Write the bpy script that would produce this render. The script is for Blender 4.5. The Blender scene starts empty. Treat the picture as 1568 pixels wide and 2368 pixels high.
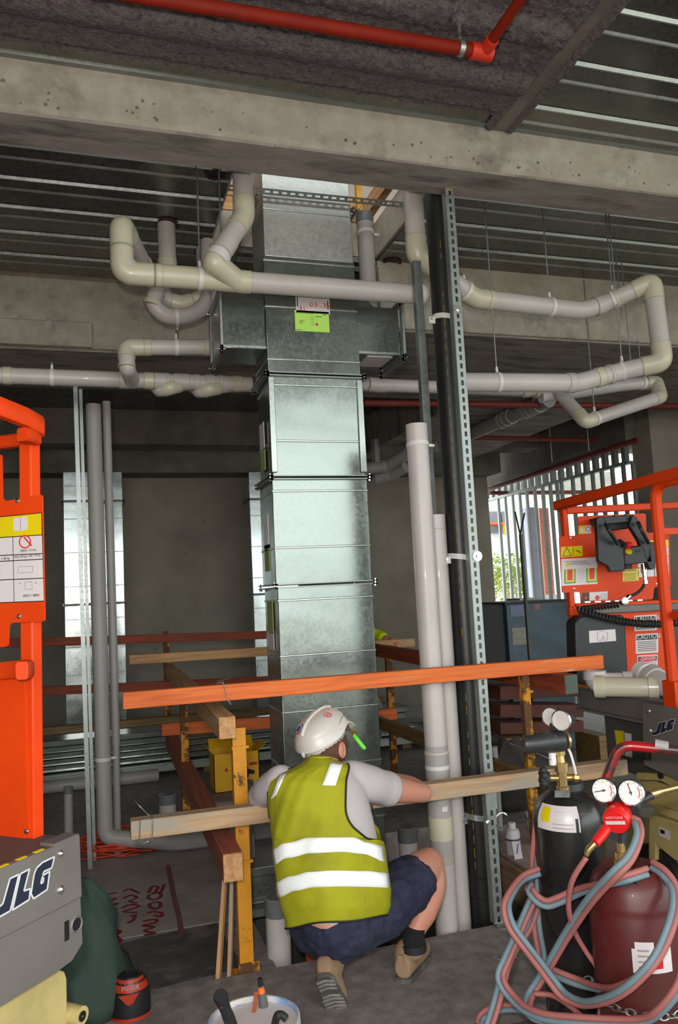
import bpy, bmesh, math, random
from mathutils import Vector, Matrix, noise
random.seed(7)
S = bpy.context.scene
COL = S.collection
V = Vector
# ------------------------------------------------------------------ camera
IW, IH, FPX = 1568.0, 2368.0, 1806.0
CAM = V((0, 0, 1.65)); YAW = math.radians(17.6); PIT = math.radians(6.0); ROL = 0.05
FW = V((math.sin(YAW)*math.cos(PIT), math.cos(YAW)*math.cos(PIT), math.sin(PIT)))
R0 = V((math.cos(YAW), -math.sin(YAW), 0)); U0 = R0.cross(FW)
RT = R0*math.cos(ROL) - U0*math.sin(ROL); UP = R0*math.sin(ROL) + U0*math.cos(ROL)
cd = bpy.data.cameras.new('camera'); co = bpy.data.objects.new('camera', cd); COL.objects.link(co)
m3 = Matrix((RT, UP, -FW)).transposed(); m4 = m3.to_4x4(); m4.translation = CAM; co.matrix_world = m4
cd.sensor_fit = 'VERTICAL'; cd.sensor_height = 36.0; cd.sensor_width = 36.0
cd.lens = FPX/IH*36.0; cd.clip_start = 0.05; cd.clip_end = 200
S.camera = co
# ------------------------------------------------------------------ world, lights, exposure
w = bpy.data.worlds.new('overcast_sky'); S.world = w; w.use_nodes = True
wn = w.node_tree; bg = wn.nodes['Background']
bg.inputs['Color'].default_value = (0.90, 0.99, 0.97, 1); bg.inputs['Strength'].default_value = 3.7
def lamp(name, kind, loc, energy, color=(1, 1, 1), size=0.1, rot=None, spot=None):
    l = bpy.data.lights.new(name, kind); l.energy = energy; l.color = color
    if kind == 'AREA': l.size = size
    else: l.shadow_soft_size = size
    if spot: l.spot_size = spot[0]; l.spot_blend = spot[1]
    o = bpy.data.objects.new(name, l); o.location = loc; COL.objects.link(o)
    if rot is not None: o.rotation_euler = rot
    return o
# the camera's own flash, above and left of the lens
fl = lamp('camera_flash', 'SPOT', CAM + UP*0.16 - RT*0.05 - FW*0.03, 205, (1.0, 0.92, 0.87), 0.035, spot=(math.radians(105), 0.6))
fl.rotation_euler = m3.to_euler()
S.view_settings.view_transform = 'Standard'; S.view_settings.look = 'None'
S.view_settings.exposure = 0.0; S.view_settings.gamma = 1.0; S.view_settings.use_curve_mapping = False
# ------------------------------------------------------------------ helpers
def ray(x, y): return FW + RT*((x-IW/2)/FPX) - UP*((y-IH/2)/FPX)
def PY(x, y, Y): d = ray(x, y); return CAM + d*((Y-CAM.y)/d.y)
def PX(x, y, X): d = ray(x, y); return CAM + d*((X-CAM.x)/d.x)
def PZ(x, y, Z): d = ray(x, y); return CAM + d*((Z-CAM.z)/d.z)
def PD(x, y, D): return CAM + ray(x, y)*D
X1, Y1, Z1 = V((1, 0, 0)), V((0, 1, 0)), V((0, 0, 1))
def s2l(v):
    v /= 255.0
    return v/12.92 if v <= 0.04045 else ((v+0.055)/1.055)**2.4
def c(r, g, b): return (s2l(r), s2l(g), s2l(b))
def perp(d):
    a = Z1 if abs(d.z) < 0.9 else X1
    u = a.cross(d).normalized(); return u, d.cross(u).normalized()
def fillet(pts, rad, seg=6):
    pts = [V(p) for p in pts]; out = [pts[0]]
    for i in range(1, len(pts)-1):
        r = rad[i-1] if isinstance(rad, (list, tuple)) else rad
        a, b, d = pts[i-1], pts[i], pts[i+1]
        u = (a-b); v = (d-b); lu, lv = u.length, v.length
        if lu < 1e-6 or lv < 1e-6: continue
        u /= lu; v /= lv; t = min(r, lu*0.49, lv*0.49)
        p0, p1 = b+u*t, b+v*t
        for k in range(seg+1):
            s = k/seg; out.append(p0*(1-s)*(1-s) + b*2*s*(1-s) + p1*s*s)
    out.append(pts[-1]); return out
def smooth_path(pts, n=8, closed=False):
    pts = [V(p) for p in pts]; out = []; N = len(pts)
    for i in range(N if closed else N-1):
        if closed: a, b, d, e = pts[i-1], pts[i], pts[(i+1) % N], pts[(i+2) % N]
        else: a, b, d, e = pts[max(i-1, 0)], pts[i], pts[i+1], pts[min(i+2, N-1)]
        for k in range(n):
            t = k/n
            out.append(0.5*((2*b)+(d-a)*t+(2*a-5*b+4*d-e)*t*t+(-a+3*b-3*d+e)*t*t*t))
    if not closed: out.append(pts[-1])
    return out
class MB:
    def __init__(s): s.v = []; s.f = []; s.m = []
    def add(s, vs, fs, mi=0):
        o = len(s.v); s.v += [V(p) for p in vs]; s.f += [tuple(i+o for i in f) for f in fs]; s.m += [mi]*len(fs); return s
    def obox(s, o, a, b, d, mi=0):          # centre and half axes
        o = V(o); vs = [o+a*i+b*j+d*k for k in (-1, 1) for j in (-1, 1) for i in (-1, 1)]
        return s.add(vs, [(0, 2, 3, 1), (4, 5, 7, 6), (0, 1, 5, 4), (2, 6, 7, 3), (0, 4, 6, 2), (1, 3, 7, 5)], mi)
    def box(s, x0, x1, y0, y1, z0, z1, mi=0):
        return s.obox(((x0+x1)/2, (y0+y1)/2, (z0+z1)/2), X1*((x1-x0)/2), Y1*((y1-y0)/2), Z1*((z1-z0)/2), mi)
    def bar(s, p, q, w, h, up=None, mi=0):
        p = V(p); q = V(q); d = (q-p); L = d.length; d /= L
        if up is None: up = Z1 if abs(d.z) < 0.95 else Y1
        u = up.cross(d).normalized(); n = d.cross(u)
        return s.obox((p+q)/2, d*(L/2), u*(w/2), n*(h/2), mi)
    def tube(s, path, r, n=14, cap=True, mi=0, closed=False):
        path = [V(p) for p in path]; N = len(path); rr = r if isinstance(r, (list, tuple)) else [r]*N
        u = None; vs = []
        for i in range(N):
            if closed: d = path[(i+1) % N]-path[i-1]
            else: d = path[min(i+1, N-1)]-path[max(i-1, 0)]
            if d.length < 1e-9: d = V((0, 0, 1))
            d.normalize()
            if u is None: u = perp(d)[0]
            else:
                u = u-d*u.dot(d)
                u = u.normalized() if u.length > 1e-6 else perp(d)[0]
            b = d.cross(u)
            for k in range(n):
                a = 2*math.pi*k/n; vs.append(path[i]+u*(math.cos(a)*rr[i])+b*(math.sin(a)*rr[i]))
        fs = [(i*n+k, i*n+(k+1) % n, (i+1)*n+(k+1) % n, (i+1)*n+k) for i in range(N-1) for k in range(n)]
        if closed: fs += [((N-1)*n+k, (N-1)*n+(k+1) % n, (k+1) % n, k) for k in range(n)]
        elif cap: fs += [tuple(range(n-1, -1, -1)), tuple((N-1)*n+k for k in range(n))]
        return s.add(vs, fs, mi)
    def cyl(s, p, q, r, n=18, mi=0, r2=None):
        return s.tube([p, q], [r, r if r2 is None else r2], n, True, mi)
    def lathe(s, prof, o, ax=Z1, n=28, mi=0, close=True):
        o = V(o); ax = V(ax).normalized(); u, b = perp(ax); vs = []; N = len(prof)
        for r, z in prof:
            for k in range(n):
                a = 2*math.pi*k/n; vs.append(o+ax*z+u*(math.cos(a)*r)+b*(math.sin(a)*r))
        fs = [(i*n+k, i*n+(k+1) % n, (i+1)*n+(k+1) % n, (i+1)*n+k) for i in range(N-1) for k in range(n)]
        if close:
            if prof[0][0] > 1e-4: fs.append(tuple(range(n-1, -1, -1)))
            if prof[-1][0] > 1e-4: fs.append(tuple((N-1)*n+k for k in range(n)))
        return s.add(vs, fs, mi)
    def prism(s, poly, o, ux, uy, t, mi=0):   # polygon in the ux,uy plane, extruded by vector t
        o = V(o); n = len(poly); A = [o+ux*a+uy*b for a, b in poly]; B = [p+t for p in A]
        fs = [tuple(range(n-1, -1, -1)), tuple(range(n, 2*n))]+[(i, (i+1) % n, n+(i+1) % n, n+i) for i in range(n)]
        return s.add(A+B, fs, mi)
    def loft(s, rings, mi=0, cap=True, closed=True):
        n = len(rings[0]); vs = [p for r in rings for p in r]; N = len(rings)
        kk = n if closed else n-1
        fs = [(i*n+k, i*n+(k+1) % n, (i+1)*n+(k+1) % n, (i+1)*n+k) for i in range(N-1) for k in range(kk)]
        if cap and closed: fs += [tuple(range(n-1, -1, -1)), tuple((N-1)*n+k for k in range(n))]
        return s.add(vs, fs, mi)
    def ball(s, o, r, n=14, mi=0, sc=(1, 1, 1), ax=None):
        rg = []; m = max(6, n//2)
        A = ax or (X1, Y1, Z1); o = V(o)
        for i in range(m+1):
            t = math.pi*i/m; z = -math.cos(t); q = max(math.sin(t), 0.02)
            rg.append([o+A[0]*(math.cos(2*math.pi*k/n)*q*r*sc[0])+A[1]*(math.sin(2*math.pi*k/n)*q*r*sc[1])+A[2]*(z*r*sc[2]) for k in range(n)])
        return s.loft(rg, mi)
    def text(s, txt, size, o, ux, uy, mi=0, depth=0.0006, align='LEFT', sx=1.0):
        cu = bpy.data.curves.new('t', 'FONT'); cu.body = txt; cu.size = size; cu.align_x = align; cu.resolution_u = 3
        ob = bpy.data.objects.new('t', cu); me = ob.to_mesh()
        vs = [V(o)+ux*(v.co.x*sx)+uy*v.co.y+ux.cross(uy)*depth for v in me.vertices]; fs = [tuple(p.vertices) for p in me.polygons]
        ob.to_mesh_clear(); bpy.data.objects.remove(ob); bpy.data.curves.remove(cu)
        if fs: s.add(vs, fs, mi)
        return s
    def islands(s):
        par = list(range(len(s.v)))
        def fd(i):
            while par[i] != i: par[i] = par[par[i]]; i = par[i]
            return i
        for f in s.f:
            for k in f[1:]: par[fd(k)] = fd(f[0])
        G = {}
        for i, f in enumerate(s.f): G.setdefault(fd(f[0]), []).append(i)
        out = []
        for fi in G.values():
            n = MB(); mp_ = {}
            for i in fi:
                for k in s.f[i]:
                    if k not in mp_: mp_[k] = len(n.v); n.v.append(s.v[k])
                n.f.append(tuple(mp_[k] for k in s.f[i])); n.m.append(s.m[i])
            out.append(n)
        return out
    def build_each(s, name, mat, parent, **kw): return [n.build(name, mat, parent, **kw) for n in s.islands()]
    def build(s, name, mat, parent=None, loc=None, ang=35, bevel=0, bseg=2, flat=False, keep=False):
        org = V((0, 0, 0))
        if parent is not None: org = V(parent.get('_org', (0, 0, 0)))
        elif loc is not None: org = V(loc)
        elif s.v and not keep:
            xs = [p.x for p in s.v]; ys = [p.y for p in s.v]; zs = [p.z for p in s.v]
            org = V(((min(xs)+max(xs))/2, (min(ys)+max(ys))/2, min(zs)))
        me = bpy.data.meshes.new(name); me.from_pydata([p-org for p in s.v], [], s.f)
        mats = mat if isinstance(mat, (list, tuple)) else [mat]
        for m in mats: me.materials.append(m)
        me.polygons.foreach_set('material_index', s.m)
        b = bmesh.new(); b.from_mesh(me); bmesh.ops.recalc_face_normals(b, faces=b.faces); b.to_mesh(me); b.free()
        if not flat:
            me.polygons.foreach_set('use_smooth', [True]*len(me.polygons)); me.set_sharp_from_angle(angle=math.radians(ang))
        o = bpy.data.objects.new(name, me); COL.objects.link(o)
        if parent is not None: o.parent = parent
        else: o.location = org
        o['_org'] = org[:]
        if bevel:
            bm = o.modifiers.new('bevel', 'BEVEL'); bm.width = bevel; bm.segments = bseg; bm.limit_method = 'ANGLE'; bm.angle_limit = math.radians(50)
        return o
def tag(o, label=None, cat=None, group=None, kind=None):
    if label: o['label'] = label
    if cat: o['category'] = cat
    if group: o['group'] = group
    if kind: o['kind'] = kind
    return o
def thing(name, loc, label, cat, group=None):
    o = bpy.data.objects.new(name, None); COL.objects.link(o); o.location = loc; o['_org'] = V(loc)[:]
    o.empty_display_size = 0.1
    return tag(o, label, cat, group)
def copy_tree(o, parent=None):
    n = o.copy(); COL.objects.link(n)
    if parent is not None: n.parent = parent
    for ch in [x for x in COL.objects if x.parent == o]: copy_tree(ch, n)
    return n
# ------------------------------------------------------------------ materials
MATS = {}
def mat(name, base, rough=0.6, metal=0.0, var=0.12, scale=6.0, bump=0.0, bscale=60.0, stretch=(1, 1, 1), second=None, cov=0.5, sharp=0.15,
        coat=0.0, spec=0.5, emit=0.0, trans=0.0, detail=5.0, rvar=0.0, second_rough=None, alpha=1.0, sss=0.0, third=None, tscale=2.0, tcov=0.35):
    m = bpy.data.materials.new(name); m.use_nodes = True; nt = m.node_tree; N = nt.nodes; L = nt.links
    b = N['Principled BSDF']; b.inputs['Roughness'].default_value = rough; b.inputs['Metallic'].default_value = metal
    b.inputs['Specular IOR Level'].default_value = spec; b.inputs['Coat Weight'].default_value = coat
    b.inputs['Transmission Weight'].default_value = trans; b.inputs['Alpha'].default_value = alpha
    if sss: b.inputs['Subsurface Weight'].default_value = sss; b.inputs['Subsurface Radius'].default_value = (0.02, 0.008, 0.005)
    if emit: b.inputs['Emission Color'].default_value = base+(1,); b.inputs['Emission Strength'].default_value = emit
    tc = N.new('ShaderNodeTexCoord'); mp = N.new('ShaderNodeMapping'); L.new(tc.outputs['Object'], mp.inputs['Vector']); mp.inputs['Scale'].default_value = stretch
    nz = N.new('ShaderNodeTexNoise'); nz.inputs['Scale'].default_value = scale; nz.inputs['Detail'].default_value = detail; nz.inputs['Roughness'].default_value = 0.6
    L.new(mp.outputs[0], nz.inputs['Vector'])
    r = N.new('ShaderNodeValToRGB'); L.new(nz.outputs['Fac'], r.inputs[0])
    lo = tuple(max(0, x*(1-var)) for x in base); hi = tuple(min(1, x*(1+var)) for x in base)
    r.color_ramp.elements[0].position = 0.3; r.color_ramp.elements[1].position = 0.7
    r.color_ramp.elements[0].color = lo+(1,); r.color_ramp.elements[1].color = hi+(1,)
    out = r.outputs[0]
    def layer(out, col, sc, cov, sh, off):
        n2 = N.new('ShaderNodeTexNoise'); n2.inputs['Scale'].default_value = sc; n2.inputs['Detail'].default_value = 7; n2.inputs['Roughness'].default_value = 0.65
        mo = N.new('ShaderNodeVectorMath'); mo.operation = 'ADD'; mo.inputs[1].default_value = (off, off*1.7, off*0.3); L.new(mp.outputs[0], mo.inputs[0]); L.new(mo.outputs[0], n2.inputs['Vector'])
        r2 = N.new('ShaderNodeValToRGB'); L.new(n2.outputs['Fac'], r2.inputs[0])
        t = 0.72-0.44*cov
        r2.color_ramp.elements[0].position = max(0, t-sh/2); r2.color_ramp.elements[1].position = min(1, t+sh/2)
        mx = N.new('ShaderNodeMix'); mx.data_type = 'RGBA'; L.new(r2.outputs[0], mx.inputs[0]); L.new(out, mx.inputs[6]); mx.inputs[7].default_value = tuple(col)+(1,)
        return mx.outputs[2], r2.outputs[0]
    if second is not None:
        out, fac = layer(out, second, scale*0.8, cov, sharp, 3.1)
        if second_rough is not None:
            mr = N.new('ShaderNodeMix'); L.new(fac, mr.inputs[0]); mr.inputs[2].default_value = rough; mr.inputs[3].default_value = second_rough; L.new(mr.outputs[0], b.inputs['Roughness'])
    if third is not None: out, _ = layer(out, third, tscale, tcov, 0.4, 9.7)
    L.new(out, b.inputs['Base Color'])
    if bump:
        n3 = N.new('ShaderNodeTexNoise'); n3.inputs['Scale'].default_value = bscale; n3.inputs['Detail'].default_value = 4; L.new(mp.outputs[0], n3.inputs['Vector'])
        bp = N.new('ShaderNodeBump'); bp.inputs['Strength'].default_value = bump; bp.inputs['Distance'].default_value = 0.01; L.new(n3.outputs['Fac'], bp.inputs['Height']); L.new(bp.outputs[0], b.inputs['Normal'])
    if rvar:
        mr = N.new('ShaderNodeMapRange'); L.new(nz.outputs['Fac'], mr.inputs[0]); mr.inputs[1].default_value = 0.3; mr.inputs[2].default_value = 0.7
        mr.inputs[3].default_value = max(0.02, rough-rvar); mr.inputs[4].default_value = min(1, rough+rvar); L.new(mr.outputs[0], b.inputs['Roughness'])
    MATS[name] = m; return m
def galv(name, base, rough, spangle=0.12, wave=0.15, metal=0.88):
    m = bpy.data.materials.new(name); m.use_nodes = True; nt = m.node_tree; N = nt.nodes; L = nt.links
    b = N['Principled BSDF']; b.inputs['Metallic'].default_value = metal
    tc = N.new('ShaderNodeTexCoord'); vo = N.new('ShaderNodeTexVoronoi'); vo.inputs['Scale'].default_value = 70; L.new(tc.outputs['Object'], vo.inputs['Vector'])
    nz = N.new('ShaderNodeTexNoise'); nz.inputs['Scale'].default_value = 3; nz.inputs['Detail'].default_value = 6; L.new(tc.outputs['Object'], nz.inputs['Vector'])
    sp = N.new('ShaderNodeSeparateColor'); L.new(vo.outputs['Color'], sp.inputs[0])
    ad = N.new('ShaderNodeMath'); ad.operation = 'MULTIPLY_ADD'; L.new(sp.outputs[0], ad.inputs[0]); ad.inputs[1].default_value = 0.35; L.new(nz.outputs['Fac'], ad.inputs[2])
    mr = N.new('ShaderNodeMapRange'); L.new(ad.outputs[0], mr.inputs[0]); mr.inputs[1].default_value = 0.35; mr.inputs[2].default_value = 1.0
    mr.inputs[3].default_value = rough-spangle*0.5; mr.inputs[4].default_value = rough+spangle; L.new(mr.outputs[0], b.inputs['Roughness'])
    r = N.new('ShaderNodeValToRGB'); L.new(ad.outputs[0], r.inputs[0]); r.color_ramp.elements[0].position = 0.3; r.color_ramp.elements[1].position = 1.0
    r.color_ramp.elements[0].color = tuple(x*0.82 for x in base)+(1,); r.color_ramp.elements[1].color = tuple(min(1, x*1.12) for x in base)+(1,)
    L.new(r.outputs[0], b.inputs['Base Color'])
    n2 = N.new('ShaderNodeTexNoise'); n2.inputs['Scale'].default_value = 3.2; n2.inputs['Detail'].default_value = 1.5; L.new(tc.outputs['Object'], n2.inputs['Vector'])
    bp = N.new('ShaderNodeBump'); bp.inputs['Strength'].default_value = wave; bp.inputs['Distance'].default_value = 0.05; L.new(n2.outputs['Fac'], bp.inputs['Height']); L.new(bp.outputs[0], b.inputs['Normal'])
    MATS[name] = m; return m
def wood(name, base, dark, paint=None, pcov=0.5, rough=0.7):
    m = bpy.data.materials.new(name); m.use_nodes = True; nt = m.node_tree; N = nt.nodes; L = nt.links
    b = N['Principled BSDF']; b.inputs['Roughness'].default_value = rough
    tc = N.new('ShaderNodeTexCoord'); oi = N.new('ShaderNodeObjectInfo')
    of = N.new('ShaderNodeVectorMath'); of.operation = 'ADD'; L.new(tc.outputs['Object'], of.inputs[0]); L.new(oi.outputs['Random'], of.inputs[1])
    mp = N.new('ShaderNodeMapping'); mp.inputs['Scale'].default_value = (1.2, 22, 22); L.new(of.outputs[0], mp.inputs['Vector'])
    nz = N.new('ShaderNodeTexNoise'); nz.inputs['Scale'].default_value = 2.2; nz.inputs['Detail'].default_value = 6; nz.inputs['Distortion'].default_value = 0.6; L.new(mp.outputs[0], nz.inputs['Vector'])
    r = N.new('ShaderNodeValToRGB'); L.new(nz.outputs['Fac'], r.inputs[0]); r.color_ramp.elements[0].position = 0.32; r.color_ramp.elements[1].position = 0.6
    r.color_ramp.elements[0].color = tuple(dark)+(1,); r.color_ramp.elements[1].color = tuple(base)+(1,); out = r.outputs[0]
    if paint is not None:
        m2 = N.new('ShaderNodeMapping'); m2.inputs['Scale'].default_value = (1.5, 9, 9); L.new(of.outputs[0], m2.inputs['Vector'])
        n2 = N.new('ShaderNodeTexNoise'); n2.inputs['Scale'].default_value = 1.6; n2.inputs['Detail'].default_value = 9; n2.inputs['Roughness'].default_value = 0.7; L.new(m2.outputs[0], n2.inputs['Vector'])
        r2 = N.new('ShaderNodeValToRGB'); L.new(n2.outputs['Fac'], r2.inputs[0]); t = 0.75-0.5*pcov
        r2.color_ramp.elements[0].position = max(0, t-0.06); r2.color_ramp.elements[1].position = min(1, t+0.06)
        mx = N.new('ShaderNodeMix'); mx.data_type = 'RGBA'; L.new(r2.outputs[0], mx.inputs[0]); L.new(out, mx.inputs[6]); mx.inputs[7].default_value = tuple(paint)+(1,); out = mx.outputs[2]
    L.new(out, b.inputs['Base Color'])
    bp = N.new('ShaderNodeBump'); bp.inputs['Strength'].default_value = 0.25; bp.inputs['Distance'].default_value = 0.004; L.new(nz.outputs['Fac'], bp.inputs['Height']); L.new(bp.outputs[0], b.inputs['Normal'])
    MATS[name] = m; return m
M = MATS
mat('concrete', c(156, 146, 133), 0.85, var=0.14, scale=3, bump=0.25, bscale=45, second=c(112, 106, 98), cov=0.22, third=c(180, 172, 160), tscale=9, tcov=0.25)
mat('concrete_floor', c(124, 114, 111), 0.75, var=0.16, scale=2.2, bump=0.15, bscale=60, second=c(112, 104, 101), cov=0.35, sharp=0.3, third=c(160, 153, 150), tscale=14, tcov=0.25)
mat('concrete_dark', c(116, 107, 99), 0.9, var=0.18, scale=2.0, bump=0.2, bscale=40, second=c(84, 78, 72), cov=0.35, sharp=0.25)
mat('concrete_soffit', c(142, 132, 125), 0.85, var=0.22, scale=3.0, bump=0.25, bscale=30, stretch=(1, 4, 1), second=c(88, 82, 78), cov=0.3, sharp=0.2)
mat('wall_concrete', c(146, 136, 124), 0.9, var=0.12, scale=1.2, bump=0.12, bscale=30, second=c(116, 108, 97), cov=0.3, sharp=0.35)
mat('spray', c(102, 92, 92), 0.98, var=0.25, scale=50, bump=1.0, bscale=110, second=c(70, 64, 66), cov=0.3)
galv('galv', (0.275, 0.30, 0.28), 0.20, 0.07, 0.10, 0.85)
galv('galv_top_lit', (0.46, 0.46, 0.44), 0.34, 0.12, 0.10, 0.6)  # same duct metal, lighter: daylight from above is put into the colour
galv('galv_far_lit', (0.62, 0.66, 0.66), 0.2, 0.08, 0.08, 0.9)  # same metal, lighter: bright reflections on the back ducts put into the colour
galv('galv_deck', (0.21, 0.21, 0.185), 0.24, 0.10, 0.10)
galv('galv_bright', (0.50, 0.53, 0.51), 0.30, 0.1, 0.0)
galv('galv_dull', (0.33, 0.35, 0.34), 0.42, 0.12, 0.05)
mat('steel_dark', c(60, 60, 58), 0.45, 0.8)
mat('chrome', (0.75, 0.76, 0.78), 0.16, 1.0, var=0.05)
mat('pvc', c(190, 180, 177), 0.42, var=0.04, scale=3, coat=0.1, second=c(172, 163, 158), cov=0.15, sharp=0.4)
mat('pvc_cream', c(192, 184, 162), 0.33, var=0.03, scale=3, coat=0.15)
mat('pvc_grey', c(158, 152, 149), 0.5, var=0.05, scale=4)
mat('pvc_joint', c(166, 160, 146), 0.6, var=0.05)
mat('tape_grey', c(105, 106, 108), 0.4, var=0.15, scale=20)
mat('clamp_white', c(210, 204, 202), 0.4, var=0.03)
mat('hdpe', c(26, 25, 25), 0.42, var=0.15, scale=5, second=c(40, 38, 37), cov=0.12)
mat('yellow_print', c(150, 128, 24), 0.6)
mat('lime_faded', c(150, 160, 96), 0.6, var=0.1)
mat('timber_stock', c(92, 50, 42), 0.8, var=0.2)
mat('orange', c(214, 62, 6), 0.5, var=0.05, scale=3, spec=0.3, second=c(192, 52, 5), cov=0.2, sharp=0.4)
mat('orange_worn', c(206, 58, 6), 0.5, var=0.08, scale=8, spec=0.3, second=c(185, 60, 20), cov=0.22)
mat('lift_grey', c(104, 99, 95), 0.5, var=0.08, scale=4, bump=0.05, second=c(98, 90, 86), cov=0.3, sharp=0.35)
mat('lift_dark', c(74, 72, 68), 0.6, var=0.1)
mat('lift_tan', c(178, 160, 104), 0.5, var=0.07, scale=4, second=c(140, 122, 80), cov=0.2, sharp=0.3)
mat('logo_dark', c(32, 38, 56), 0.4, var=0.03)
mat('logo_white', c(200, 198, 202), 0.4, var=0.03)
mat('decal_white', c(206, 196, 198), 0.35, var=0.03)
mat('decal_yellow', c(212, 188, 8), 0.35, var=0.03)
mat('decal_red', c(205, 30, 40), 0.35, var=0.03)
mat('decal_green', c(40, 140, 70), 0.35, var=0.03)
mat('decal_black', c(26, 26, 28), 0.4, var=0.03)
mat('decal_grey', c(150, 148, 150), 0.4, var=0.03)
mat('lime', c(176, 222, 96), 0.5, var=0.04)
mat('red_pipe', c(124, 28, 10), 0.65, spec=0.2, var=0.12, scale=14, second=c(112, 30, 18), cov=0.3)
mat('red_pipe_dark', c(120, 40, 34), 0.6, var=0.1)
wood('lvl_orange', c(214, 106, 42), c(182, 80, 28), paint=c(190, 150, 118), pcov=0.16)
wood('timber_pale', c(196, 150, 102), c(158, 112, 72), paint=c(176, 160, 142), pcov=0.25)
wood('timber_grey', c(188, 152, 116), c(146, 112, 82), paint=c(158, 146, 132), pcov=0.4)
wood('timber_red', c(160, 84, 60), c(122, 62, 46), paint=c(150, 96, 76), pcov=0.3)
wood('timber_darkred', c(150, 66, 38), c(112, 46, 28), paint=c(120, 60, 44), pcov=0.2)
wood('timber_brown', c(138, 108, 66), c(100, 78, 50))
wood('plywood', c(176, 144, 118), c(146, 112, 88), paint=c(170, 160, 156), pcov=0.3)
mat('yellow_paint', c(206, 136, 12), 0.55, var=0.08, scale=20, second=c(96, 66, 36), cov=0.2, sharp=0.06, bump=0.1, second_rough=0.85)
mat('yellow_rust', c(196, 130, 18), 0.6, var=0.12, scale=14, second=c(92, 60, 34), cov=0.55, sharp=0.06, bump=0.15, second_rough=0.9)
mat('black_plastic', c(32, 33, 35), 0.5, var=0.1, bump=0.03)
mat('rubber', c(30, 30, 32), 0.65, var=0.1)
mat('brass', (0.62, 0.44, 0.2), 0.3, 0.9, var=0.15, scale=15)
mat('glass_dial', (0.68, 0.66, 0.66), 0.25, var=0.02)
# ================================================================== STRUCTURE
OX0, OX1, OY0, OY1 = 0.76, 2.40, 3.645, 5.30       # floor opening
CX0, CX1, CY1 = 0.80, 1.99, 5.10                  # slab opening above
ZC = 4.05; YB = 10.8
def st(o): o['kind'] = 'structure'; return o
# floor, the part beyond the pour joint lies 2 cm lower
b = MB(); b.box(-4, 9, -3, OY0-0.005, -0.25, 0)
floor = st(b.build('floor', M['concrete_floor']))
b = MB(); b.box(-4, OX0, OY0, 13, -0.25, -0.015).box(OX1, 9, OY0, 13, -0.25, -0.015).box(OX0, OX1, OY1, 13, -0.25, -0.015)
b.build('slab', M['concrete_floor'], floor)
b = MB(); b.prism([(0, 0), (0.36, 0.02), (0.40, -0.52), (-0.55, -0.62), (-0.5, -0.1)], (0.22, 4.25, -0.0145), X1, Y1, V((0, 0, 0.002)))
b.build('damp_patch', mat('damp', c(74, 70, 68), 0.5, var=0.3, scale=9, second=c(110, 104, 100), cov=0.35), floor)
b = MB(); b.box(-1.2, 0.74, 4.28, 5.62, -0.0145, -0.010)
tb = b.build('cover_board', mat('board_grey', c(154, 144, 140), 0.75, var=0.14, scale=5, second=c(124, 115, 111), cov=0.3, sharp=0.3), None, bevel=0.002)
tag(tb, 'grey sheet with red sprayed writing lying on floor left of the opening', 'floor board')
# red marker scrawl on the sheet
b = MB(); random.seed(3)
def zz(x, y): return PZ(x, y, -0.0095)
def scrawl(pts, wd=0.018):
    P = [zz(x, y) for x, y in pts]
    P = smooth_path(P, 5); L = []
    for i, p in enumerate(P):
        d = (P[min(i+1, len(P)-1)]-P[max(i-1, 0)]); d.normalize(); n = V((-d.y, d.x, 0)); L += [p-n*wd*0.5, p+n*wd*0.5]
    b.add(L, [(2*i, 2*i+1, 2*i+3, 2*i+2) for i in range(len(P)-1)])
for g in ([(344, 2065), (352, 2050), (366, 2052), (358, 2064), (372, 2062), (380, 2044)], [(345, 2068), (343, 2076), (352, 2080), (366, 2078), (373, 2068), (362, 2064), (350, 2068)],
          [(348, 2088), (346, 2096), (360, 2102), (372, 2094), (366, 2086), (352, 2088)], [(340, 2112), (356, 2108), (374, 2112), (372, 2120), (356, 2116)], [(330, 2130), (360, 2126), (358, 2134), (332, 2140), (356, 2144), (334, 2152), (358, 2158), (334, 2162)],
          [(285, 2062), (300, 2056), (322, 2066)], [(286, 2078), (302, 2070), (316, 2076), (300, 2084), (318, 2088)], [(282, 2100), (300, 2092), (322, 2096), (286, 2108), (318, 2110)], [(300, 2120), (312, 2116), (308, 2128), (294, 2134)],
          [(238, 2070), (270, 2064)], [(238, 2080), (268, 2078), (240, 2090), (272, 2090), (238, 2102), (270, 2102), (242, 2112), (262, 2118)], [(250, 2122), (246, 2136)],
          [(262, 2150), (278, 2154), (268, 2164), (280, 2174)], [(248, 2178), (266, 2172), (280, 2176), (262, 2184)]):
    scrawl(g, 0.022)
b.build('writing', mat('red_marker', c(128, 30, 38), 0.7, var=0.2, scale=30, second=c(104, 66, 66), cov=0.35), tb)
b = MB(); scrawl([(388, 2000), (396, 2040), (404, 2080), (414, 2120), (420, 2165)], 0.03)
b.build('chalk_line', mat('red_chalk', c(112, 70, 70), 0.8), tb)
b = MB()
for x0, x1, y0, y1 in ((OX0-0.1, OX0-0.0, OY0, OY1), (OX1, OX1+0.1, OY0, OY1), (OX0-0.1, OX1+0.1, OY1, OY1+0.1), (OX0-0.1, OX1+0.1, OY0-0.1, OY0-0.004)): b.box(x0, x1, y0, y1, -3.2, -0.25)
b.box(OX0-0.1, OX1+0.1, OY0-0.1, OY1+0.1, -3.3, -3.2); st(b.build('shaft_wall', M['concrete_dark']))
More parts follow.
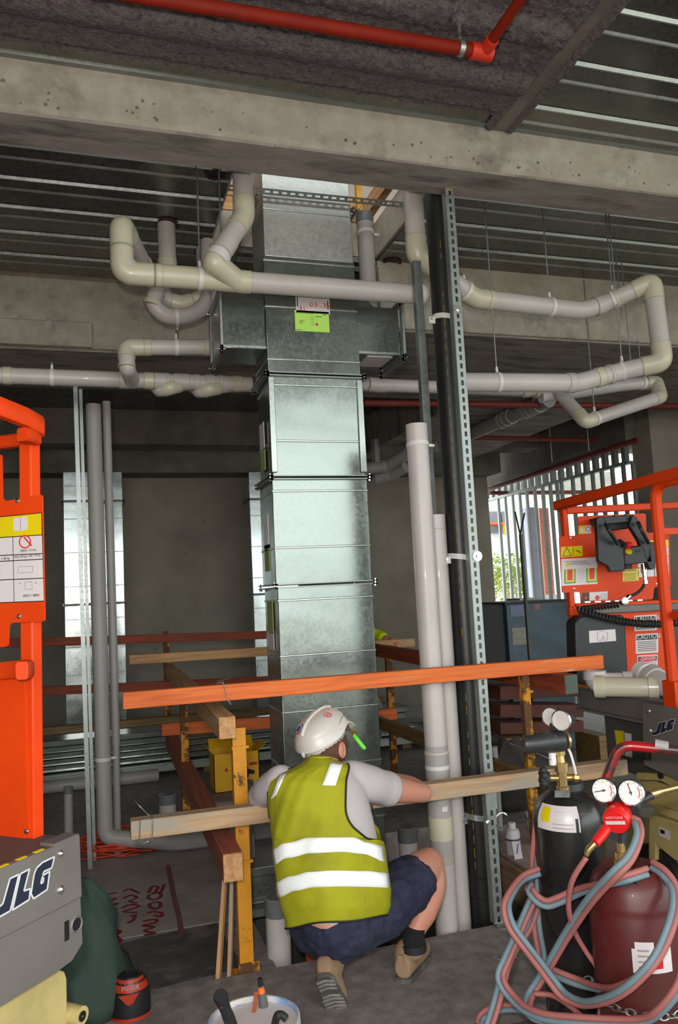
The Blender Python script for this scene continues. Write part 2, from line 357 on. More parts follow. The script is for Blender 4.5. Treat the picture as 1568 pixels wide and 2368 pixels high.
# ceiling slab with opening
b = MB(); ZT = 4.32
b.box(-4, CX0, 3.6, 13, ZC+0.02, ZT).box(CX1, 9, 3.6, 13, ZC+0.02, ZT).box(CX0, CX1, CY1, 13, ZC+0.02, ZT).box(-4, 9, -2.4, 3.6, ZC+0.02, ZT)
u_ = MB(); u_.box(-4, 9, 0.5, 13, 7.2, 7.4); st(u_.build('upper_slab', M['concrete'])); u_ = MB(); u_.box(-4, 9, 7.0, 7.2, ZT, 7.2); st(u_.build('wall_upper', mat('plaster', c(176, 160, 152), 0.9)))
ceil = st(b.build('ceiling', M['concrete']))
# deck sheets and their folded lips
def sheet(x0, x1, y0, pitch=0.335):
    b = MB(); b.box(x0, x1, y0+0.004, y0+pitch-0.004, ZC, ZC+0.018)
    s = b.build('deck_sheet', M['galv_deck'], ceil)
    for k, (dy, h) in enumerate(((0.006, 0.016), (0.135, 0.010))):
        b = MB(); b.prism([(0, 0), (0.012, -h), (0.020, -h), (0.026, 0)], (x0, y0+dy, ZC+0.002), Y1, Z1, X1*(x1-x0)); b.build('rib', M['galv_bright'], s, ang=20)  # lips lighter than their sheet: the daylight they catch is painted in
for k in range(6):
    y0 = 4.10-0.335+0.335*k
    sheet(-4, CX0-0.02 if y0 < CY1-0.1 else 9, y0)
    if y0 < CY1-0.1: sheet(CX1+0.02, 9, y0)
for k in range(9): sheet(2.15, 9, 3.19-0.335*k)
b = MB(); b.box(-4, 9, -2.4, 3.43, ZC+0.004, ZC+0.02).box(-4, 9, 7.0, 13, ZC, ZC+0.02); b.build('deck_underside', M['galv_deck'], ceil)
# joint channel and sprayed lagging
b = MB(); b.box(2.03, 2.12, 0.5, 3.43, ZC-0.012, ZC+0.005); b.build('joint_strip', M['concrete_dark'], ceil)
b = MB()
def grid(b, xs, ys, fn):
    n = len(xs); vs = [V((x, y, fn(x, y))) for y in ys for x in xs]
    b.add(vs, [(j*n+i, j*n+i+1, (j+1)*n+i+1, (j+1)*n+i) for j in range(len(ys)-1) for i in range(n-1)])
def spr(x, y):
    ph = ((3.13-y) % 0.335); t = 0
    if ph < 0.15: t = -0.030*math.sin(math.pi*ph/0.15)**0.6
    amp = 0.016 if y < 3.0 else 0.007
    n = noise.noise(V((x*28, y*28, 1.3)))*amp*0.8+noise.noise(V((x*75, y*75, 5.1)))*amp*1.1
    e = 0.018 if y > 3.27 else 0
    return ZC-0.022+t+n+e
grid(b, [-2.5+0.1*i for i in range(21)]+[-0.4+0.018*i for i in range(1, 135)], [1.2+0.1*i for i in range(10)]+[2.2+0.013*i for i in range(87)], spr)
b.build('sprayed_lagging', M['spray'], ceil, ang=180)
b = MB()
for x0, x1 in ((1.985, 2.045), (2.105, 2.165)):
    xs = [x0+(x1-x0)*i/6 for i in range(7)]
    def f2(x, y, x0=x0, x1=x1): return ZC-0.006-0.035*math.sin(math.pi*(x-x0)/(x1-x0))*(0.55+0.45*min(1, (3.45-y)/0.7))+noise.noise(V((x*60, y*40, 2)))*0.012*min(1, (3.45-y)/0.5)
    grid(b, xs, [0.8+0.02*i for i in range(132)], f2)
b.build('sprayed_edge', M['spray'], ceil, ang=180)
# front beam with chamfered arris
b = MB(); b.prism([(0, 0.022), (0.022, 0), (0.27, 0), (0.27, 0.30), (0, 0.30)], (-4, 3.43, 3.81), Y1, Z1, X1*13)
bm1 = st(b.build('beam', [M['concrete']]))
b = MB(); b.box(-4, 0.86, 3.44, 3.69, 3.795, 3.812); b.build('soffit_pour', M['concrete_soffit'], bm1)
b = MB(); b.box(0.862, 9, 3.44, 3.695, 3.798, 3.812); b.build('soffit_pour', M['concrete_soffit'], bm1)
b = MB(); b.box(-4, 9, 3.40, 3.431, 4.045, 4.062); b.build('edge_angle', M['galv_dull'], bm1)
random.seed(11); b = MB()
for i in range(60):      # blow holes along the lower face
    x = random.uniform(-0.5, 3.3); z = 3.84+random.random()**2*0.1; r = random.uniform(0.003, 0.009)
    b.lathe([(0.0001, -0.0015), (r, -0.0012), (r*1.1, 0.004)], (x, 3.43, z), Y1, 8)
b.build('blow_holes', M['concrete_dark'], bm1)['kind'] = 'stuff'
# second beams
b = MB(); b.box(-4, CX1+0.02, 5.9, 7.0, 3.55, ZC+0.03); b2 = st(b.build('beam', [M['concrete']], bevel=0.012))
b = MB(); b.box(-4, 0.02, 5.86, 5.905, 3.55, 3.74); b.build('proud_block', M['concrete'], b2, bevel=0.01)
b = MB(); b.box(CX1+0.02, 9, 5.1, 7.0, 3.55, ZC+0.03); b3 = st(b.build('beam', [M['concrete']], bevel=0.012))
b = MB(); b.box(-4, CX1, 5.93, 6.98, 3.535, 3.552); b.build('soffit_pour', M['concrete_soffit'], b2)
b = MB(); b.box(CX1+0.03, 9, 5.13, 6.98, 3.535, 3.552); b.build('soffit_pour', M['concrete_soffit'], b3)
for xx in (2.42, 3.75): 
    b = MB(); b.box(xx, xx+0.008, 5.096, 5.101, 3.56, 4.04); b.build('form_joint', M['concrete_dark'], b3)
b = MB(); b.box(3.6, 5.37, 7.0, 12.6, 3.55, ZC); st(b.build('beam', M['concrete_soffit']))
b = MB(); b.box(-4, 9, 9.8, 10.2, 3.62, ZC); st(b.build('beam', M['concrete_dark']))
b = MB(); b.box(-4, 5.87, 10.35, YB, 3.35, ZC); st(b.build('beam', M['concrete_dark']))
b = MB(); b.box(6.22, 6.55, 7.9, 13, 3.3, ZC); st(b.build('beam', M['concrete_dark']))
# walls
b = MB(); b.box(-4, 5.87, YB, YB+0.25, -0.02, ZC+0.03); wb = st(b.build('wall_back', M['wall_concrete']))
b = MB()
for x, y in ((470, 1205), (430, 1280), (520, 1150), (360, 1500)): 
    p = PY(x, y, YB-0.001); b.lathe([(0.0005, 0), (0.02, 0.0), (0.02, 0.004)], p, Y1, 10)
b.build_each('tie_hole', M['concrete_dark'], wb)
b = MB(); b.box(-4.2, -4, -2.4, 13, -0.02, ZC+0.03); st(b.build('wall_left', M['wall_concrete']))
b = MB(); b.box(6.38, 9.2, 7.65, 8.0, -0.02, ZC+0.03); st(b.build('wall_right', M['wall_concrete']))
b = MB(); b.box(8.2, 8.4, 1.5, 7.65, -0.02, ZC+0.03); st(b.build('wall_side', M['wall_concrete']))
b = MB(); b.box(5.87, 12, 12.9, 13.1, -0.02, 0.9); st(b.build('trim_1', M['concrete']))
# ---- metal stud wall at the facade
XS = 6.3
def stud(px, py, z0=-0.015, z1=3.06, group=True, x=None):
    p = PX(px, py, XS); y = p.y
    b = MB(); b.box(XS-0.02, XS+0.02, y-0.001, y+0.001, z0, z1).box(XS-0.022, XS-0.02, y, y+0.035, z0, z1).box(XS+0.02, XS+0.022, y, y+0.035, z0, z1)
    o = b.build('steel_stud', M['galv_dull']); global NST; NST += 1; tag(o, 'galvanised steel stud in the facade framing, '+ORD[NST]+' from the back wall', 'stud', 'facade steel studs'); return o
NST = -1; ORD = 'first second third fourth fifth sixth seventh eighth ninth tenth eleventh twelfth thirteenth fourteenth fifteenth sixteenth seventeenth'.split()
for px in (1160, 1176.5, 1194, 1211, 1228, 1247, 1266, 1284, 1300): stud(px, 1250)
for px in (1318,): stud(px, 1340)
for px in (1327, 1350, 1374, 1396, 1421, 1447, 1470): stud(px, 1120)
b = MB(); b.box(XS-0.04, XS+0.04, 7.95, 12.4, 3.06, 3.10); tag(b.build('stud_track', M['galv_dull']), 'long steel head track across the tops of facade studs', 'track')
b = MB(); b.box(XS-0.04, XS+0.04, 7.95, 12.4, -0.015, 0.01); tag(b.build('stud_track', M['galv_dull']), 'long steel floor track under the facade studs', 'track')
b = MB()
for i in range(22):
    y = 8.0+0.2*i; b.box(XS-0.03, XS+0.03, y, y+0.075, 3.10, 3.3)
tag(b.build('facade_packers', M['galv_dull']), 'row of small steel brackets above the facade stud track', 'bracket', kind='stuff')
# ---- outside the facade
b = MB(); b.box(9.05, 60, -60, 60, -0.7, -0.6).box(6.6, 9.05, 13.2, 60, -0.7, -0.6).box(-60, 9.05, -60, -3.05, -0.7, -0.6).box(-60, -4.25, -3.05, 60, -0.7, -0.6); st(b.build('ground', mat('outside_ground', c(168, 164, 152), 0.9)))
def outp(px, py, D): return PD(px, py, D)
def out_panel(name, pts, D, th, m, label, cat, low=True):
    b = MB(); x0, y0, x1, y1 = pts
    p = [outp(x0, y0, D), outp(x1, y0, D), outp(x1, y1, D), outp(x0, y1, D)]
    if low: p[2].z = p[3].z = -0.6 if (p[3].y > 13.1 or p[3].x > 9) else -0.015
    p[0].x, p[0].y = p[3].x, p[3].y; p[1].x, p[1].y = p[2].x, p[2].y; n = V((FW.x, FW.y, 0)).normalized()*th
    xs = [(q-p[3]).dot(R0) for q in p]; b.prism([((q-p[3]).dot(R0), (q-p[3]).z) for q in p], p[3], R0, Z1, n)
    return tag(b.build(name, m), label, cat)
mat('out_white', c(236, 240, 240), 0.8); mat('out_lilac', c(196, 196, 226), 0.7); mat('out_brick', c(206, 132, 112), 0.9, var=0.3, scale=30); mat('out_window', c(120, 126, 140), 0.3); mat('out_orange', c(255, 150, 40), 0.6); mat('out_red', c(240, 100, 60), 0.6)
bh = thing('house', PD(1165, 1395, 19)*1.0, 'white house with blue-grey windows seen beyond the facade studs', 'building')
def hp(nm, x0, y0, x1, y1, D, th, m, low=False):
    o = out_panel(nm, (x0, y0, x1, y1), D, th, m, None, None, low); o.parent = bh; o.location = V(o.location)-V(bh.location); return o
hp('wall', 1120, 1165, 1245, 1270, 20, 0.8, M['out_white']); hp('window', 1133, 1182, 1158, 1208, 19.9, 0.2, M['out_window']); hp('window', 1162, 1182, 1172, 1208, 19.9, 0.2, M['out_window'])
hp('window', 1133, 1214, 1168, 1233, 19.9, 0.2, M['out_window']); hp('sill', 1128, 1208, 1172, 1212, 19.7, 0.3, M['out_red']); hp('wall', 1135, 1270, 1245, 1400, 21, 0.6, M['out_white'], True); hp('upper_band', 1120, 1090, 1420, 1140, 22, 0.5, mat('out_grey', c(150, 146, 140), 0.9)); hp('wall', 1255, 1130, 1420, 1300, 22.2, 0.5, M['out_white'], True); hp('post', 1168, 1210, 1172, 1236, 19.6, 0.2, M['out_orange']); hp('post', 1213, 1176, 1218, 1236, 19.6, 0.2, M['out_orange'])
b2_ = out_panel('cladding_panel', (1233, 1170, 1256, 1392), 12.5, 0.25, M['out_lilac'], 'tall lilac grey cladding panel outside the facade studs', 'panel')
out_panel('brick_pier', (1262, 1172, 1284, 1380), 14, 0.4, M['out_brick'], 'reddish brick pier seen between the facade studs', 'brick pier')
out_panel('street_barrier', (1240, 1375, 1290, 1392), 13, 0.2, M['out_white'], 'white low barrier box outside behind the blue cabinet', 'barrier')
# tree outside: branches plus leaf cards with real thickness
random.seed(5); tr = thing('garden_tree', V((PD(1160, 1395, 17).x, PD(1160, 1395, 17).y, -0.6)), 'leafy green tree with pale branches outside the facade', 'tree')
b = MB(); o0 = PD(1175, 1420, 17)
for i in range(9):
    e = PD(random.uniform(1135, 1240), random.uniform(1290, 1390), 17+random.uniform(-.6, .6)); mm = (o0+e)/2+V((random.uniform(-.2, .2), random.uniform(-.2, .2), 0.15)); b.tube(smooth_path([o0, mm, e], 4), [0.04-0.004*k for k in range(9)], 6)
b.tube([o0, V((o0.x, o0.y, -0.6))], 0.06, 8); b.build('trunk', mat('bark', c(210, 200, 180), 0.8), tr)
b = MB()
for i in range(1500):
    q = PD(random.uniform(1128, 1245), random.triangular(1280, 1398, 1330), 17+random.uniform(-.8, .8)); a = random.uniform(0, 6.28); s = random.uniform(0.03, 0.075)
    u = V((math.cos(a), math.sin(a), random.uniform(-.6, .6))).normalized()*s; v_ = perp(u.normalized())[random.randint(0, 1)]*s*0.45
    b.add([q-u, q+v_, q+u, q-v_], [(0, 1, 2, 3)])
lf = b.build('foliage', mat('leaf', c(126, 150, 62), 0.7, var=0.35, scale=3, second=c(200, 190, 110), cov=0.3), tr); lf['kind'] = 'stuff'
# ================================================================== DUCTS
def duct_section(parent, x0, x1, y0, y1, z0, z1, beads, tilt=0.0, m='galv', name='duct_section'):
    b = MB(); zc = (z0+z1)/2
    def T(p):   # lean about the section centre, in the Y direction
        return V((p.x, p.y+(p.z-zc)*math.tan(tilt), p.z))
    b.box(x0, x1, y0, y1, z0, z1); b.v = [T(p) for p in b.v]; s = b.build(name, M[m], parent, bevel=0.004)
    for zb in beads:
        b = MB()
        for zz_, e in ((zb, 0.004),):
            b.box(x0-0.003, x1+0.003, y0-e, y0+0.002, zz_-0.006, zz_+0.006); b.box(x0-e, x0+0.002, y0, y1, zz_-0.006, zz_+0.006); b.box(x1-0.002, x1+e, y0, y1, zz_-0.006, zz_+0.006)
        b.v = [T(p) for p in b.v]; b.build('bead', M['galv_bright'], s, bevel=0.0035)
    return s
def duct_flange(parent, x0, x1, y0, y1, z, m='galv_dull'):
    b = MB(); e = 0.028
    for dz in (-0.009, 0.009):
        b.bar((x0-e, y0-e/2, z+dz), (x1+e, y0-e/2, z+dz), e, 0.007).bar((x0-e, y1+e/2, z+dz), (x1+e, y1+e/2, z+dz), e, 0.007).bar((x0-e/2, y0-e, z+dz), (x0-e/2, y1+e, z+dz), e, 0.007).bar((x1+e/2, y0-e, z+dz), (x1+e/2, y1+e, z+dz), e, 0.007)
    f = b.build('flange', M[m], parent)
    for x in (x0-e*0.6, x1+e*0.6):
        for y in (y0-e*0.6, y1+e*0.6):
            b = MB(); b.cyl((x, y, z-0.022), (x, y, z+0.02), 0.005, 8).cyl((x, y, z-0.022), (x, y, z-0.013), 0.01, 6); b.build('bolt', M['chrome'], f)
    return f
DX0, DX1, DY0, DY1 = 0.955, 1.505, 4.20, 4.54
duct = thing('air_duct', (1.23, 4.37, -1.5), 'tall galvanised rectangular riser duct with side branches and coloured job stickers', 'duct')
duct_section(duct, DX0+0.01, DX1-0.005, DY0+0.01, DY1, 3.60, 4.75, [3.89], 0.010, 'galv_top_lit')
duct_section(duct, DX0, DX1, DY0, DY1, 2.905, 3.60, [3.575, 3.30, 2.99], 0.004)
duct_section(duct, DX0+0.005, DX1, DY0, DY1, 2.315, 2.895, [2.84, 2.52], -0.022)
duct_section(duct, DX0-0.005, DX1+0.005, DY0, DY1, 1.715, 2.305, [2.235, 1.92], -0.016)
duct_section(duct, DX0, DX1, DY0, DY1, -1.5, 1.705, [1.63, 1.33, 1.03, 0.73, 0.43, 0.13], -0.006)
for z in (2.90, 2.31, 1.71): duct_flange(duct, DX0, DX1, DY0, DY1, z)
# folded corner angles on the second section
b = MB(); b.box(DX0-0.004, DX0+0.03, DY0-0.014, DY0-0.004, 2.34, 2.885).box(DX1-0.03, DX1+0.006, DY0-0.014, DY0-0.004, 2.34, 2.885); b.build_each('corner_angle', M['galv_bright'], duct, bevel=0.003)
def branch(sx):
    xa = DX0 if sx < 0 else DX1; xb = 0.70 if sx < 0 else 1.775
    x0, x1 = min(xa, xb), max(xa, xb)
    b = MB(); b.box(x0, x1, 4.22, 4.52, 3.05, 3.345); s = b.build('branch', M['galv'], duct, bevel=0.004)
    b = MB(); b.prism([(0, 0), (0.0, 0.13), (sx*0.13, 0)], (xa, 4.24, 3.345), X1, Z1, Y1*0.26); b.build('shoe', M['galv'], s)
    b = MB(); xf = xb+sx*0.006
    for zz_ in (3.03, 3.365): b.box(xf-0.008, xf+0.008, 4.16, 4.58, zz_-0.02, zz_+0.02)
    for yy in (4.18, 4.56): b.box(xf-0.008, xf+0.008, yy-0.02, yy+0.02, 3.01, 3.385)
    b.build('flange', M['galv_dull'], s, bevel=0.003)
    b = MB()
    for yy in (4.18, 4.56):
        for zz_ in (3.03, 3.365): b.cyl((xf-0.02, yy, zz_), (xf+0.02, yy, zz_), 0.006, 8)
    b.build_each('bolt', M['chrome'], s)
    b = MB(); b.box(x0, x1, 4.216, 4.222, 3.055, 3.067); b.build('bead', M['galv_bright'], s)
branch(-1); branch(1)
b = MB(); b.box(1.57, 1.73, 4.24, 4.44, 3.044, 3.0485); b.build('sticker', M['decal_white'], duct)
# job stickers on the front
def sticker(x0, y0, x1, y1, m, label):
    p0 = PY(x0, y1, DY0-0.006); p1 = PY(x1, y0, DY0-0.006)
    b = MB(); b.box(p0.x, p1.x, DY0-0.008, DY0-0.005, p0.z, p1.z); o = b.build('sticker', m, duct); o['label'] = label; return o, p0, p1
so, p0, p1 = sticker(685, 683, 761, 722, M['decal_white'], 'white paper job sticker with red handwriting')
b = MB(); yy = DY0-0.0085
def rect(b, x0, x1, z0, z1, y=None, mi=0): b.box(x0, x1, (y or yy)-0.0006, (y or yy), z0, z1, mi)
W_, H_ = p1.x-p0.x, p1.z-p0.z
for k in range(5): rect(b, p0.x+W_*(0.1), p0.x+W_*0.9, p0.z+H_*(0.55+k*0.08), p0.z+H_*(0.557+k*0.08))
for k in range(4): rect(b, p0.x+W_*(0.15+0.08*k), p0.x+W_*(0.155+0.08*k), p0.z+H_*0.25, p0.z+H_*0.6)
b.build('print', M['decal_grey'], so)
b = MB(); rect(b, p0.x+W_*0.03, p0.x+W_*0.06, p0.z+H_*0.3, p0.z+H_*0.8); rect(b, p0.x+W_*0.93, p0.x+W_*0.96, p0.z+H_*0.25, p0.z+H_*0.7); b.build('print', M['decal_black'], so)
b = MB(); b.text('R1', 0.035, (p0.x+W_*0.09, yy-0.001, p0.z+H_*0.1), X1, Z1); b.build('handwriting', M['decal_red'], so); b = MB(); b.text('0.5 . 35', 0.04, (p0.x+W_*0.4, yy-0.001, p0.z+H_*0.32), X1, Z1); b.build('handwriting', M['decal_red'], so)
sg, p0, p1 = sticker(683, 722, 760, 765, M['lime'], 'lime green job sticker with a red dot'); W_, H_ = p1.x-p0.x, p1.z-p0.z
b = MB(); rect(b, p0.x+W_*0.02, p0.x+W_*0.55, p0.z+H_*0.86, p0.z+H_*0.89); rect(b, p0.x+W_*0.6, p0.x+W_*0.79, p0.z+H_*0.72, p0.z+H_*0.76); rect(b, p0.x+W_*0.02, p0.x+W_*0.19, p0.z+H_*0.05, p0.z+H_*0.08); rect(b, p0.x+W_*0.81, p0.x+W_*0.93, p0.z+H_*0.83, p0.z+H_*0.87)
for k in range(4): rect(b, p0.x+W_*0.13, p0.x+W_*(0.28-0.03*k), p0.z+H_*(0.5-0.05*k), p0.z+H_*(0.52-0.05*k)); rect(b, p0.x+W_*0.46, p0.x+W_*0.55, p0.z+H_*(0.68-0.12*k), p0.z+H_*(0.7-0.12*k))
b.build('print', mat('lime_print', c(90, 110, 60), 0.6), sg)
b = MB(); b.cyl((p0.x+W_*0.63, yy, p0.z+H_*0.36), (p0.x+W_*0.63, yy-0.0008, p0.z+H_*0.36), 0.008, 14); b.build('red_dot', M['decal_red'], sg)
# stickers on the left side face
for (ya, yb_, za, zb, m) in ((4.33, 4.45, 1.93, 2.12, 'decal_white'), (4.33, 4.45, 1.80, 1.95, 'lime_faded'), (4.30, 4.44, 1.46, 1.63, 'lime_faded'), (4.30, 4.44, 1.36, 1.45, 'decal_white'), (4.34, 4.46, 2.38, 2.50, 'lime_faded'), (4.34, 4.46, 2.51, 2.66, 'decal_white')):
    b = MB(); b.box(DX0-0.009, DX0-0.0045, ya, yb_, za, zb); b.build('sticker', M[m], duct)
# ducts against the back wall
def back_duct(x0, x1, y0, label, flz):
    t = thing('air_duct', ((x0+x1)/2, y0+0.2, -0.015), label, 'duct', None)
    zs = [-0.015]+flz+[3.34]
    for i in range(len(zs)-1):
        a, d = zs[i]+0.012, zs[i+1]-0.012; n = max(1, round((d-a)/0.36)); duct_section(t, x0, x1, y0, y0+0.35, a, d, [a+(d-a)*(k+0.5)/n for k in range(n)], (-0.01, 0.006, -0.004)[i % 3], 'galv_far_lit')
    for z in flz: duct_flange(t, x0, x1, y0, y0+0.35, z)
back_duct(-0.345, 0.36, 10.15, 'shiny galvanised duct against back wall behind the left pipes', [1.68, 2.96])
back_duct(1.985, 2.6, 10.15, 'galvanised duct at back wall, half hidden by the big riser duct', [1.70, 2.96])
# ================================================================== SLOTTED CHANNEL
def slotted(b, p, q, u, w, t, pitch=0.045, sl=0.026, sw=0.013, mi=0):
    """perforated strip from p to q; u = width direction, w = width, t = thickness vector"""
    p = V(p); q = V(q); d = q-p; L = d.length; d.normalize(); u = V(u).normalized()
    side = (w-sw)/2
    for s in (-1, 1): b.obox((p+q)/2+u*(s*(sw/2+side/2)), d*(L/2), u*(side/2), t/2, mi)
    n = int(L/pitch); g = pitch-sl
    for k in range(n+1):
        a = max(0, k*pitch-g/2); e = min(L, k*pitch+g/2)
        if e > a: b.obox(p+d*((a+e)/2), d*((e-a)/2), u*(sw/2), t/2, mi)
def channel(name, p, q, fdir, w, dpt, label, slots=True, m='galv_bright'):
    """C channel from p to q whose slotted web faces fdir"""
    p = V(p); q = V(q); d = (q-p).normalized(); f = V(fdir).normalized(); u = d.cross(f).normalized(); b = MB()
    if slots: slotted(b, p, q, u, w, f*0.003)
    else: b.obox((p+q)/2, d*((q-p).length/2), u*(w/2), f*0.0015)
    for s in (-1, 1):
        b.obox((p+q)/2+u*(s*w/2)-f*(dpt/2), d*((q-p).length/2), u*0.0015, f*(dpt/2))
        b.obox((p+q)/2+u*(s*(w/2-0.006))-f*dpt, d*((q-p).length/2), u*0.006, f*0.0015)
    o = b.build(name, M[m]); tag(o, label, 'channel'); return o
SX, SY = 1.861, 3.615
st_ = thing('strut_channel', (SX, SY, 0), 'slotted galvanised strut channel fixed from floor to beam beside black pipe', 'channel')
b = MB(); slotted(b, (SX, SY, 0.012), (SX, SY, 3.80), X1, 0.048, Y1*0.003, pitch=0.0455, sl=0.027, sw=0.014); b.build('web', M['galv_dull'], st_)
for s in (-1, 1):
    b = MB(); b.box(SX+s*0.024-0.0015, SX+s*0.024+0.0015, SY, SY+0.042, 0.012, 3.80).box(SX+s*0.024-(0.008 if s > 0 else 0), SX+s*0.024+(0.008 if s < 0 else 0), SY+0.04, SY+0.043, 0.012, 3.80); b.build('flange', M['galv_dull'], st_)
b = MB(); b.lathe([(0.034, 0), (0.034, 0.006), (0.02, 0.012), (0.001, 0.014)], (SX+0.012, SY-0.012, 0.0), Z1, 18).box(SX-0.02, SX+0.03, SY-0.03, SY+0.02, 0, 0.004); b.build('base_plate', M['galv_dull'], st_)
b = MB(); b.lathe([(0.03, 0), (0.03, 0.008)], (SX, SY+0.02, 3.785), Z1, 16).cyl((SX, SY+0.02, 3.74), (SX, SY+0.02, 3.79), 0.006, 8).cyl((SX, SY+0.02, 3.755), (SX, SY+0.02, 3.77), 0.012, 6); b.build('top_bolt', M['brass'], st_)
def washer(px, py, r=0.022):
    p = PY(px, py, SY-0.004); b = MB(); b.cyl(p, p-Y1*0.003, r, 20).cyl(p-Y1*0.003, p-Y1*0.011, 0.009, 6); b.build('washer', M['chrome'], st_)
washer(1060, 716, 0.026); washer(1104, 1286, 0.026); washer(1129, 1902, 0.014)
p = PY(1122, 1830, SY-0.004); b = MB(); b.box(SX-0.03, SX+0.03, SY-0.008, SY-0.002, p.z-0.09, p.z+0.09); b.build('splice_plate', M['galv_dull'], st_)
p = PY(1160, 1897, 3.62); b = MB(); b.tube([p+V((0.035*math.cos(a), 0.02*math.sin(a), 0.012*math.cos(a)+0.028*math.sin(a))) for a in [0.2+k*5.0/24 for k in range(25)]], 0.005, 6); b.bar((SX+0.02, SY, p.z), p+V((-0.03, 0, 0)), 0.012, 0.012); b.build('open_strap', M['galv_bright'], st_)
channel('strut_channel', (1.79, 3.93, 0.3), (1.79, 3.93, 3.52), -Y1, 0.042, 0.04, 'plain galvanised channel standing left of black pipe behind it', slots=False, m='galv_dull')
# black riser
bp_ = thing('black_pipe', (1.865, 3.785, -0.6), 'thick black plastic riser pipe with yellow printing behind the slotted strut', 'pipe')
b = MB(); b.cyl((1.865, 3.785, -0.6), (1.865, 3.785, 4.9), 0.066, 32); b.build('pipe', M['hdpe'], bp_)
b = MB(); b.lathe([(0.066, 0), (0.071, 0.004), (0.071, 0.10), (0.066, 0.105)], (1.865, 3.785, 0.09), Z1, 32); b.build('weld_collar', M['hdpe'], bp_)
b = MB()
def on_black(px, py): return PY(px, py, 3.785-0.066)
for y in range(560, 2100, 30):
    f = (y-560)/1540; px = 1019+f*87; r_ = random.random()
    if r_ < 0.25: continue
    p = on_black(px, y); b.box(p.x-0.0012, p.x+0.0012, 3.7235, 3.7255, p.z-0.012-0.02*random.random(), p.z+0.015)
b.build('yellow_print', M['yellow_print'], bp_)['kind'] = 'stuff'
def saddle(px, py, m, w=0.028):
    z = PY(px, py, 3.72).z; b = MB()
    pts = [V((1.865+0.069*math.cos(a), 3.785+0.069*math.sin(a), z+0.03*(-math.cos(a))*0.4)) for a in [math.pi*1.0+math.pi*k/14 for k in range(15)]]
    for i in range(14): b.bar(pts[i], pts[i+1], 0.003, w)
    b.box(1.765, 1.80, 3.765, 3.775, z-0.028, z+0.008); b.build('saddle_clip', M[m], bp_)
    b = MB(); b.cyl((1.775, 3.762, z-0.006), (1.775, 3.755, z-0.006), 0.006, 6); b.build('screw', M['chrome'], bp_)
saddle(1022, 730, 'clamp_white'); saddle(1065, 1289, 'clamp_white'); saddle(1100, 1896, 'galv_bright')
# slotted angle bars around the duct at the upper slab
def angle_bar(p, q, f, label):
    p = V(p); q = V(q); d = (q-p).normalized(); f = V(f).normalized(); u = d.cross(f).normalized(); b = MB()
    slotted(b, p, q, u, 0.034, f*0.003, pitch=0.05, sl=0.03, sw=0.012); slotted(b, p-f*0.017+u*0.017, q-f*0.017+u*0.017, f, 0.034, u*0.003, pitch=0.05, sl=0.03, sw=0.012)
    tag(b.build('slotted_angle', M['galv_dull']), label, 'steel bar')
pa, pb = PY(528, 434, 4.155), PY(936, 474, 4.155)
angle_bar(pa, pb, V((0, -0.7, -0.7)), 'slotted steel bar running across the front of the riser duct top')
angle_bar((0.925, 4.17, pa.z-0.03), (0.925, 5.14, pa.z-0.03), V((-0.7, 0, -0.7)), 'slotted steel bar running back along left side of the duct top')
angle_bar((1.545, 4.17, pa.z-0.03), (1.545, 5.14, pa.z-0.03), V((0.7, 0, -0.7)), 'slotted steel bar running back along right side of the duct top')
angle_bar((0.78, 5.07, pa.z), (2.0, 5.07, pa.z), V((0, -0.7, -0.7)), 'slotted steel bar at back edge of the upper slab opening')
# ================================================================== PIPES
def ring_lines(b, path_pts, r): pass
def pipe_run(name, label, pts, r, bend=0.08, m='pvc', fm='pvc_cream', n=24, elbows=None, cat='pipe', sleeve=0.035, seg=7, ends=False):
    pts = [V(p) for p in pts]; org = min(pts, key=lambda p: p.z)
    t = thing(name, org, label, cat)
    b = MB(); b.tube(fillet(pts, bend, seg), r, n); b.build('pipe', M[m], t, ang=60)
    for i in range(1, len(pts)-1):
        if elbows is not None and i not in elbows: continue
        a, q, d = pts[i-1], pts[i], pts[i+1]; u = (a-q).normalized(); v = (d-q).normalized(); be = bend[i-1] if isinstance(bend, (list, tuple)) else bend
        t0 = min(be, (a-q).length*0.49); t1 = min(be, (d-q).length*0.49)
        s0 = min(t0+sleeve, (a-q).length*0.55); s1 = min(t1+sleeve, (d-q).length*0.55)
        path = [q+u*s0]+fillet([q+u*t0*1.001, q, q+v*t1*1.001], max(t0, t1), seg)+[q+v*s1]
        b = MB(); b.tube(path, r+0.004, n); e = b.build('elbow', M[fm], t, ang=60)
        b = MB()
        for pp, dd in ((q+u*s0, u), (q+v*s1, v)): b.cyl(pp-dd*0.006, pp-dd*0.001, r+0.0048, n)
        b.build_each('joint_ring', M['pvc_joint'], e, ang=60)
    return t
def collar(t, p, d, L=0.06, r=0.06, m='pvc_cream'):
    d = V(d).normalized(); p = V(p); b = MB(); b.lathe([(r-0.004, -L/2), (r, -L/2+0.002), (r, L/2-0.002), (r-0.004, L/2)], p, d, 24); o = b.build('coupling', M[m], t, ang=60)
    b = MB(); b.cyl(p-d*(L/2+0.001), p-d*(L/2-0.003), r+0.0006, 24); b.build('joint_ring', M['pvc_joint'], o, ang=60); return o
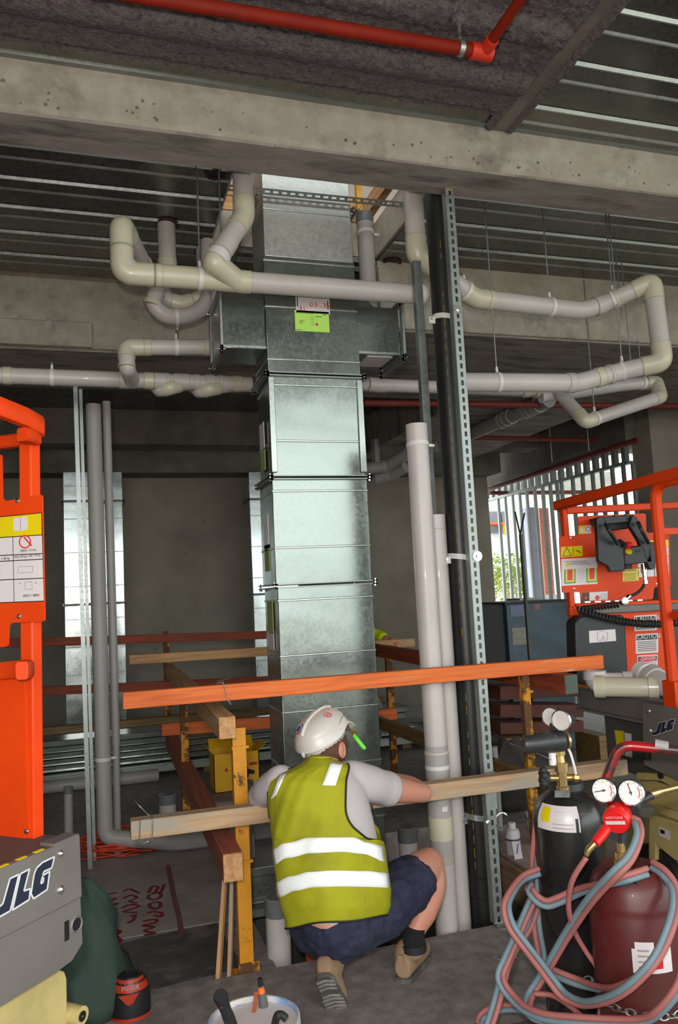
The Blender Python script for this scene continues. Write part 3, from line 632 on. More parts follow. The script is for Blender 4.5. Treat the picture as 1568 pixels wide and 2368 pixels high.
def clamp(t, p, d, r, rod=None, m='clamp_white', up=None, w=0.022):
    d = V(d).normalized(); p = V(p); b = MB(); b.lathe([(r-0.002, -w/2), (r+0.003, -w/2), (r+0.003, w/2), (r-0.002, w/2)], p, d, 24); o = b.build('clamp', M[m], t, ang=60)
    up = V(up) if up is not None else Z1
    b = MB(); b.bar(p+up*(r), p+up*(r+0.022), 0.012, 0.014).cyl(p+up*(r+0.02), p+up*(r+0.036), 0.008, 8); b.build('clamp_lug', M[m], o)
    if rod is not None:
        b = MB(); b.cyl(p+up*(r+0.02), V((p.x, p.y, rod)), 0.0042, 8); b.cyl((p.x, p.y, rod-0.015), (p.x, p.y, rod), 0.008, 8); b.build('hanger_rod', M['galv_dull'], t)
def on(a, b_, px):   # point on the segment a-b whose picture column is nearest px (used to seat clamps)
    best = None
    for k in range(201):
        q = a+(b_-a)*(k/200); v = q-CAM; x = IW/2+FPX*v.dot(RT)/v.dot(FW)
        if best is None or abs(x-px) < best[0]: best = (abs(x-px), q)
    return best[1]
ZR = ZC+0.005
# A: upper soil stack left of the duct, its junction and the long horizontal branch
r = 0.056
pm0, pm1 = PY(982, 681, 4.03), PY(283, 634, 4.03); pm0.z = pm1.z = (pm0.z+pm1.z)/2+0.002
c2 = PY(285, 520, 4.03); c3 = V((0.33, 4.62, c2.z)); c4 = V((0.36, 4.80, 3.74)); 
A = pipe_run('waste_pipe', 'long white horizontal pipe crossing the duct with looped bends at left', [pm0, pm1, V((pm1.x, 4.03, c2.z)), c3, V((0.355, 4.80, 3.70)), V((0.475, 4.82, 3.70)), V((0.475, 4.82, ZC+0.1))], r, [0.11, 0.1, 0.1, 0.07, 0.07], elbows=(1, 2, 3, 4, 5))
dA = (pm1-pm0).normalized()
collar(A, on(pm0, pm1, 350), dA, 0.05, r+0.005); collar(A, on(pm0, pm1, 366), dA, 0.05, r+0.005); collar(A, on(pm0, pm1, 565), dA, 0.07, r+0.005); collar(A, on(pm0, pm1, 974), dA, 0.03, r+0.006, 'clamp_white')
b = MB(); b.cyl(on(pm0, pm1, 375), on(pm0, pm1, 560), r+0.003, 24); b.build('junction_body', M['pvc_cream'], A, ang=60)
clamp(A, on(pm0, pm1, 461), dA, r+0.004, ZR); clamp(A, on(pm0, pm1, 968), dA, r+0.002, ZR)
sv = [V((0.818, 4.03, 4.9)), V((0.818, 4.03, PY(565, 500, 4.03).z)), PY(496, 608, 3.93), on(pm0, pm1, 548)]
A2 = pipe_run('waste_stack', 'white stack pipe dropping left of the duct and kinking into the horizontal pipe', sv, r, [0.07, 0.03], elbows=(1,))
pd_ = (sv[1]-sv[2]).normalized(); q = sv[2]+pd_*0.03
collar(A2, q, pd_, 0.04, r+0.008, 'clamp_white'); b = MB(); b.tube(fillet([sv[2]+pd_*0.02, sv[2], sv[3]], 0.05, 6), r+0.006, 24); b.build('junction_arm', M['pvc_cream'], A2, ang=60)
clamp(A2, q+pd_*0.02, pd_, r+0.006, None, 'clamp_white'); collar(A2, sv[2]+pd_*0.13, pd_, 0.1, r+0.003, 'pvc')
b = MB(); b.cyl((0.69, 4.05, 4.07), V((0.69, 4.05, PY(490, 600, 4.05).z)), 0.0042, 8); b.build('hanger_rod', M['galv_dull'], A2)
# B: lower loops
Y_ = 4.8
B1 = pipe_run('waste_trap', 'white looped trap pipe hanging under the long horizontal pipe, lower loop', [PY(372, 640, Y_), PY(352, 705, Y_-0.05), PY(385, 733, Y_-0.03), PY(450, 730, Y_), PY(486, 690, Y_+0.05), PY(480, 600, Y_+0.1), PY(480, 560, Y_+0.12)], 0.05, 0.09, elbows=(), m='pvc')
collar(B1, PY(352, 702, Y_-0.05), PY(372, 640, Y_)-PY(352, 705, Y_), 0.03, 0.056, 'pvc_cream'); collar(B1, PY(360, 676, Y_-0.02), PY(372, 640, Y_)-PY(352, 705, Y_), 0.02, 0.056, 'pvc_cream')
clamp(B1, PY(408, 733, Y_-0.02), PY(450, 730, Y_)-PY(385, 733, Y_), 0.051, None, up=-Z1)
b = MB(); p = PY(408, 750, Y_-0.02); b.cyl(p, V((p.x, p.y, PY(408, 795, Y_).z)), 0.005, 8); b.build('hanger_rod', M['galv_dull'], B1)
B2 = pipe_run('waste_trap', 'white looped trap pipe hanging under the long horizontal pipe, upper loop', [PY(378, 650, Y_+0.15), PY(376, 690, Y_+0.1), PY(420, 704, Y_+0.1), PY(468, 690, Y_+0.1), PY(476, 650, Y_+0.15), PY(470, 580, Y_+0.2)], 0.05, 0.09, elbows=(2, 3), m='pvc', sleeve=0.01)
# C: small pipe dropping by the branch flange
Yc = 4.75
C1 = pipe_run('waste_pipe', 'white pipe with swan-neck bend left of the duct branch flange', [PY(500, 745, Yc), PY(501, 803, Yc), PY(292, 803, Yc), PY(294, 850, Yc-0.03), PY(305, 880, 4.98)], 0.048, [0.05, 0.07, 0.03], elbows=(1, 2))
b = MB(); b.cyl(PY(502, 770, Yc), V((PY(502, 770, Yc).x, Yc, 3.9)), 0.027, 18); b.build('riser', M['pvc'], C1)
p0, p1 = PY(501, 803, Yc), PY(292, 803, Yc); clamp(C1, on(p0, p1, 408), p1-p0, 0.049, PY(408, 752, Yc).z); collar(C1, PY(293, 846, Yc-0.03), Z1, 0.012, 0.054)
collar(C1, on(p0, p1, 340), p1-p0, 0.045, 0.052)
# D: long low pipe
p0, p1 = V((-1.4, 5.0, 3.07)), V((1.02, 5.0, 3.065))
D1 = pipe_run('waste_pipe', 'long low white horizontal pipe entering from the left edge', [p0, p1], 0.05)
for x, L in ((15, 0.05), (292, 0.1), (345, 0.06), (372, 0.08), (390, 0.02), (420, 0.1), (452, 0.04), (485, 0.06), (508, 0.02), (550, 0.06)): collar(D1, on(p0, p1, x), X1, L, 0.0545, 'pvc_cream' if x in (15, 345, 508, 550) else 'pvc')
clamp(D1, on(p0, p1, 118), X1, 0.051, 3.16)
for x0, x1, nm in ((350, 450, 'left'), (440, 560, 'right')):
    q0, q1 = on(p0, p1, x1), on(p0, p1, x0+22)
    pipe_run('waste_bend', 'short white bend under the low horizontal pipe, '+nm+' of the two', [q0+V((0, 0.04, 0.02)), q1+V((0.06, -0.02, -0.045)), q1+V((0.0, 0.02, -0.055)), q1+V((-0.02, 0.12, 0.0))], 0.045, 0.03, elbows=(1,), m='pvc')
b = MB(); b.tube(fillet([PY(-5, 880, 4.9), PY(4, 893, 4.9), PY(-20, 905, 4.9)], 0.02), 0.02, 10)
# E: right-hand low pipe and G loop
p0, p1 = V((1.6, 5.0, 3.09)), V((3.35, 5.0, 3.09))
E1 = pipe_run('waste_pipe', 'low white horizontal pipe right of the duct behind black pipe', [p0, p1], 0.046)
collar(E1, on(p0, p1, 1215), X1, 0.06, 0.052); collar(E1, on(p0, p1, 1238), X1, 0.02, 0.054); collar(E1, on(p0, p1, 870), V((1, 0.15, 0)), 0.14, 0.051, 'pvc')
G = pipe_run('waste_trap', 'white trap loop pipe hanging at lower right behind the clamped pipe', [PY(1250, 918, 5.0), PY(1440, 890, 4.95), PY(1518, 884, 4.9), PY(1528, 918, 4.8), PY(1355, 975, 4.7), PY(1290, 905, 4.95)], 0.048, [0.05, 0.05, 0.045, 0.06], elbows=(2, 3, 4))
clamp(G, PY(1485, 886, 4.92), X1, 0.051, 3.5); clamp(G, PY(1376, 968, 4.7), (PY(1528, 918, 4.8)-PY(1355, 975, 4.7)), 0.05, 3.55)
# F: clamped pipe at right
zt = 4.9
F0 = V((PY(958, 500, 3.98).x, 3.98, zt)); f1 = V((F0.x, 3.98, PY(973, 592, 3.98).z))
fp = [F0, f1, PY(1098, 690, 4.12), PY(1345, 719, 4.15), PY(1400, 702, 4.12), PY(1508, 652, 3.95), PY(1533, 838, 3.92), PY(1440, 858, 4.05), PY(1335, 886, 4.1), PY(1040, 884, 4.15)]
F_ = pipe_run('waste_pipe', 'white pipe dropping right of the opening then doubling back in a wide loop', fp, 0.058, [0.08, 0.06, 0.05, 0.04, 0.09, 0.09, 0.04, 0.04], elbows=(1, 2, 5, 6))
for i, px, L, mm in ((2, 1130, 0.03, 'pvc_cream'), (3, 1385, 0.06, 'pvc'), (4, 1425, 0.02, 'pvc_cream'), (7, 1385, 0.05, 'pvc_cream'), (7, 1410, 0.02, 'pvc'), (8, 1318, 0.05, 'pvc')): collar(F_, on(fp[i], fp[i+1], px), fp[i+1]-fp[i], L, 0.0635, mm)
for i, px in ((2, 1272), (4, 1418), (6, 1438), (8, 1150)): clamp(F_, on(fp[i], fp[i+1], px), fp[i+1]-fp[i], 0.060, ZR)
clamp(F_, on(fp[1], fp[2], 1075), fp[2]-fp[1], 0.062)
b = MB(); p = PY(1432, 545, 4.75); b.cyl((p.x, p.y, ZR), (p.x, p.y, 3.15), 0.0042, 8); p = PY(1422, 560, 4.5); b.cyl((p.x, p.y, ZR), (p.x, p.y, 3.5), 0.0042, 8); b.build_each('hanger_rod', M['galv_dull'], F_)
# H, J: grey pipes beyond
H = pipe_run('grey_pipe', 'grey pipe with ribbed couplings slanting up under the pale soffit', [PY(1085, 1005, 8.4), PY(1270, 925, 6.6)], 0.075, m='pvc_grey'); h0, h1 = PY(1085, 1005, 8.4), PY(1270, 925, 6.6)
for x in (1160, 1170, 1182, 1215, 1225, 1236, 1246): collar(H, on(h0, h1, x), h1-h0, 0.06, 0.09, 'pvc_grey')
b = MB(); q = (h0+h1)/2; b.cyl(q, (q.x, q.y, 3.6), 0.005, 6); b.build('hanger_rod', M['galv_dull'], H)
J = pipe_run('grey_pipe', 'dim grey pipe branching near the back wall behind the tall white pipe', [PY(830, 1085, 9.6), PY(895, 1078, 9.6), PY(950, 1042, 9.3), PY(1010, 1030, 9.1)], 0.085, 0.06, m='pvc_grey', fm='pvc_grey')
J2 = pipe_run('grey_pipe', 'short dim grey stub below the branching pipe near back wall', [PY(870, 1108, 9.7), PY(905, 1098, 9.6), PY(938, 1080, 9.4)], 0.075, 0.05, m='pvc_grey', fm='pvc_grey')
for px in (862, 872, 938): 
    b = MB(); p = PY(px, 1070, 9.5); b.cyl(p, (p.x, p.y, 3.65), 0.006 if px != 872 else 0.045, 8); b.build('hanger_rod', M['pvc_grey'] if px == 872 else M['galv_dull'], J)
# K: capped riser beside the duct
kx = PY(842, 520, 4.36).x+0.005
K = thing('capped_riser', (kx+0.01, 4.36, 3.352), 'white riser pipe with taped grey top right of the riser duct', 'pipe')
b = MB(); b.cyl((kx+0.01, 4.385, 3.352), (kx, 4.36, 3.985), 0.052, 24); b.build('pipe', M['pvc_grey'], K); b = MB(); b.cyl((kx, 4.36, 3.94), (kx, 4.36, 4.0), 0.0545, 24); b.build('taped_cap', M['tape_grey'], K)
clamp(K, (kx, 4.36, PY(843, 540, 4.36).z), (0, 0.1, 1), 0.053, None, up=X1); 
# L: tall cut pipes
T1 = thing('tall_pipe', (1.63, 3.72, -0.6), 'tall white pipe with open cut top, taller of the pair beside black pipe', 'pipe')
def open_pipe(t, x, y, z0, z1, r, m):
    b = MB(); b.lathe([(r, z0), (r, z1), (r-0.006, z1), (r-0.006, z1-0.5)], (x, y, 0), Z1, 32, close=False); b.build('pipe', M[m], t, ang=60)
open_pipe(T1, 1.63, 3.72, -0.6, 2.515, 0.0565, 'pvc')
def zat(px, py, Y): return PY(px, py, Y).z
for (ya, yb_, rr, mm) in ((1724, 1762, 0.057, 'pvc_grey'), (1738, 1745, 0.0615, 'pvc'), (1745, 1800, 0.0605, 'pvc_grey'), (1770, 1781, 0.062, 'clamp_white'), (1800, 1865, 0.058, 'pvc_grey'), (1865, 1890, 0.0605, 'pvc_grey'), (1890, 1945, 0.0615, 'pvc_cream'), (1945, 1985, 0.059, 'pvc_grey'), (1985, 2000, 0.058, 'pvc_joint')):
    za, zb = zat(1005, yb_, 3.70), zat(1005, ya, 3.70); collar(T1, (1.63, 3.72, (za+zb)/2), Z1, zb-za, rr, mm)
b = MB(); z = zat(1000, 1875, 3.66); b.box(1.615, 1.645, 3.6585, 3.6605, z-0.012, z+0.012); b.build('sticker', M['decal_white'], T1)
clamp(T1, (1.63, 3.72, zat(970, 1028, 3.70)), (0.0, 0.12, 1), 0.0575, None, up=X1)
b = MB(); b.bar((1.69, 3.72, zat(970, 1026, 3.7)), (1.77, 3.91, zat(970, 1026, 3.7)), 0.006, 0.006); b.build('clamp_rod', M['galv_dull'], T1)
T2 = thing('tall_pipe', (1.755, 3.80, -0.6), 'shorter white pipe with open cut top between tall pipe and black pipe', 'pipe')
open_pipe(T2, 1.748, 3.81, -0.6, zat(1020, 1190, 3.78), 0.052, 'pvc'); collar(T2, (1.748, 3.81, zat(1025, 1222, 3.78)), Z1, 0.006, 0.053, 'pvc_joint')
# M: left vertical pipe, conduit and floor pipe
ML = thing('tall_pipe', (0.03, 5.6, 0), 'white vertical pipe standing left with bracket behind orange lift', 'pipe')
b = MB(); b.tube(fillet([(0.015, 5.6, 3.05), (0.045, 5.6, 0.13), (0.5, 5.5, 0.06), (1.35, 5.38, 0.09)], 0.06), 0.052, 24); b.build('pipe', M['pvc_grey'], ML, ang=60)
clamp(ML, (0.04, 5.6, zat(235, 1755, 5.6)), Z1, 0.053, None, up=V((1, 0, 0))); collar(ML, (0.03, 5.6, zat(220, 1163, 5.6)), Z1, 0.005, 0.053, 'pvc_joint')
b = MB(); b.cyl((0.125, 5.7, 0.7), (0.105, 5.7, 3.1), 0.030, 14); b.cyl((0.125, 5.7, -0.015), (0.125, 5.7, 0.75), 0.025, 14); tag(b.build('conduit', M['pvc_grey']), 'thin dark grey conduit right behind the left vertical pipe', 'conduit')
def straightbar(px0, py0, px1, py1, Y, w, label, m='galv_dull'):
    b = MB(); p, q = PY(px0, py0, Y), PY(px1, py1, Y); q = p+(q-p)*((p.z+0.015)/(p.z-q.z)); b.bar(p, q, w, 0.018).bar(p+V((w/2, -0.009, 0)), q+V((w/2, -0.009, 0)), 0.003, 0.003); return tag(b.build('steel_stud', M[m]), label, 'stud')
straightbar(173, 860, 205, 1905, 5.45, 0.026, 'wide galvanised stud standing left of the white vertical pipe')
straightbar(186, 900, 216, 1900, 5.62, 0.02, 'narrow bent galvanised stud tucked close to the white vertical pipe')
# sprinkler pipe under the lagging
sp = thing('sprinkler_pipe', (0.9, 2.69, 3.82), 'red sprinkler pipe under the sprayed ceiling with elbow at right', 'pipe')
e0, e1, e2 = V((-1.2, 2.72, 3.85)), V((1.575, 2.672, 3.85)), PZ(1212, -14, 3.87)
b = MB(); b.tube([e0, e1], 0.0275, 20); b.build('pipe', M['red_pipe'], sp); b = MB(); b.tube([e1, e1+(e2-e1)*1.6], 0.021, 18); b.build('branch', M['red_pipe'], sp)
b = MB(); b.tube([e1-X1*0.06, e1+X1*0.035], 0.034, 18); b.tube([e1, e1+(e2-e1).normalized()*0.075], 0.028, 16); b.build('elbow', mat('red_bright', c(196, 46, 26), 0.5), sp)
clamp(sp, e1-X1*0.105, X1, 0.028, None, 'galv_bright'); b = MB(); b.cyl(e1-X1*0.105+Z1*0.03, e1-X1*0.105+Z1*0.19, 0.008, 8).ball(e1+V((-0.105, 0, 0.13)), 0.03); b.build('hanger_rod', M['spray'], sp)
for lab, p, q, rr in (('dark red pipe crossing behind the low white pipes', PY(840, 932, 6.7), PY(1600, 940, 6.7), 0.032), ('dark red pipe crossing under pale soffit toward right wall', PY(1085, 1012, 8.5), PY(1475, 1020, 8.5), 0.03),
                      ('dark red pipe slanting along the facade beam', PX(1090, 1145, 6.0), PX(1478, 1016, 6.0), 0.034), ('dark red pipe dropping to cross behind the facade studs', PY(1133, 1140, 11.0), PY(1440, 1137, 11.0), 0.03)):
    b = MB(); b.cyl(p, q, rr, 12); tag(b.build('sprinkler_pipe', M['red_pipe_dark']), lab, 'pipe')
    if 'studs' in lab: pass
# cable tray on drop rods
tt = thing('cable_tray', PY(1320, 1052, 8.6), 'short perforated tray hanging on two thin rods near facade', 'cable tray')
p, q = PY(1277, 1068, 8.6), PY(1362, 1042, 8.2); b = MB(); slotted(b, p, q, Y1, 0.08, Z1*0.004, 0.09, 0.05, 0.03); b.build('tray', M['galv_bright'], tt)
for a, z in ((p, 4.04), (q, 4.04)): b = MB(); b.cyl(a, (a.x, a.y, z), 0.007, 6); b.build('hanger_rod', M['galv_dull'], tt)
# fire collars in the deck holes
def hole(px, py, r_, lab, red=True):
    p = PZ(px, py, ZC-0.004); t = thing('fire_collar', p, lab, 'collar')
    b = MB(); b.lathe([(r_*0.72, 0.02), (r_*0.72, -0.012), (r_, -0.008), (r_, 0.0)], p, Z1, 24, close=False); b.build('ring', mat('collar_red', c(66, 30, 28), 0.7) if red and 'collar_red' not in M else M.get('collar_red'), t)
    b = MB(); b.cyl(p+Z1*0.001, p-Z1*0.002, r_*0.72, 24); b.build('hole', M['decal_black'], t)
hole(498, 401, 0.062, 'dark round collar in the deck left of the white stack pipe'); hole(905, 608, 0.075, 'red rimmed round collar in deck right of duct opening'); hole(470, 583, 0.06, 'small red collar in the deck behind the kinked stack pipe'); hole(387, 517, 0.075, 'cut hole in deck around the short drop pipe')
b = MB(); p = PZ(905, 612, ZC-0.01); p2 = PZ(898, 640, 3.6); b.lathe([(0.07, 0), (0.095, -0.06), (0.1, -0.2), (0.09, -0.42), (0.0, -0.43)], p+V((0.0, 0.03, 0)), Z1, 18)
# things seen through the slab opening
b = MB(); q = PY(831, 490, 4.5); b.bar((q.x, 4.5, 4.02), (q.x-0.002, 4.5, 5.1), 0.034, 0.034); b.bar((q.x, 4.5, 4.43), (q.x+0.13, 4.5, 4.43), 0.05, 0.04); tag(b.build('guard_post', mat('yellow_new', c(240, 170, 30), 0.5)), 'yellow steel post upstairs seen through the slab opening', 'post')

timber_up = []
E_UP = True
# ================================================================== GUARD RAILS
def timber(p, q, w, h, m, label, name='guard_rail', bevel=0.004, twist=0.0, endmat=None, cat='timber'):
    p = V(p); q = V(q); d = q-p; L = d.length; d.normalize(); u = Z1.cross(d).normalized(); n = d.cross(u)
    b = MB(); b.obox((0, 0, 0), X1*(L/2), Y1*(w/2), Z1*(h/2)); o = b.build(name, M[m], loc=(0, 0, 0), bevel=bevel)
    R_ = Matrix((d, u, n)).transposed() @ Matrix.Rotation(twist, 3, 'X')
    o.matrix_world = Matrix.Translation((p+q)/2) @ R_.to_4x4(); o['_org'] = (0, 0, 0); tag(o, label, cat)
    if endmat:
        b = MB(); b.obox((-L/2-0.001, 0, 0), X1*0.0015, Y1*(w/2-0.002), Z1*(h/2-0.002)); e = b.build('painted_end', M[endmat], o)
    return o
wood('endgrain', c(188, 140, 92), c(150, 104, 64))
timber((1.935, 3.95, 4.40), (1.935, 5.3, 4.40), 0.06, 0.12, 'timber_pale', 'timber beam upstairs along right edge of the slab opening', 'upper_timber')
timber((0.80, 5.13, 4.375), (2.0, 5.13, 4.375), 0.07, 0.10, 'timber_pale', 'lower pale plank upstairs at back of the slab opening', 'upper_timber')
timber((0.78, 5.13, 4.475), (2.0, 5.13, 4.475), 0.07, 0.09, 'timber_pale', 'upper pale plank upstairs at back of the slab opening', 'upper_timber')
timber((0.3, 6.2, PY(545, 444, 6.2).z), (1.6, 6.2, PY(545, 444, 6.2).z), 0.05, 0.11, 'lvl_orange', 'orange guard timber upstairs seen left of the stack pipe', 'upper_timber')
b = MB(); b.box(0.34, 0.39, 6.23, 6.28, 4.32, PY(545, 444, 6.2).z+0.1); tag(b.build('guard_post', M['yellow_paint']), 'short yellow post upstairs behind the orange guard timber', 'post')
t1 = timber((0.11, 3.585, 1.238), (2.545, 3.585, 1.228), 0.045, 0.072, 'lvl_orange', 'long orange timber top rail in front of the riser duct')
t2 = timber((0.13, 3.545, 0.708), (2.60, 3.545, 0.693), 0.07, 0.078, 'timber_grey', 'weathered timber mid rail under the crouching man\'s arms')
timber((0.535, 3.42, 1.105), (0.60, 6.95, 1.085), 0.072, 0.092, 'timber_pale', 'pale square timber running back under left end of orange rail', endmat='endgrain')
timber((0.54, 3.42, 0.53), (0.60, 6.95, 0.50), 0.085, 0.115, 'timber_red', 'red stained timber running back under left end of mid rail', endmat='endgrain')
timber((2.265, 3.45, 1.145), (2.265, 6.75, 1.17), 0.075, 0.095, 'timber_darkred', 'dark red timber with green end running back under orange rail', endmat='mgreen' if 'mgreen' in M else (mat('mgreen', c(70, 84, 76), 0.7) and 'mgreen'))
timber((2.27, 3.60, 0.585), (2.27, 6.75, 0.56), 0.05, 0.09, 'timber_brown', 'brown timber running back under right end of mid rail')
timber((0.26, 6.6, 1.21), (2.74, 6.6, 1.185), 0.05, 0.075, 'timber_pale', 'pale timber top rail on far side of the opening')
timber((0.50, 6.6, 0.635), (2.53, 6.6, 0.575), 0.05, 0.095, 'lvl_orange', 'orange timber mid rail on far side of the opening')
timber((-0.9, 8.25, 1.34), (2.0, 8.25, 1.25), 0.045, 0.085, 'timber_darkred', 'dark red timber top rail near the back wall')
timber((-0.9, 8.25, 0.87), (2.0, 8.25, 0.775), 0.045, 0.085, 'timber_darkred', 'dark red timber mid rail near the back wall')
def post(x, y, z0, z1, w, m, label, lean=0.0, foot=True):
    t = thing('guard_post', (x, y, z0), label, 'post'); a = w*0.8
    b = MB(); b.box(x-w/2, x+w/2, y-0.004, y, z0, z1).box(x-w/2, x-w/2+0.006, y, y+a, z0, z1); b.build('angle', M[m], t)
    if foot:
        b = MB(); b.box(x-w*0.9, x+w*0.9, y-0.01, y+a*1.2, z0, z0+0.008).box(x-w*0.6, x+w*0.9, y-0.006, y+0.0, z0+0.008, z0+0.05); b.build('foot', M['yellow_rust'], t)
    for k, z in enumerate((z0+0.45*(z1-z0), z0+0.92*(z1-z0))):
        b = MB(); b.box(x-w/2-0.006, x+w/2+0.012, y-0.012, y-0.004, z-0.006, z+0.006); b.build('bracket', M[m], t)
    return t
post(0.625, 3.665, -0.015, 1.06, 0.062, 'yellow_paint', 'yellow painted guard post at near left corner of the opening')
post(0.575, 5.55, -0.015, 1.04, 0.05, 'yellow_rust', 'yellow guard post halfway along left side of the opening')
post(0.70, 8.30, -0.015, 1.36, 0.06, 'yellow_rust', 'dim yellow guard post behind the pale far rail')
post(2.53, 6.70, -0.015, 1.25, 0.055, 'yellow_rust', 'rusty yellow guard post on far side right of the duct')
post(2.11, 3.625, 0.0, 1.20, 0.042, 'yellow_rust', 'rusty yellow guard post under the orange rail right of black pipe')
# wire ties
def tie(path, label):
    b = MB(); b.tube(smooth_path(path, 4), 0.0022, 6); tag(b.build('wire_tie', M['galv_dull']), label, 'wire')
x = 0.545
tie([(x-0.03, 3.555, 1.28), (x, 3.558, 1.278), (x+0.02, 3.556, 1.2), (x+0.03, 3.55, 1.19), (x+0.01, 3.62, 1.28), (x-0.02, 3.6, 1.285), (x+0.03, 3.56, 1.30)], 'thin wire tie around the orange rail at left')
tie([(0.17, 3.505, 0.75), (0.168, 3.505, 0.66), (0.2, 3.52, 0.655), (0.215, 3.505, 0.66), (0.22, 3.505, 0.75), (0.21, 3.54, 0.752), (0.17, 3.53, 0.80), (0.15, 3.56, 0.82)], 'twisted wire tie at left end of the mid rail')
# laths leaning by the near post
for i, (a, e, m, lb) in enumerate((((0.495, 3.66, -0.01), (0.575, 3.80, 0.50), 'timber_pale', 'pale lath leaning left of the near yellow post, outer one'), ((0.545, 3.66, -0.01), (0.60, 3.80, 0.46), 'timber_grey', 'pale dusty lath leaning against near yellow post, inner one'))):
    timber(a, e, 0.018, 0.032, m, lb, 'lath', 0.002)
# ================================================================== FLOOR CLUTTER
# capped pipe stubs
def stub(x, y, z0, z1, r_, label, capm='tape_grey', capL=0.07, m='pvc', lean=(0, 0)):
    t = thing('pipe_stub', (x, y, z0), label, 'pipe stub'); q = V((x+lean[0], y+lean[1], z1))
    b = MB(); b.cyl((x, y, z0), q, r_, 24); b.build('pipe', M[m], t)
    b = MB(); d = (q-V((x, y, z0))).normalized(); b.lathe([(r_+0.003, -capL), (r_+0.004, -0.004), (r_*0.9, 0.002), (0.001, 0.003)], q, d, 24); b.build('taped_cap', M[capm], t); return t
stub(0.845, 4.85, -0.6, 0.47, 0.038, 'slim white stub with grey tape left of the man behind mid rail')
stub(0.50, 6.2, -0.015, 0.22, 0.062, 'short taped stub on floor behind left end of mid rail')
stub(-0.2, 6.15, -0.015, 0.37, 0.03, 'thin marked stub standing on floor near orange lift', m='pvc_grey', capL=0.05)
stub(1.735, 4.45, -0.6, 0.27, 0.056, 'white stub with grey tape right of the man behind his arm', capL=0.08)
stub(0.80, 3.79, -0.6, 0.245, 0.057, 'white stub with grey tape in near left corner of the opening', capL=0.08)
stub(0.90, 5.0, -0.6, 0.52, 0.03, 'second slim stub tucked behind the first one at left', m='pvc_grey')
for k, (x_, y_) in enumerate(((0.955, 3.80), (1.035, 3.84))):
    b = MB(); b.cyl((x_, y_, -0.8), (x_, y_, 0.28-0.06*k), 0.027, 16); tag(b.build('orange_conduit', mat('conduit_orange', c(176, 84, 30), 0.5) if k == 0 else M['conduit_orange']), 'orange conduit rising from the opening beside the man, '+('left' if k == 0 else 'right')+' one', 'conduit')
# steelwork seen low in the opening
low = thing('lower_duct', (0.95, 5.0, -0.6), 'dim galvanised duct frames low in the floor opening', 'duct')
b = MB(); b.box(0.80, 1.45, 4.72, 5.2, -0.6, 0.06); b.build('duct_section', M['galv_dull'], low, bevel=0.004)
for z in (0.07, -0.12): b = MB(); b.box(0.78, 1.5, 4.68, 4.72, z-0.025, z+0.025); b.build('flange', M['galv_dull'], low, bevel=0.004)
b = MB(); b.box(0.762, 0.945, 4.35, 4.39, -0.05, -0.01); tag(b.build('floor_channel', M['galv_dull']), 'short steel channel left of the duct at floor level', 'channel')
b = MB(); b.box(1.515, 1.66, 4.6, 4.64, 0.02, 0.06); tag(b.build('floor_channel', M['galv_dull']), 'short steel channel right of the duct at floor level', 'channel')
b = MB(); b.box(1.0, 1.42, 5.42, 5.50, -0.015, 0.10); 
timber((0.80, 5.5, 0.12), (0.38, 5.52, 0.11), 0.06, 0.10, 'timber_brown', 'short brown timber block behind left end of mid rail', 'timber_block')
# plank stack right of the opening, slab edge board
timber((2.385, 3.70, -0.13), (2.385, 5.25, -0.13), 0.02, 0.2, 'plywood', 'plywood edge board on right side of floor opening', 'edge_board')
# cord coil
random.seed(21); pts = []
for k in range(17):
    cx, cy = 0.10+random.uniform(-0.08, 0.1), 5.72+random.uniform(-0.08, 0.08); ra, rb = random.uniform(0.13, 0.30), random.uniform(0.10, 0.26); ph = random.uniform(0, 6.28); zz_ = 0.0+k*0.006
    for j in range(7):
        a = ph+2*math.pi*j/7*random.uniform(0.9, 1.1); pts.append(V((cx+ra*math.cos(a), cy+rb*math.sin(a), max(0.0, zz_+random.uniform(-0.006, 0.02)))))
b = MB(); b.tube(smooth_path(pts, 4), 0.0055, 6); tag(b.build('extension_cord', mat('cord_red', c(205, 66, 40), 0.5, var=0.1)), 'tangled coil of red orange cord on floor by left vertical pipe', 'cord')
# stud pile at the back
random.seed(9); names = ['top', 'second', 'third', 'fourth', 'bottom']
for k in range(5):
    z = 0.385-k*0.058; dx = random.uniform(-0.15, 0.1)
    b = MB(); x0, x1 = -1.2+dx, 3.3+dx*2
    b.box(x0, x1, 8.0+0.01*k, 8.012+0.01*k, z-0.026, z+0.026).box(x0, x1, 8.0, 8.35, z+0.022, z+0.026).box(x0, x1, 8.0, 8.35, z-0.026, z-0.022)
    tag(b.build('steel_stud', M['galv'], bevel=0.002), 'long galvanised stud lying in the floor pile, '+names[k]+' of the stack', 'stud', 'stacked studs at the back')
b = MB(); b.box(-1.3, 3.5, 7.93, 8.38, 0.035, 0.115).box(-1.3, 3.5, 7.91, 7.93, 0.10, 0.118); tag(b.build('steel_track', M['galv_dull'], bevel=0.003), 'wide steel track lying under the stack of studs', 'track')
b = MB(); b.box(-1.2, -1.1, 7.95, 8.36, -0.015, 0.035).box(3.1, 3.2, 7.95, 8.36, -0.015, 0.035).box(1, 1.1, 7.95, 8.36, -0.015, 0.035); [tag(o_, 'timber bearer on floor under the stud pile, '+w_+' one', 'timber') for o_, w_ in zip([n_.build('bearer', M['timber_brown']) for n_ in b.islands()], ('left', 'right', 'middle'))]
b = MB(); b.cyl((-1.4, 7.78, 0.045), (0.55, 7.75, 0.045), 0.055, 18); tag(b.build('loose_pipe', M['pvc_grey']), 'loose white pipe lying on floor in front of stud pile', 'pipe')
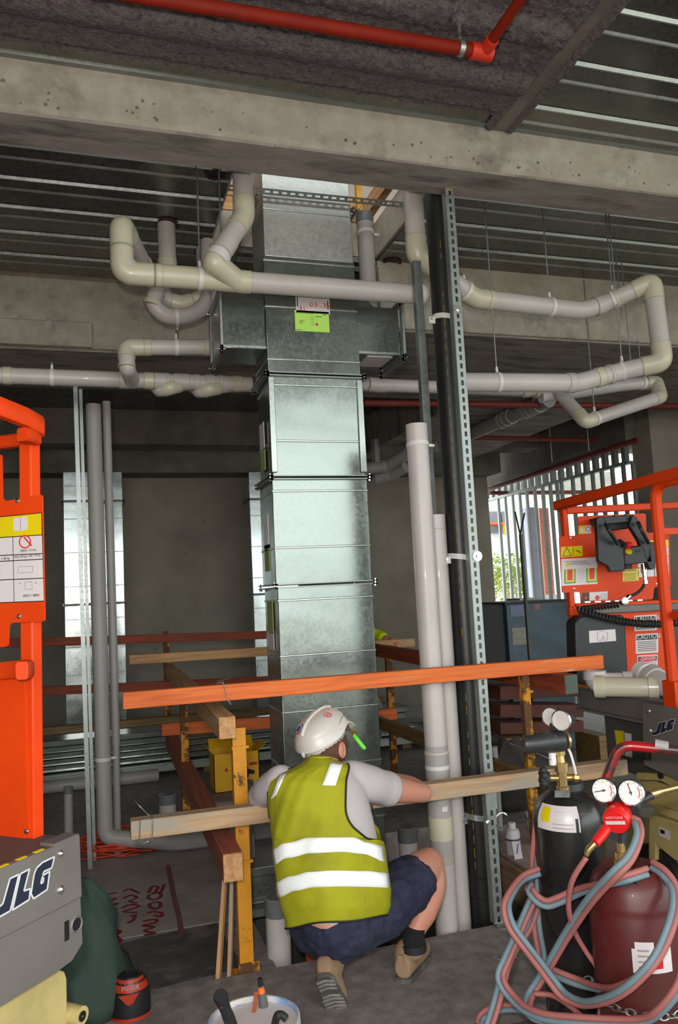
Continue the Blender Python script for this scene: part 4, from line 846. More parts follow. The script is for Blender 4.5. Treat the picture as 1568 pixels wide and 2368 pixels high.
b = MB(); b.tube(fillet([(0.75, 6.25, 0.05), (1.25, 6.0, 0.09), (1.6, 5.85, 0.16)], 0.1), 0.06, 18); tag(b.build('loose_pipe', M['pvc_grey']), 'white pipe lying on floor left of the man behind yellow post', 'pipe')
timber((-1.2, 8.12, 0.50), (3.0, 8.15, 0.48), 0.1, 0.07, 'timber_brown', 'brown timber lying along top of the stud pile', 'loose_timber')
# yellow carton
yb = thing('yellow_carton', (1.17, 7.15, -0.015), 'open yellow cardboard carton on floor behind yellow posts', 'carton'); mat('carton_yellow', c(238, 178, 16), 0.6, var=0.05); mat('carton_red', c(190, 50, 40), 0.6)
b = MB()
x0, x1, y0, y1, z0, z1 = 0.97, 1.37, 7.02, 7.30, -0.015, 0.31
for a in ((x0, x1, y0, y0+0.006), (x0, x1, y1-0.006, y1), (x0, x0+0.006, y0, y1), (x1-0.006, x1, y0, y1)): b.box(a[0], a[1], a[2], a[3], z0, z1)
b.box(x0, x1, y0, y1, z0, z0+0.006); b.build('body', M['carton_yellow'], yb)
for pl in ([(x0, y0, z1), (x0, y1, z1), (x0-0.05, y1, z1+0.06), (x0-0.05, y0, z1+0.06)], [(x1, y0, z1), (x1, y1, z1), (x1+0.06, y1, z1+0.05), (x1+0.06, y0, z1+0.05)], [(x0, y1, z1), (x1, y1, z1), (x1, y1+0.06, z1+0.08), (x0, y1+0.06, z1+0.08)]):
    b = MB(); b.add([V(p) for p in pl]+[V(p)+V((0, 0, 0.004)) for p in pl], [(0, 1, 2, 3), (7, 6, 5, 4), (0, 4, 5, 1), (1, 5, 6, 2), (2, 6, 7, 3), (3, 7, 4, 0)]); b.build('flap', M['carton_yellow'], yb)
b = MB(); b.box(x0+0.17, x0+0.30, y0-0.001, y0, 0.15, 0.18).box(x0+0.31, x1-0.02, y0-0.001, y0, 0.19, 0.215); b.prism([(0, 0), (0.035, 0), (0.0175, 0.04)], (x0+0.09, y0-0.001, 0.16), X1, Z1, Y1*0.001); b.build_each('print', M['carton_red'], yb)
b = MB(); b.prism([(0, 0.05), (0.03, 0.02), (0.05, 0.06), (0.09, 0.05), (0.1, 0.08), (0.05, 0.1), (0, 0.09)], (x0+0.26, y0-0.001, 0.06), X1, Z1, Y1*0.001); b.build('print', M['decal_black'], yb)
b = MB(); b.box(x1-0.09, x1-0.01, y0-0.001, y0, 0.0, 0.04); b.build('print', M['decal_white'], yb)
# bottle, tag and bag right of the opening
b = MB(); b.box(2.402, 3.15, 3.95, 5.05, -0.015, -0.004); tag(b.build('plywood_sheet', mat('ply_dusty', c(172, 152, 144), 0.8, var=0.15, scale=6, second=c(150, 112, 104), cov=0.25, sharp=0.3)), 'dusty pale plywood sheet on floor under the white bottle', 'plywood')
bo = thing('bottle', (2.46, 4.52, -0.004), 'white plastic bottle standing on floor right of the strut', 'bottle'); bx = V((2.46, 4.52, -0.004))
b = MB(); b.lathe([(0.001, 0), (0.042, 0.0), (0.046, 0.006), (0.046, 0.125), (0.04, 0.145), (0.022, 0.155)], bx, Z1, 24); b.build('body', M['clamp_white'], bo)
b = MB(); b.lathe([(0.024, 0.153), (0.024, 0.185), (0.022, 0.188), (0.001, 0.188)], bx, Z1, 20); b.build('lid', M['clamp_white'], bo)
b = MB(); b.lathe([(0.0465, 0.03), (0.0468, 0.032), (0.0468, 0.10), (0.0465, 0.102)], bx, Z1, 24, close=False); b.build('label_wrap', M['decal_white'], bo)
b = MB(); b.lathe([(0.047, 0.085), (0.0472, 0.097)], bx, Z1, 24, close=False); b.build('label_band', mat('label_blue', c(60, 80, 110), 0.5), bo)
b = MB(); p = V((2.41, 4.42, -0.004)); b.prism([(0, 0), (0.055, -0.0), (0.055, 0.07), (0.03, 0.10), (0, 0.10)], p, X1, V((0, 0.25, 0.97)), V((0, 0.006, 0))); tg = b.build('paper_tag', M['decal_white']); tag(tg, 'white folded card with blue mark beside the white bottle', 'card')
b = MB(); b.bar(p+V((0.02, 0.003, 0.03)), p+V((0.04, 0.018, 0.08)), 0.004, 0.004); b.build('pen_mark', mat('pen_blue', c(50, 70, 190), 0.5), tg)
def crumple(name, ctr, rad, m, label, cat, seed, n=22, flat=0.6, top=1.0):
    random.seed(seed); b = MB(); rg = []
    for i in range(9):
        t = math.pi*i/8
        rg.append([V(ctr)+V((rad*max(0.03, math.sin(t))*math.cos(2*math.pi*k/n), rad*max(0.03, math.sin(t))*math.sin(2*math.pi*k/n), (1-math.cos(t))*rad*flat*top))*1.0 for k in range(n)])
    for r_ in rg:
        for k in range(n):
            q = r_[k]-V(ctr); s_ = 1+0.35*noise.noise(q*(3.0/rad)+V((seed, 0, 0)))+0.2*noise.noise(q*(7.0/rad)); r_[k] = V((ctr[0]+q.x*s_, ctr[1]+q.y*s_, ctr[2]+q.z*s_))
    b.loft(rg); return tag(b.build(name, m, ang=50), label, cat)
mat('plastic_clear', c(190, 186, 186), 0.25, trans=0.35, var=0.1)
crumple('plastic_bag', (2.72, 4.62, -0.004), 0.085, M['plastic_clear'], 'crumpled clear plastic bag on floor right of white bottle', 'bag', 4, flat=1.3)
crumple('rubbish_heap', (2.95, 5.4, -0.015), 0.30, mat('dark_stuff', c(66, 60, 58), 0.8, var=0.3), 'dark heap of wrapped material behind the white bottle', 'heap', 6, flat=0.8)
# rounded case at left
cs = thing('small_case', (0.115, 3.50, 0), 'small rounded black and orange case lettered on top, by green bag', 'case'); mat('case_black', c(30, 28, 30), 0.45); mat('case_red', c(176, 50, 26), 0.5)
b = MB(); rg = []
prof = [(0.0, 1.0, 1.0), (0.02, 1.03, 1.0), (0.07, 1.0, 0.97), (0.105, 0.93, 0.9), (0.135, 0.8, 0.8), (0.155, 0.55, 0.6), (0.163, 0.1, 0.1)]
for z, sx, sy in prof: rg.append([V((0.115+0.078*sx*math.cos(a)*(1 if abs(math.cos(a)) < .8 else 1), 3.49+0.07*sy*math.sin(a), z)) for a in [2*math.pi*k/24 for k in range(24)]])
b.loft(rg); b.build('shell', M['case_black'], cs)
b = MB()
for z0, z1, a0, a1 in ((0.001, 0.014, 3.3, 6.0), (0.108, 0.15, 3.3, 6.0)):
    rr = []
    for z in (z0, (z0+z1)/2, z1):
        s_ = 1.0+ (0.03 if z < 0.05 else 0); 
        for i in range(len(prof)-1):
            if prof[i][0] <= z <= prof[i+1][0]: f = (z-prof[i][0])/(prof[i+1][0]-prof[i][0]); sx = prof[i][1]*(1-f)+prof[i+1][1]*f; sy = prof[i][2]*(1-f)+prof[i+1][2]*f
        rr.append([V((0.115+(0.078*sx+0.0015)*math.cos(a), 3.49+(0.07*sy+0.0015)*math.sin(a), z)) for a in [a0+(a1-a0)*k/16 for k in range(17)]])
    b.loft(rr, closed=False)
b.build_each('red_band', M['case_red'], cs)
b = MB(); b.prism([(-0.05, 0), (0.03, 0.0), (0.0, -0.045), (-0.02, -0.035)], (0.115, 3.4215, 0.105), X1, V((0, -0.02, 1)).normalized(), Y1*0.002); b.build('red_panel', M['case_red'], cs)
b = MB(); b.text('PG-328', 0.022, (0.078, 3.425, 0.118), V((1, 0.0, 0)), V((0, 0.55, 0.83)).normalized(), depth=0.012); b.build('lettering', M['decal_grey'], cs)
# green bag under the lift
mat('bag_green', c(50, 66, 60), 0.85, var=0.2, scale=6, bump=0.2, bscale=20)
random.seed(2); b = MB(); rg = []
for z, w, d_ in ((0, 0.20, 0.16), (0.06, 0.215, 0.17), (0.14, 0.20, 0.16), (0.24, 0.175, 0.14), (0.34, 0.15, 0.11), (0.43, 0.10, 0.08), (0.50, 0.05, 0.05), (0.515, 0.01, 0.01)):
    rg.append([V((-0.09+w*math.cos(a)*(1+0.35*noise.noise(V((math.cos(a)*2.4, math.sin(a)*2.4, z*6)))+0.12*noise.noise(V((math.cos(a)*6, math.sin(a)*6, z*16)))), 3.60+d_*math.sin(a)*(1+0.35*noise.noise(V((math.cos(a)*2.4, math.sin(a)*2.4, z*6+9)))+0.12*noise.noise(V((math.cos(a)*6, math.sin(a)*6, z*16+4)))), z+0.015*math.sin(3*a))) for a in [2*math.pi*k/30 for k in range(30)]])
for k in range(30): rg[0][k].z = 0
b.loft(rg); tag(b.build('cloth_bag', M['bag_green'], ang=180), 'dark green cloth bag slumped on floor beside the left lift', 'bag')
# ---- bucket with tools
bk = PD(588, 2352, 2.60); bk = V((bk.x, bk.y, 0)); bu = thing('bucket', bk, 'white round bucket at bottom edge with blue stains inside', 'bucket'); zr = 0.262
b = MB(); b.lathe([(0.001, 0.0), (0.12, 0.0), (0.125, 0.004), (0.148, zr-0.01), (0.153, zr-0.006), (0.153, zr), (0.146, zr), (0.118, 0.008), (0.001, 0.006)], bk, Z1, 40); b.build('shell', mat('bucket_white', c(214, 206, 202), 0.5, var=0.05, scale=8, second=c(84, 138, 196), cov=0.42, sharp=0.3), bu)
b = MB(); b.lathe([(0.1535, zr-0.028), (0.1545, zr-0.026), (0.1545, zr-0.02), (0.1535, zr-0.018)], bk, Z1, 40); b.build('rim_band', M['decal_white'], bu)
b = MB(); b.lathe([(0.1475, 0.12), (0.153, 0.22)], bk, Z1, 40, close=False); b.build('label_wrap', mat('bucket_pink', c(196, 60, 90), 0.5), bu)
b = MB(); ab = math.atan2((bk-CAM).y, (bk-CAM).x); rgb_ = []
for z_ in (0.10, 0.13, 0.16, 0.19, 0.22, 0.245): rgb_.append([bk+V((math.cos(a), math.sin(a), 0))*(0.118+0.028*z_/0.262-0.0025)+Z1*(z_+0.012*noise.noise(V((a*6, z_*20, 1)))) for a in [ab-0.05+0.95*k/16 for k in range(17)]])
b.loft(rgb_, closed=False); b.build('paint_smear', mat('smear_blue', c(150, 172, 200), 0.5, var=0.2, scale=14, second=c(60, 104, 186), cov=0.4, sharp=0.25), bu, ang=180)
def bkp(px, py, D): return PD(px, py, D)
ham = thing('hammer', bkp(510, 2330, 2.55), 'black rubber-gripped hammer handle leaning in the white bucket', 'hammer')
p, q = bkp(508, 2300, 2.50), bkp(555, 2420, 2.68)
b = MB(); d = (q-p).normalized(); b.tube([p, p+d*0.012, p+d*0.05, p+d*0.10, p+d*0.14, q], [0.020, 0.024, 0.020, 0.018, 0.02, 0.018], 16); b.build('grip', M['rubber'], ham)
b = MB(); b.tube([q, q+d*0.05], 0.012, 10); b.build('shaft', M['galv_dull'], ham); b = MB(); b.obox(q+d*0.055, X1*0.045, Y1*0.014, Z1*0.014); b.build('head', M['steel_dark'], ham); b = MB(); b.obox(p+d*0.045-FW*0.02, RT*0.004, UP*0.006, FW*0.002); b.build('mark', M['case_red'], ham)
pl = thing('pliers', bkp(600, 2330, 2.66), 'grey and orange handled pliers standing in the white bucket', 'pliers')
p, q = bkp(603, 2278, 2.70), bkp(622, 2420, 2.72); d = (q-p).normalized()
b = MB(); b.tube([p, p+d*0.02, p+d*0.06, p+d*0.13, q], [0.010, 0.0135, 0.016, 0.018, 0.015], 14); b.build('handle', mat('tool_grey', c(96, 94, 92), 0.5), pl)
b = MB(); b.tube([p+d*0.005-FW*0.004, p+d*0.022-FW*0.006], [0.011, 0.0145], 14).tube([p+d*0.118-FW*0.01, p+d*0.138-FW*0.01], 0.0165, 12); b.build_each('handle_trim', mat('tool_orange', c(224, 106, 36), 0.5), pl)
b = MB(); b.tube([p-d*0.025, p+d*0.002], [0.008, 0.010], 10); b.build('tip', M['steel_dark'], pl)
b = MB(); p, q = bkp(593, 2292, 2.68), bkp(578, 2420, 2.66); b.bar(p, q, 0.014, 0.006, up=FW); tag(b.build('red_file', mat('bar_red', c(150, 66, 36), 0.55), bevel=0.001), 'flat rusty red strip standing in the white bucket', 'tool')
b = MB(); p, q = bkp(650, 2355, 2.52), bkp(628, 2420, 2.60); b.tube(smooth_path([p+RT*0.016, p+UP*0.012, p-RT*0.016, q], 5), [0.012]*16, 10); tag(b.build('trowel_handle', M['rubber']), 'curved black tool handle low in the white bucket', 'tool')
b = MB(); p, q = bkp(718, 2342, 2.50), bkp(690, 2395, 2.46); b.cyl(V((p.x, p.y, 0.008)), V((q.x, q.y, 0.008)), 0.007, 8); tag(b.build('rod_offcut', M['bar_red']), 'thin brown rod lying on floor right of the bucket', 'rod')
# ================================================================== SCISSOR LIFTS
def plane_pt(px, py, P, n):
    d = ray(px, py); return CAM+d*((P-CAM).dot(n)/d.dot(n))
def poly_px(b, pts, P, n, th, mi=0):      # polygon given by picture points on a real plane, with thickness
    q = [plane_pt(x, y, P, n) for x, y in pts]; N = len(q); t = n*th
    b.add(q+[p+t for p in q], [tuple(range(N)), tuple(range(2*N-1, N-1, -1))]+[(i, N+i, N+(i+1) % N, (i+1) % N) for i in range(N)], mi); return b
def rpoly(pts, r=6, seg=4):
    out = []; N = len(pts)
    for i in range(N):
        a, p, e = V((pts[i-1][0], pts[i-1][1], 0)), V((pts[i][0], pts[i][1], 0)), V((pts[(i+1) % N][0], pts[(i+1) % N][1], 0))
        u = (a-p); v = (e-p); t = min(r, u.length*0.45, v.length*0.45); p0 = p+u.normalized()*t; p1 = p+v.normalized()*t
        for k in range(seg+1):
            s = k/seg; q = p0*(1-s)**2+p*2*s*(1-s)+p1*s*s; out.append((q.x, q.y))
    return out
def outline(b, pts, P, n, wd, off):
    q = [plane_pt(x, y, P, n)-n*off for x, y in pts]
    for i in range(len(q)):
        if (q[(i+1) % len(q)]-q[i]).length > 1e-5: b.bar(q[i], q[(i+1) % len(q)], 0.0012, wd, up=n.cross((q[(i+1) % len(q)]-q[i]).normalized()))
# ---------------------------------------------------------------- left lift
az = math.radians(42); d1 = V((math.sin(az), math.cos(az), 0)); nn = V((d1.y, -d1.x, 0)); P0 = V((-0.05, 2.45, 1.0))
LL = thing('scissor_lift', (P0-nn*0.38-d1*0.7)*1.0-V((0, 0, 1.0)), 'orange and grey scissor lift at left edge with decal board', 'lift')
inw = -nn
def lp(px, py, off=0.0): return plane_pt(px, py, P0+nn*off, nn)
def quadbox(b, o, u, v, w, a0, a1, b0, b1, c0, c1):
    b.obox(o+u*((a0+a1)/2)+v*((b0+b1)/2)+w*((c0+c1)/2), u*((a1-a0)/2), v*((b1-b0)/2), w*((c1-c0)/2))
b = MB(); b.prism([(-1.5, -0.17), (0.005, -0.17), (0.0, 0.0), (-1.5, 0.0)], P0, d1, Z1, inw*0.02); b.build('side_plate', M['lift_grey'], LL, bevel=0.002)
b = MB(); b.prism([(-1.5, -0.33), (-0.09, -0.335), (-0.03, -0.33), (0.012, -0.30), (0.006, -0.172), (-1.5, -0.172)], P0-nn*0.006, d1, Z1, inw*0.02); b.build('lower_plate', M['lift_grey'], LL, bevel=0.002)
b = MB(); quadbox(b, P0, d1, inw, Z1, -1.5, -0.01, 0.02, 0.76, -0.04, -0.004); b.build('deck', M['lift_dark'], LL)
b = MB(); quadbox(b, P0, d1, inw, Z1, -0.10, -0.004, 0.0, 0.05, -0.003, 0.006); b.build('sill', M['lift_grey'], LL)
for k in range(5):
    b = MB(); quadbox(b, P0, d1, inw, Z1, -0.34+0.06*k, -0.31+0.06*k, 0.004, 0.016, 0.0, 0.002); b.build('stripe', M['decal_yellow'], LL)
for x, y, r_ in ((140, 1974, 0.011), (140, 2058, 0.013)):
    p = lp(x, y); b = MB(); b.lathe([(r_, 0), (r_*0.9, 0.004), (r_*0.4, 0.008), (0.001, 0.009)], p, nn, 14); b.build('bolt', M['chrome'], LL)
p = lp(177, 2137, -0.006); b = MB(); b.lathe([(0.016, 0.0), (0.020, 0.004), (0.024, 0.0)], p, nn, 20, close=False); b.cyl(p+nn*0.0005, p+nn*0.001, 0.017, 18, mi=1); b.build('lug_hole', [M['lift_grey'], M['decal_black']], LL)
p = lp(154, 2152, -0.006); b = MB(); b.obox(p, d1*0.008, Z1*0.026, nn*0.002); b.build('slot', M['decal_black'], LL)
def logo(parent, T, P, n, wd):
    J = [(68, 1330), (132, 1300), (70, 1560), (0, 1600), (-60, 1625), (-75, 1560), (0, 1525), (18, 1508)]
    L = [(143, 1296), (208, 1262), (168, 1418), (214, 1402), (205, 1480), (85, 1556)]
    G = [(240, 1300), (258, 1255), (300, 1215), (386, 1174), (366, 1255), (310, 1280), (296, 1330), (288, 1365), (304, 1358), (308, 1330), (298, 1312), (352, 1278), (334, 1408), (236, 1474), (218, 1440)]
    for ch in (J, L, G):
        pts = [T(x, y) for x, y in ch]
        b = MB(); poly_px(b, pts, P, n, 0.0012); b.build('logo_letter', M['logo_dark'], parent, flat=True)
        b = MB(); outline(b, pts, P, n, wd, -0.0014); b.build('logo_outline', M['logo_white'], parent, flat=True)
logo(LL, lambda x, y: (x/3.083, 1600+y/3.083), P0+nn*0.0008, nn, 0.0045)
# tan under-carriage
Pt = P0-nn*0.05
b = MB(); poly_px(b, [(-180, 2375), (100, 2250), (130, 2240), (150, 2247), (155, 2262), (158, 2420), (-180, 2520)], Pt, nn, -0.10); b.build('tan_arm', M['lift_tan'], LL, bevel=0.004)
b = MB(); poly_px(b, [(-180, 2365), (100, 2243), (128, 2233), (130, 2241), (-180, 2378)], Pt+nn*0.01, nn, -0.12); b.build('tan_flange', M['lift_tan'], LL)
p = plane_pt(168, 2345, Pt, nn); b = MB(); b.cyl(p-nn*0.05, p+nn*0.035, 0.026, 20); b.build('pivot_boss', M['lift_tan'], LL); b = MB(); b.cyl(p+nn*0.035, p+nn*0.037, 0.014, 16).ball(p+nn*0.036, 0.007); b.build('pivot_pin', M['steel_dark'], LL)
b = MB(); quadbox(b, V((P0.x, P0.y, 0)), d1, inw, Z1, -1.5, -0.1, 0.06, 0.72, 0.10, 0.42); b.build('chassis', M['lift_tan'], LL, bevel=0.01)
for a in (-1.3, -0.3):
    for w_ in (0.03, 0.66):
        b = MB(); o = V((P0.x, P0.y, 0.15))+d1*a+inw*w_; b.cyl(o, o+inw*0.09, 0.15, 24); b.build('wheel', M['rubber'], LL)
for k in range(3):
    b = MB(); b.bar(V((P0.x, P0.y, 0.45+0.13*k))+d1*-1.3+inw*(0.15), V((P0.x, P0.y, 0.56+0.13*k))+d1*-0.25+inw*0.15, 0.05, 0.09); b.build('scissor_arm', M['lift_tan'], LL)
# orange end frame
Q = PZ(80, 1938, 1.0); ed = -nn   # along the end, to the left
def ep(px, py, off=0.0): return plane_pt(px, py, Q+d1*off, d1)
def obar(a, e, w_, h_, m='orange', name='rail', bevel=0.008):
    b = MB(); b.bar(a, e, w_, h_); return b.build(name, M[m], LL, bevel=bevel)
b = MB(); poly_px(b, [(-160, 1560), (56, 1543), (66, 1938), (-160, 2000)], Q, d1, 0.004); b.build('lower_sheet', M['orange'], LL)
b = MB(); a, e = ep(52, 1030, 0.025), ep(76, 1938, 0.025); a.x, a.y = e.x, e.y; b.bar(a, e, 0.05, 0.04, up=d1); b.build('post', M['orange'], LL, bevel=0.005)
b = MB(); poly_px(b, rpoly([(-160, 1062), (3, 1050), (5, 1152), (14, 1159), (97, 1143), (103, 1437), (28, 1440), (20, 1446), (18, 1495), (-160, 1515)], 7), Q-d1*0.006, d1, 0.005); b.build('decal_board', M['orange'], LL)
tube_ = lambda pts, r_, nm: (lambda bb: (bb.tube(pts, r_, 14), bb.build(nm, M['orange_worn'], LL))[1])(MB())
def rrail(pts, w_, h_, nm):
    b = MB(); pts = [V(p) for p in pts]; rg = []
    for i, p in enumerate(pts):
        d = (pts[min(i+1, len(pts)-1)]-pts[max(i-1, 0)]); d.z = 0; d.normalize(); s = Z1.cross(d)
        rg.append([p+s*(w_/2)*cx+Z1*(h_/2)*cz for cx, cz in ((-0.7, -1), (0.7, -1), (1, -0.7), (1, 0.7), (0.7, 1), (-0.7, 1), (-1, 0.7), (-1, -0.7))])
    b.loft(rg); return b.build(nm, M['orange_worn'], LL)
c0 = ep(70, 1018, 0.02); rrail([ep(-170, 1042, 0.02), ep(20, 1022, 0.02), ep(60, 1017, 0.02)+d1*0.0, c0+nn*0.03-d1*0.012, c0+nn*0.045-d1*0.05, c0+nn*0.046-d1*0.075], 0.04, 0.04, 'top_rail')
c1 = ep(70, 985, 0.01); rrail([c1-d1*0.95+nn*0.03+Z1*0.04, c1-d1*0.2+nn*0.035+Z1*0.03, c1-d1*0.06+nn*0.04+Z1*0.01, c1+nn*0.035-Z1*0.003, c1+nn*0.015+d1*0.02-Z1*0.006], 0.035, 0.055, 'fold_rail')
c0 = ep(62, 1545, 0.0); rrail([ep(-170, 1578, -0.01), ep(10, 1550, -0.01), c0-d1*0.012, c0+nn*0.035-d1*0.03, c0+nn*0.055-d1*0.07], 0.035, 0.05, 'mid_rail')
for x, y in ((41, 1158), (44, 1425), (61, 1922), (46, 1555)): b = MB(); p = ep(x, y, -0.007); b.lathe([(0.008, 0), (0.007, 0.003), (0.001, 0.006)], p, -d1, 12); b.build('bolt', M['chrome'], LL)
b = MB(); p = ep(18, 972, -0.06); b.lathe([(0.01, 0), (0.008, 0.005), (0.001, 0.007)], p, -d1, 10); b.build('bolt', M['steel_dark'], LL)
# decals of the board
def dec(pts, m, off=-0.0075, name='decal', par=None, Pp=None, n_=None, r_=0):
    b = MB(); poly_px(b, rpoly(pts, r_) if r_ else pts, (Pp if Pp is not None else Q)+(n_ or d1)*off, n_ or d1, 0.0006); return b.build(name, M[m], par or LL, flat=True)
dec([(-90, 1203), (97, 1185), (102, 1391), (-90, 1398)], 'decal_black', -0.0068); dec([(-90, 1205), (95, 1187), (96, 1236), (-90, 1248)], 'decal_yellow'); dec([(-90, 1250), (96.5, 1238), (101, 1389), (-90, 1396)], 'decal_white')
for l in ([(29, 1241), (32, 1393), (33, 1393), (30, 1241)], [(-90, 1288), (98, 1279), (98, 1281), (-90, 1290)], [(-90, 1302), (98, 1292), (98, 1294), (-90, 1304)], [(-90, 1344), (100, 1336), (100, 1338), (-90, 1346)]): dec(l, 'decal_black', -0.0082)
dec([(31, 1200), (34, 1198), (46, 1196), (47, 1199), (48, 1196), (60, 1194), (63, 1199), (63, 1224), (47, 1228), (31, 1227)], 'decal_white', -0.0085); dec([(46.5, 1197), (48, 1197), (48, 1227), (46.5, 1227)], 'decal_grey', -0.009)
def ringdec(cx, cy, r1, r2, m, Pp, n_, par, off, k=24, sy=1.1):
    b = MB(); a = [plane_pt(cx+r1*math.cos(t), cy+sy*r1*math.sin(t), Pp, n_)+n_*off for t in [2*math.pi*i/k for i in range(k)]]; e = [plane_pt(cx+r2*math.cos(t), cy+sy*r2*math.sin(t), Pp, n_)+n_*off for t in [2*math.pi*i/k for i in range(k)]]
    b.add(a+e, [(i, (i+1) % k, k+(i+1) % k, k+i) for i in range(k)]); return b.build('decal', M[m], par, flat=True)
ringdec(63, 1253, 14, 11.5, 'decal_red', Q, d1, LL, -0.009); dec([(54, 1243), (56, 1241), (74, 1261), (72, 1263)], 'decal_red', -0.0092)
def txt_on(parent, s_, px, py, size, P, n, m, sx=1.0, u=None):
    o = plane_pt(px, py, P, n); u = u or Z1.cross(n).normalized()*(-1)
    if u.dot(RT) < 0: u = -u
    b = MB(); b.text(s_, size, o-n*0.0012, u, Z1, depth=0.0, sx=sx); b.build('lettering', m, parent, flat=True)
for s_, x, y in (('MAX = 0 m/s', 48, 1277), ('MAX 230 kg = ## = 70 kg', 33, 1291), ('MAX = 400N', 54, 1381), ('= 40 kg', 3, 1295), ('<', 44, 1352), ('>', 82, 1351)): txt_on(LL, s_, x, y, 0.0115 if len(s_) < 15 else 0.0098, Q-d1*0.0085, d1, M['decal_black'])
for l in ([(42, 1311), (76, 1309), (76, 1323), (42, 1325)], [(58, 1346), (74, 1345), (75, 1362), (59, 1363)]):
    b = MB(); outline(b, l, Q-d1*0.0085, d1, 0.0012, 0.0); b.build('decal', M['decal_grey'], LL, flat=True)
# ---------------------------------------------------------------- right lift
RX, RY = 2.62, 3.95
RL = thing('scissor_lift', (3.0, 3.1, 0), 'orange and grey scissor lift at right with black control box', 'lift')
PR, PE = V((RX, 0, 0)), V((0, RY, 0))
b = MB(); poly_px(b, [(1485, 1624), (1640, 1652), (1640, 1840), (1568, 1806), (1489, 1769)], V((2.60, 0, 0)), X1, 0.02); b.build('side_plate', M['lift_grey'], RL, bevel=0.002)
b = MB(); b.box(2.645, 2.665, 2.2, 3.97, 0.93, 1.055).box(2.625, 2.665, 2.2, 3.97, 1.045, 1.06).box(2.62, 2.665, 2.2, 3.97, 0.925, 0.94); b.build('side_beam', M['lift_grey'], RL, bevel=0.003)
b = MB(); b.box(2.66, 3.40, 2.2, 3.99, 1.0, 1.05); b.build('deck', M['lift_dark'], RL)
b = MB(); b.box(2.622, 2.66, 3.80, 3.97, 1.0605, 1.063); b.build('stripe', M['decal_yellow'], RL)
for x, y in ((1500, 1644), (1503, 1689)): b = MB(); p = plane_pt(x, y, V((2.60, 0, 0)), X1); b.lathe([(0.013, 0), (0.011, 0.004), (0.001, 0.008)], p, -X1, 12); b.build('bolt', M['chrome'], RL)
for x, y in ((1492, 1746), (1502, 1747)): b = MB(); p = plane_pt(x, y, V((2.5985, 0, 0)), X1); b.obox(p, X1*0.001, Y1*0.012, Z1*0.024); b.build('slot', M['decal_black'], RL)
logo(RL, lambda x, y: (1507.5+(x+75)/460*53+0.0*y, 1652+(y-1172)/430*46+(x+75)/460*10), V((2.5985, 0, 0)), X1, 0.005)
b = MB(); b.box(2.72, 3.3, 3.0, 3.85, 0.62, 0.98); b.build('battery_box', M['lift_dark'], RL, bevel=0.008)
for pts, m in (([(1421, 1688), (1442, 1691), (1443, 1746), (1428, 1741)], 'decal_yellow'), ([(1444, 1694), (1460, 1697), (1462, 1752), (1446, 1748)], 'decal_white')): dec(pts, m, -0.002, par=RL, Pp=V((2.72, 0, 0)), n_=X1)
# tan under-carriage of the right lift
b = MB(); poly_px(b, [(1472, 1786), (1530, 1790), (1640, 1835), (1640, 1862), (1528, 1806), (1470, 1803)], V((2.66, 0, 0)), X1, 0.06); b.build('scissor_arm', M['lift_tan'], RL, bevel=0.003)
b = MB(); poly_px(b, [(1478, 1806), (1512, 1806), (1640, 1845), (1640, 1960), (1500, 1860), (1478, 1850)], V((2.70, 0, 0)), X1, 0.05); b.build('scissor_arm', M['lift_tan'], RL, bevel=0.003)
b = MB(); poly_px(b, [(1512, 1861), (1640, 1900), (1640, 1945), (1517, 1882)], V((2.68, 0, 0)), X1, 0.06); b.build('scissor_arm', M['lift_tan'], RL, bevel=0.003)
b = MB(); poly_px(b, [(1500, 1888), (1512, 1884), (1640, 1930), (1640, 2030), (1560, 1990), (1526, 1962), (1517, 1950), (1516, 1990), (1499, 1990)], V((2.64, 0, 0)), X1, 0.5); b.build('chassis', M['lift_tan'], RL, bevel=0.006)
dec([(1524, 1911), (1549, 1922), (1550, 1944), (1525, 1932)], 'decal_white', -0.002, par=RL, Pp=V((2.64, 0, 0)), n_=X1); dec([(1527, 1917), (1537, 1921), (1537, 1930), (1527, 1926)], 'decal_black', -0.003, par=RL, Pp=V((2.64, 0, 0)), n_=X1)
b = MB(); p = plane_pt(1530, 1793, V((2.655, 0, 0)), X1); b.cyl(p, p-X1*0.012, 0.016, 14); b.build('pivot_pin', M['steel_dark'], RL)
for yy in (2.5, 3.45):
    for xx in (2.66, 3.28): b = MB(); b.cyl((xx, yy, 0.16), (xx+0.1, yy, 0.16), 0.16, 24); b.build('wheel', M['rubber'], RL)
b = MB(); b.box(2.7, 3.3, 2.3, 3.7, 0.12, 0.42); b.build('base_frame', M['lift_tan'], RL, bevel=0.01)
# orange end frame
def rr(a, e, w_, h_, nm='rail', m='orange', bevel=0.007, up=None): b = MB(); b.bar(a, e, w_, h_, up=up); return b.build(nm, M[m], RL, bevel=bevel)
E_ = lambda x, y, o=0.0: plane_pt(x, y, PE+Y1*o, Y1)
rr(E_(1308, 1181), E_(1575, 1168), 0.035, 0.042, 'end_rail'); rr((2.64, 3.96, 1.05), (2.64, 3.96, 2.08), 0.035, 0.04, 'post'); rr((3.28, 3.96, 1.05), (3.28, 3.96, 2.08), 0.035, 0.04, 'post')
rr(E_(1330, 1402), E_(1575, 1392), 0.03, 0.035, 'end_rail')
b = MB(); poly_px(b, rpoly([(1293, 1241), (1337, 1238), (1337, 1194), (1494, 1187), (1495, 1232), (1548, 1231), (1552, 1356), (1513, 1358), (1510, 1386), (1346, 1391), (1342, 1369), (1300, 1371)], 5), PE-Y1*0.022, Y1, 0.005); b.build('decal_board', M['orange'], RL)
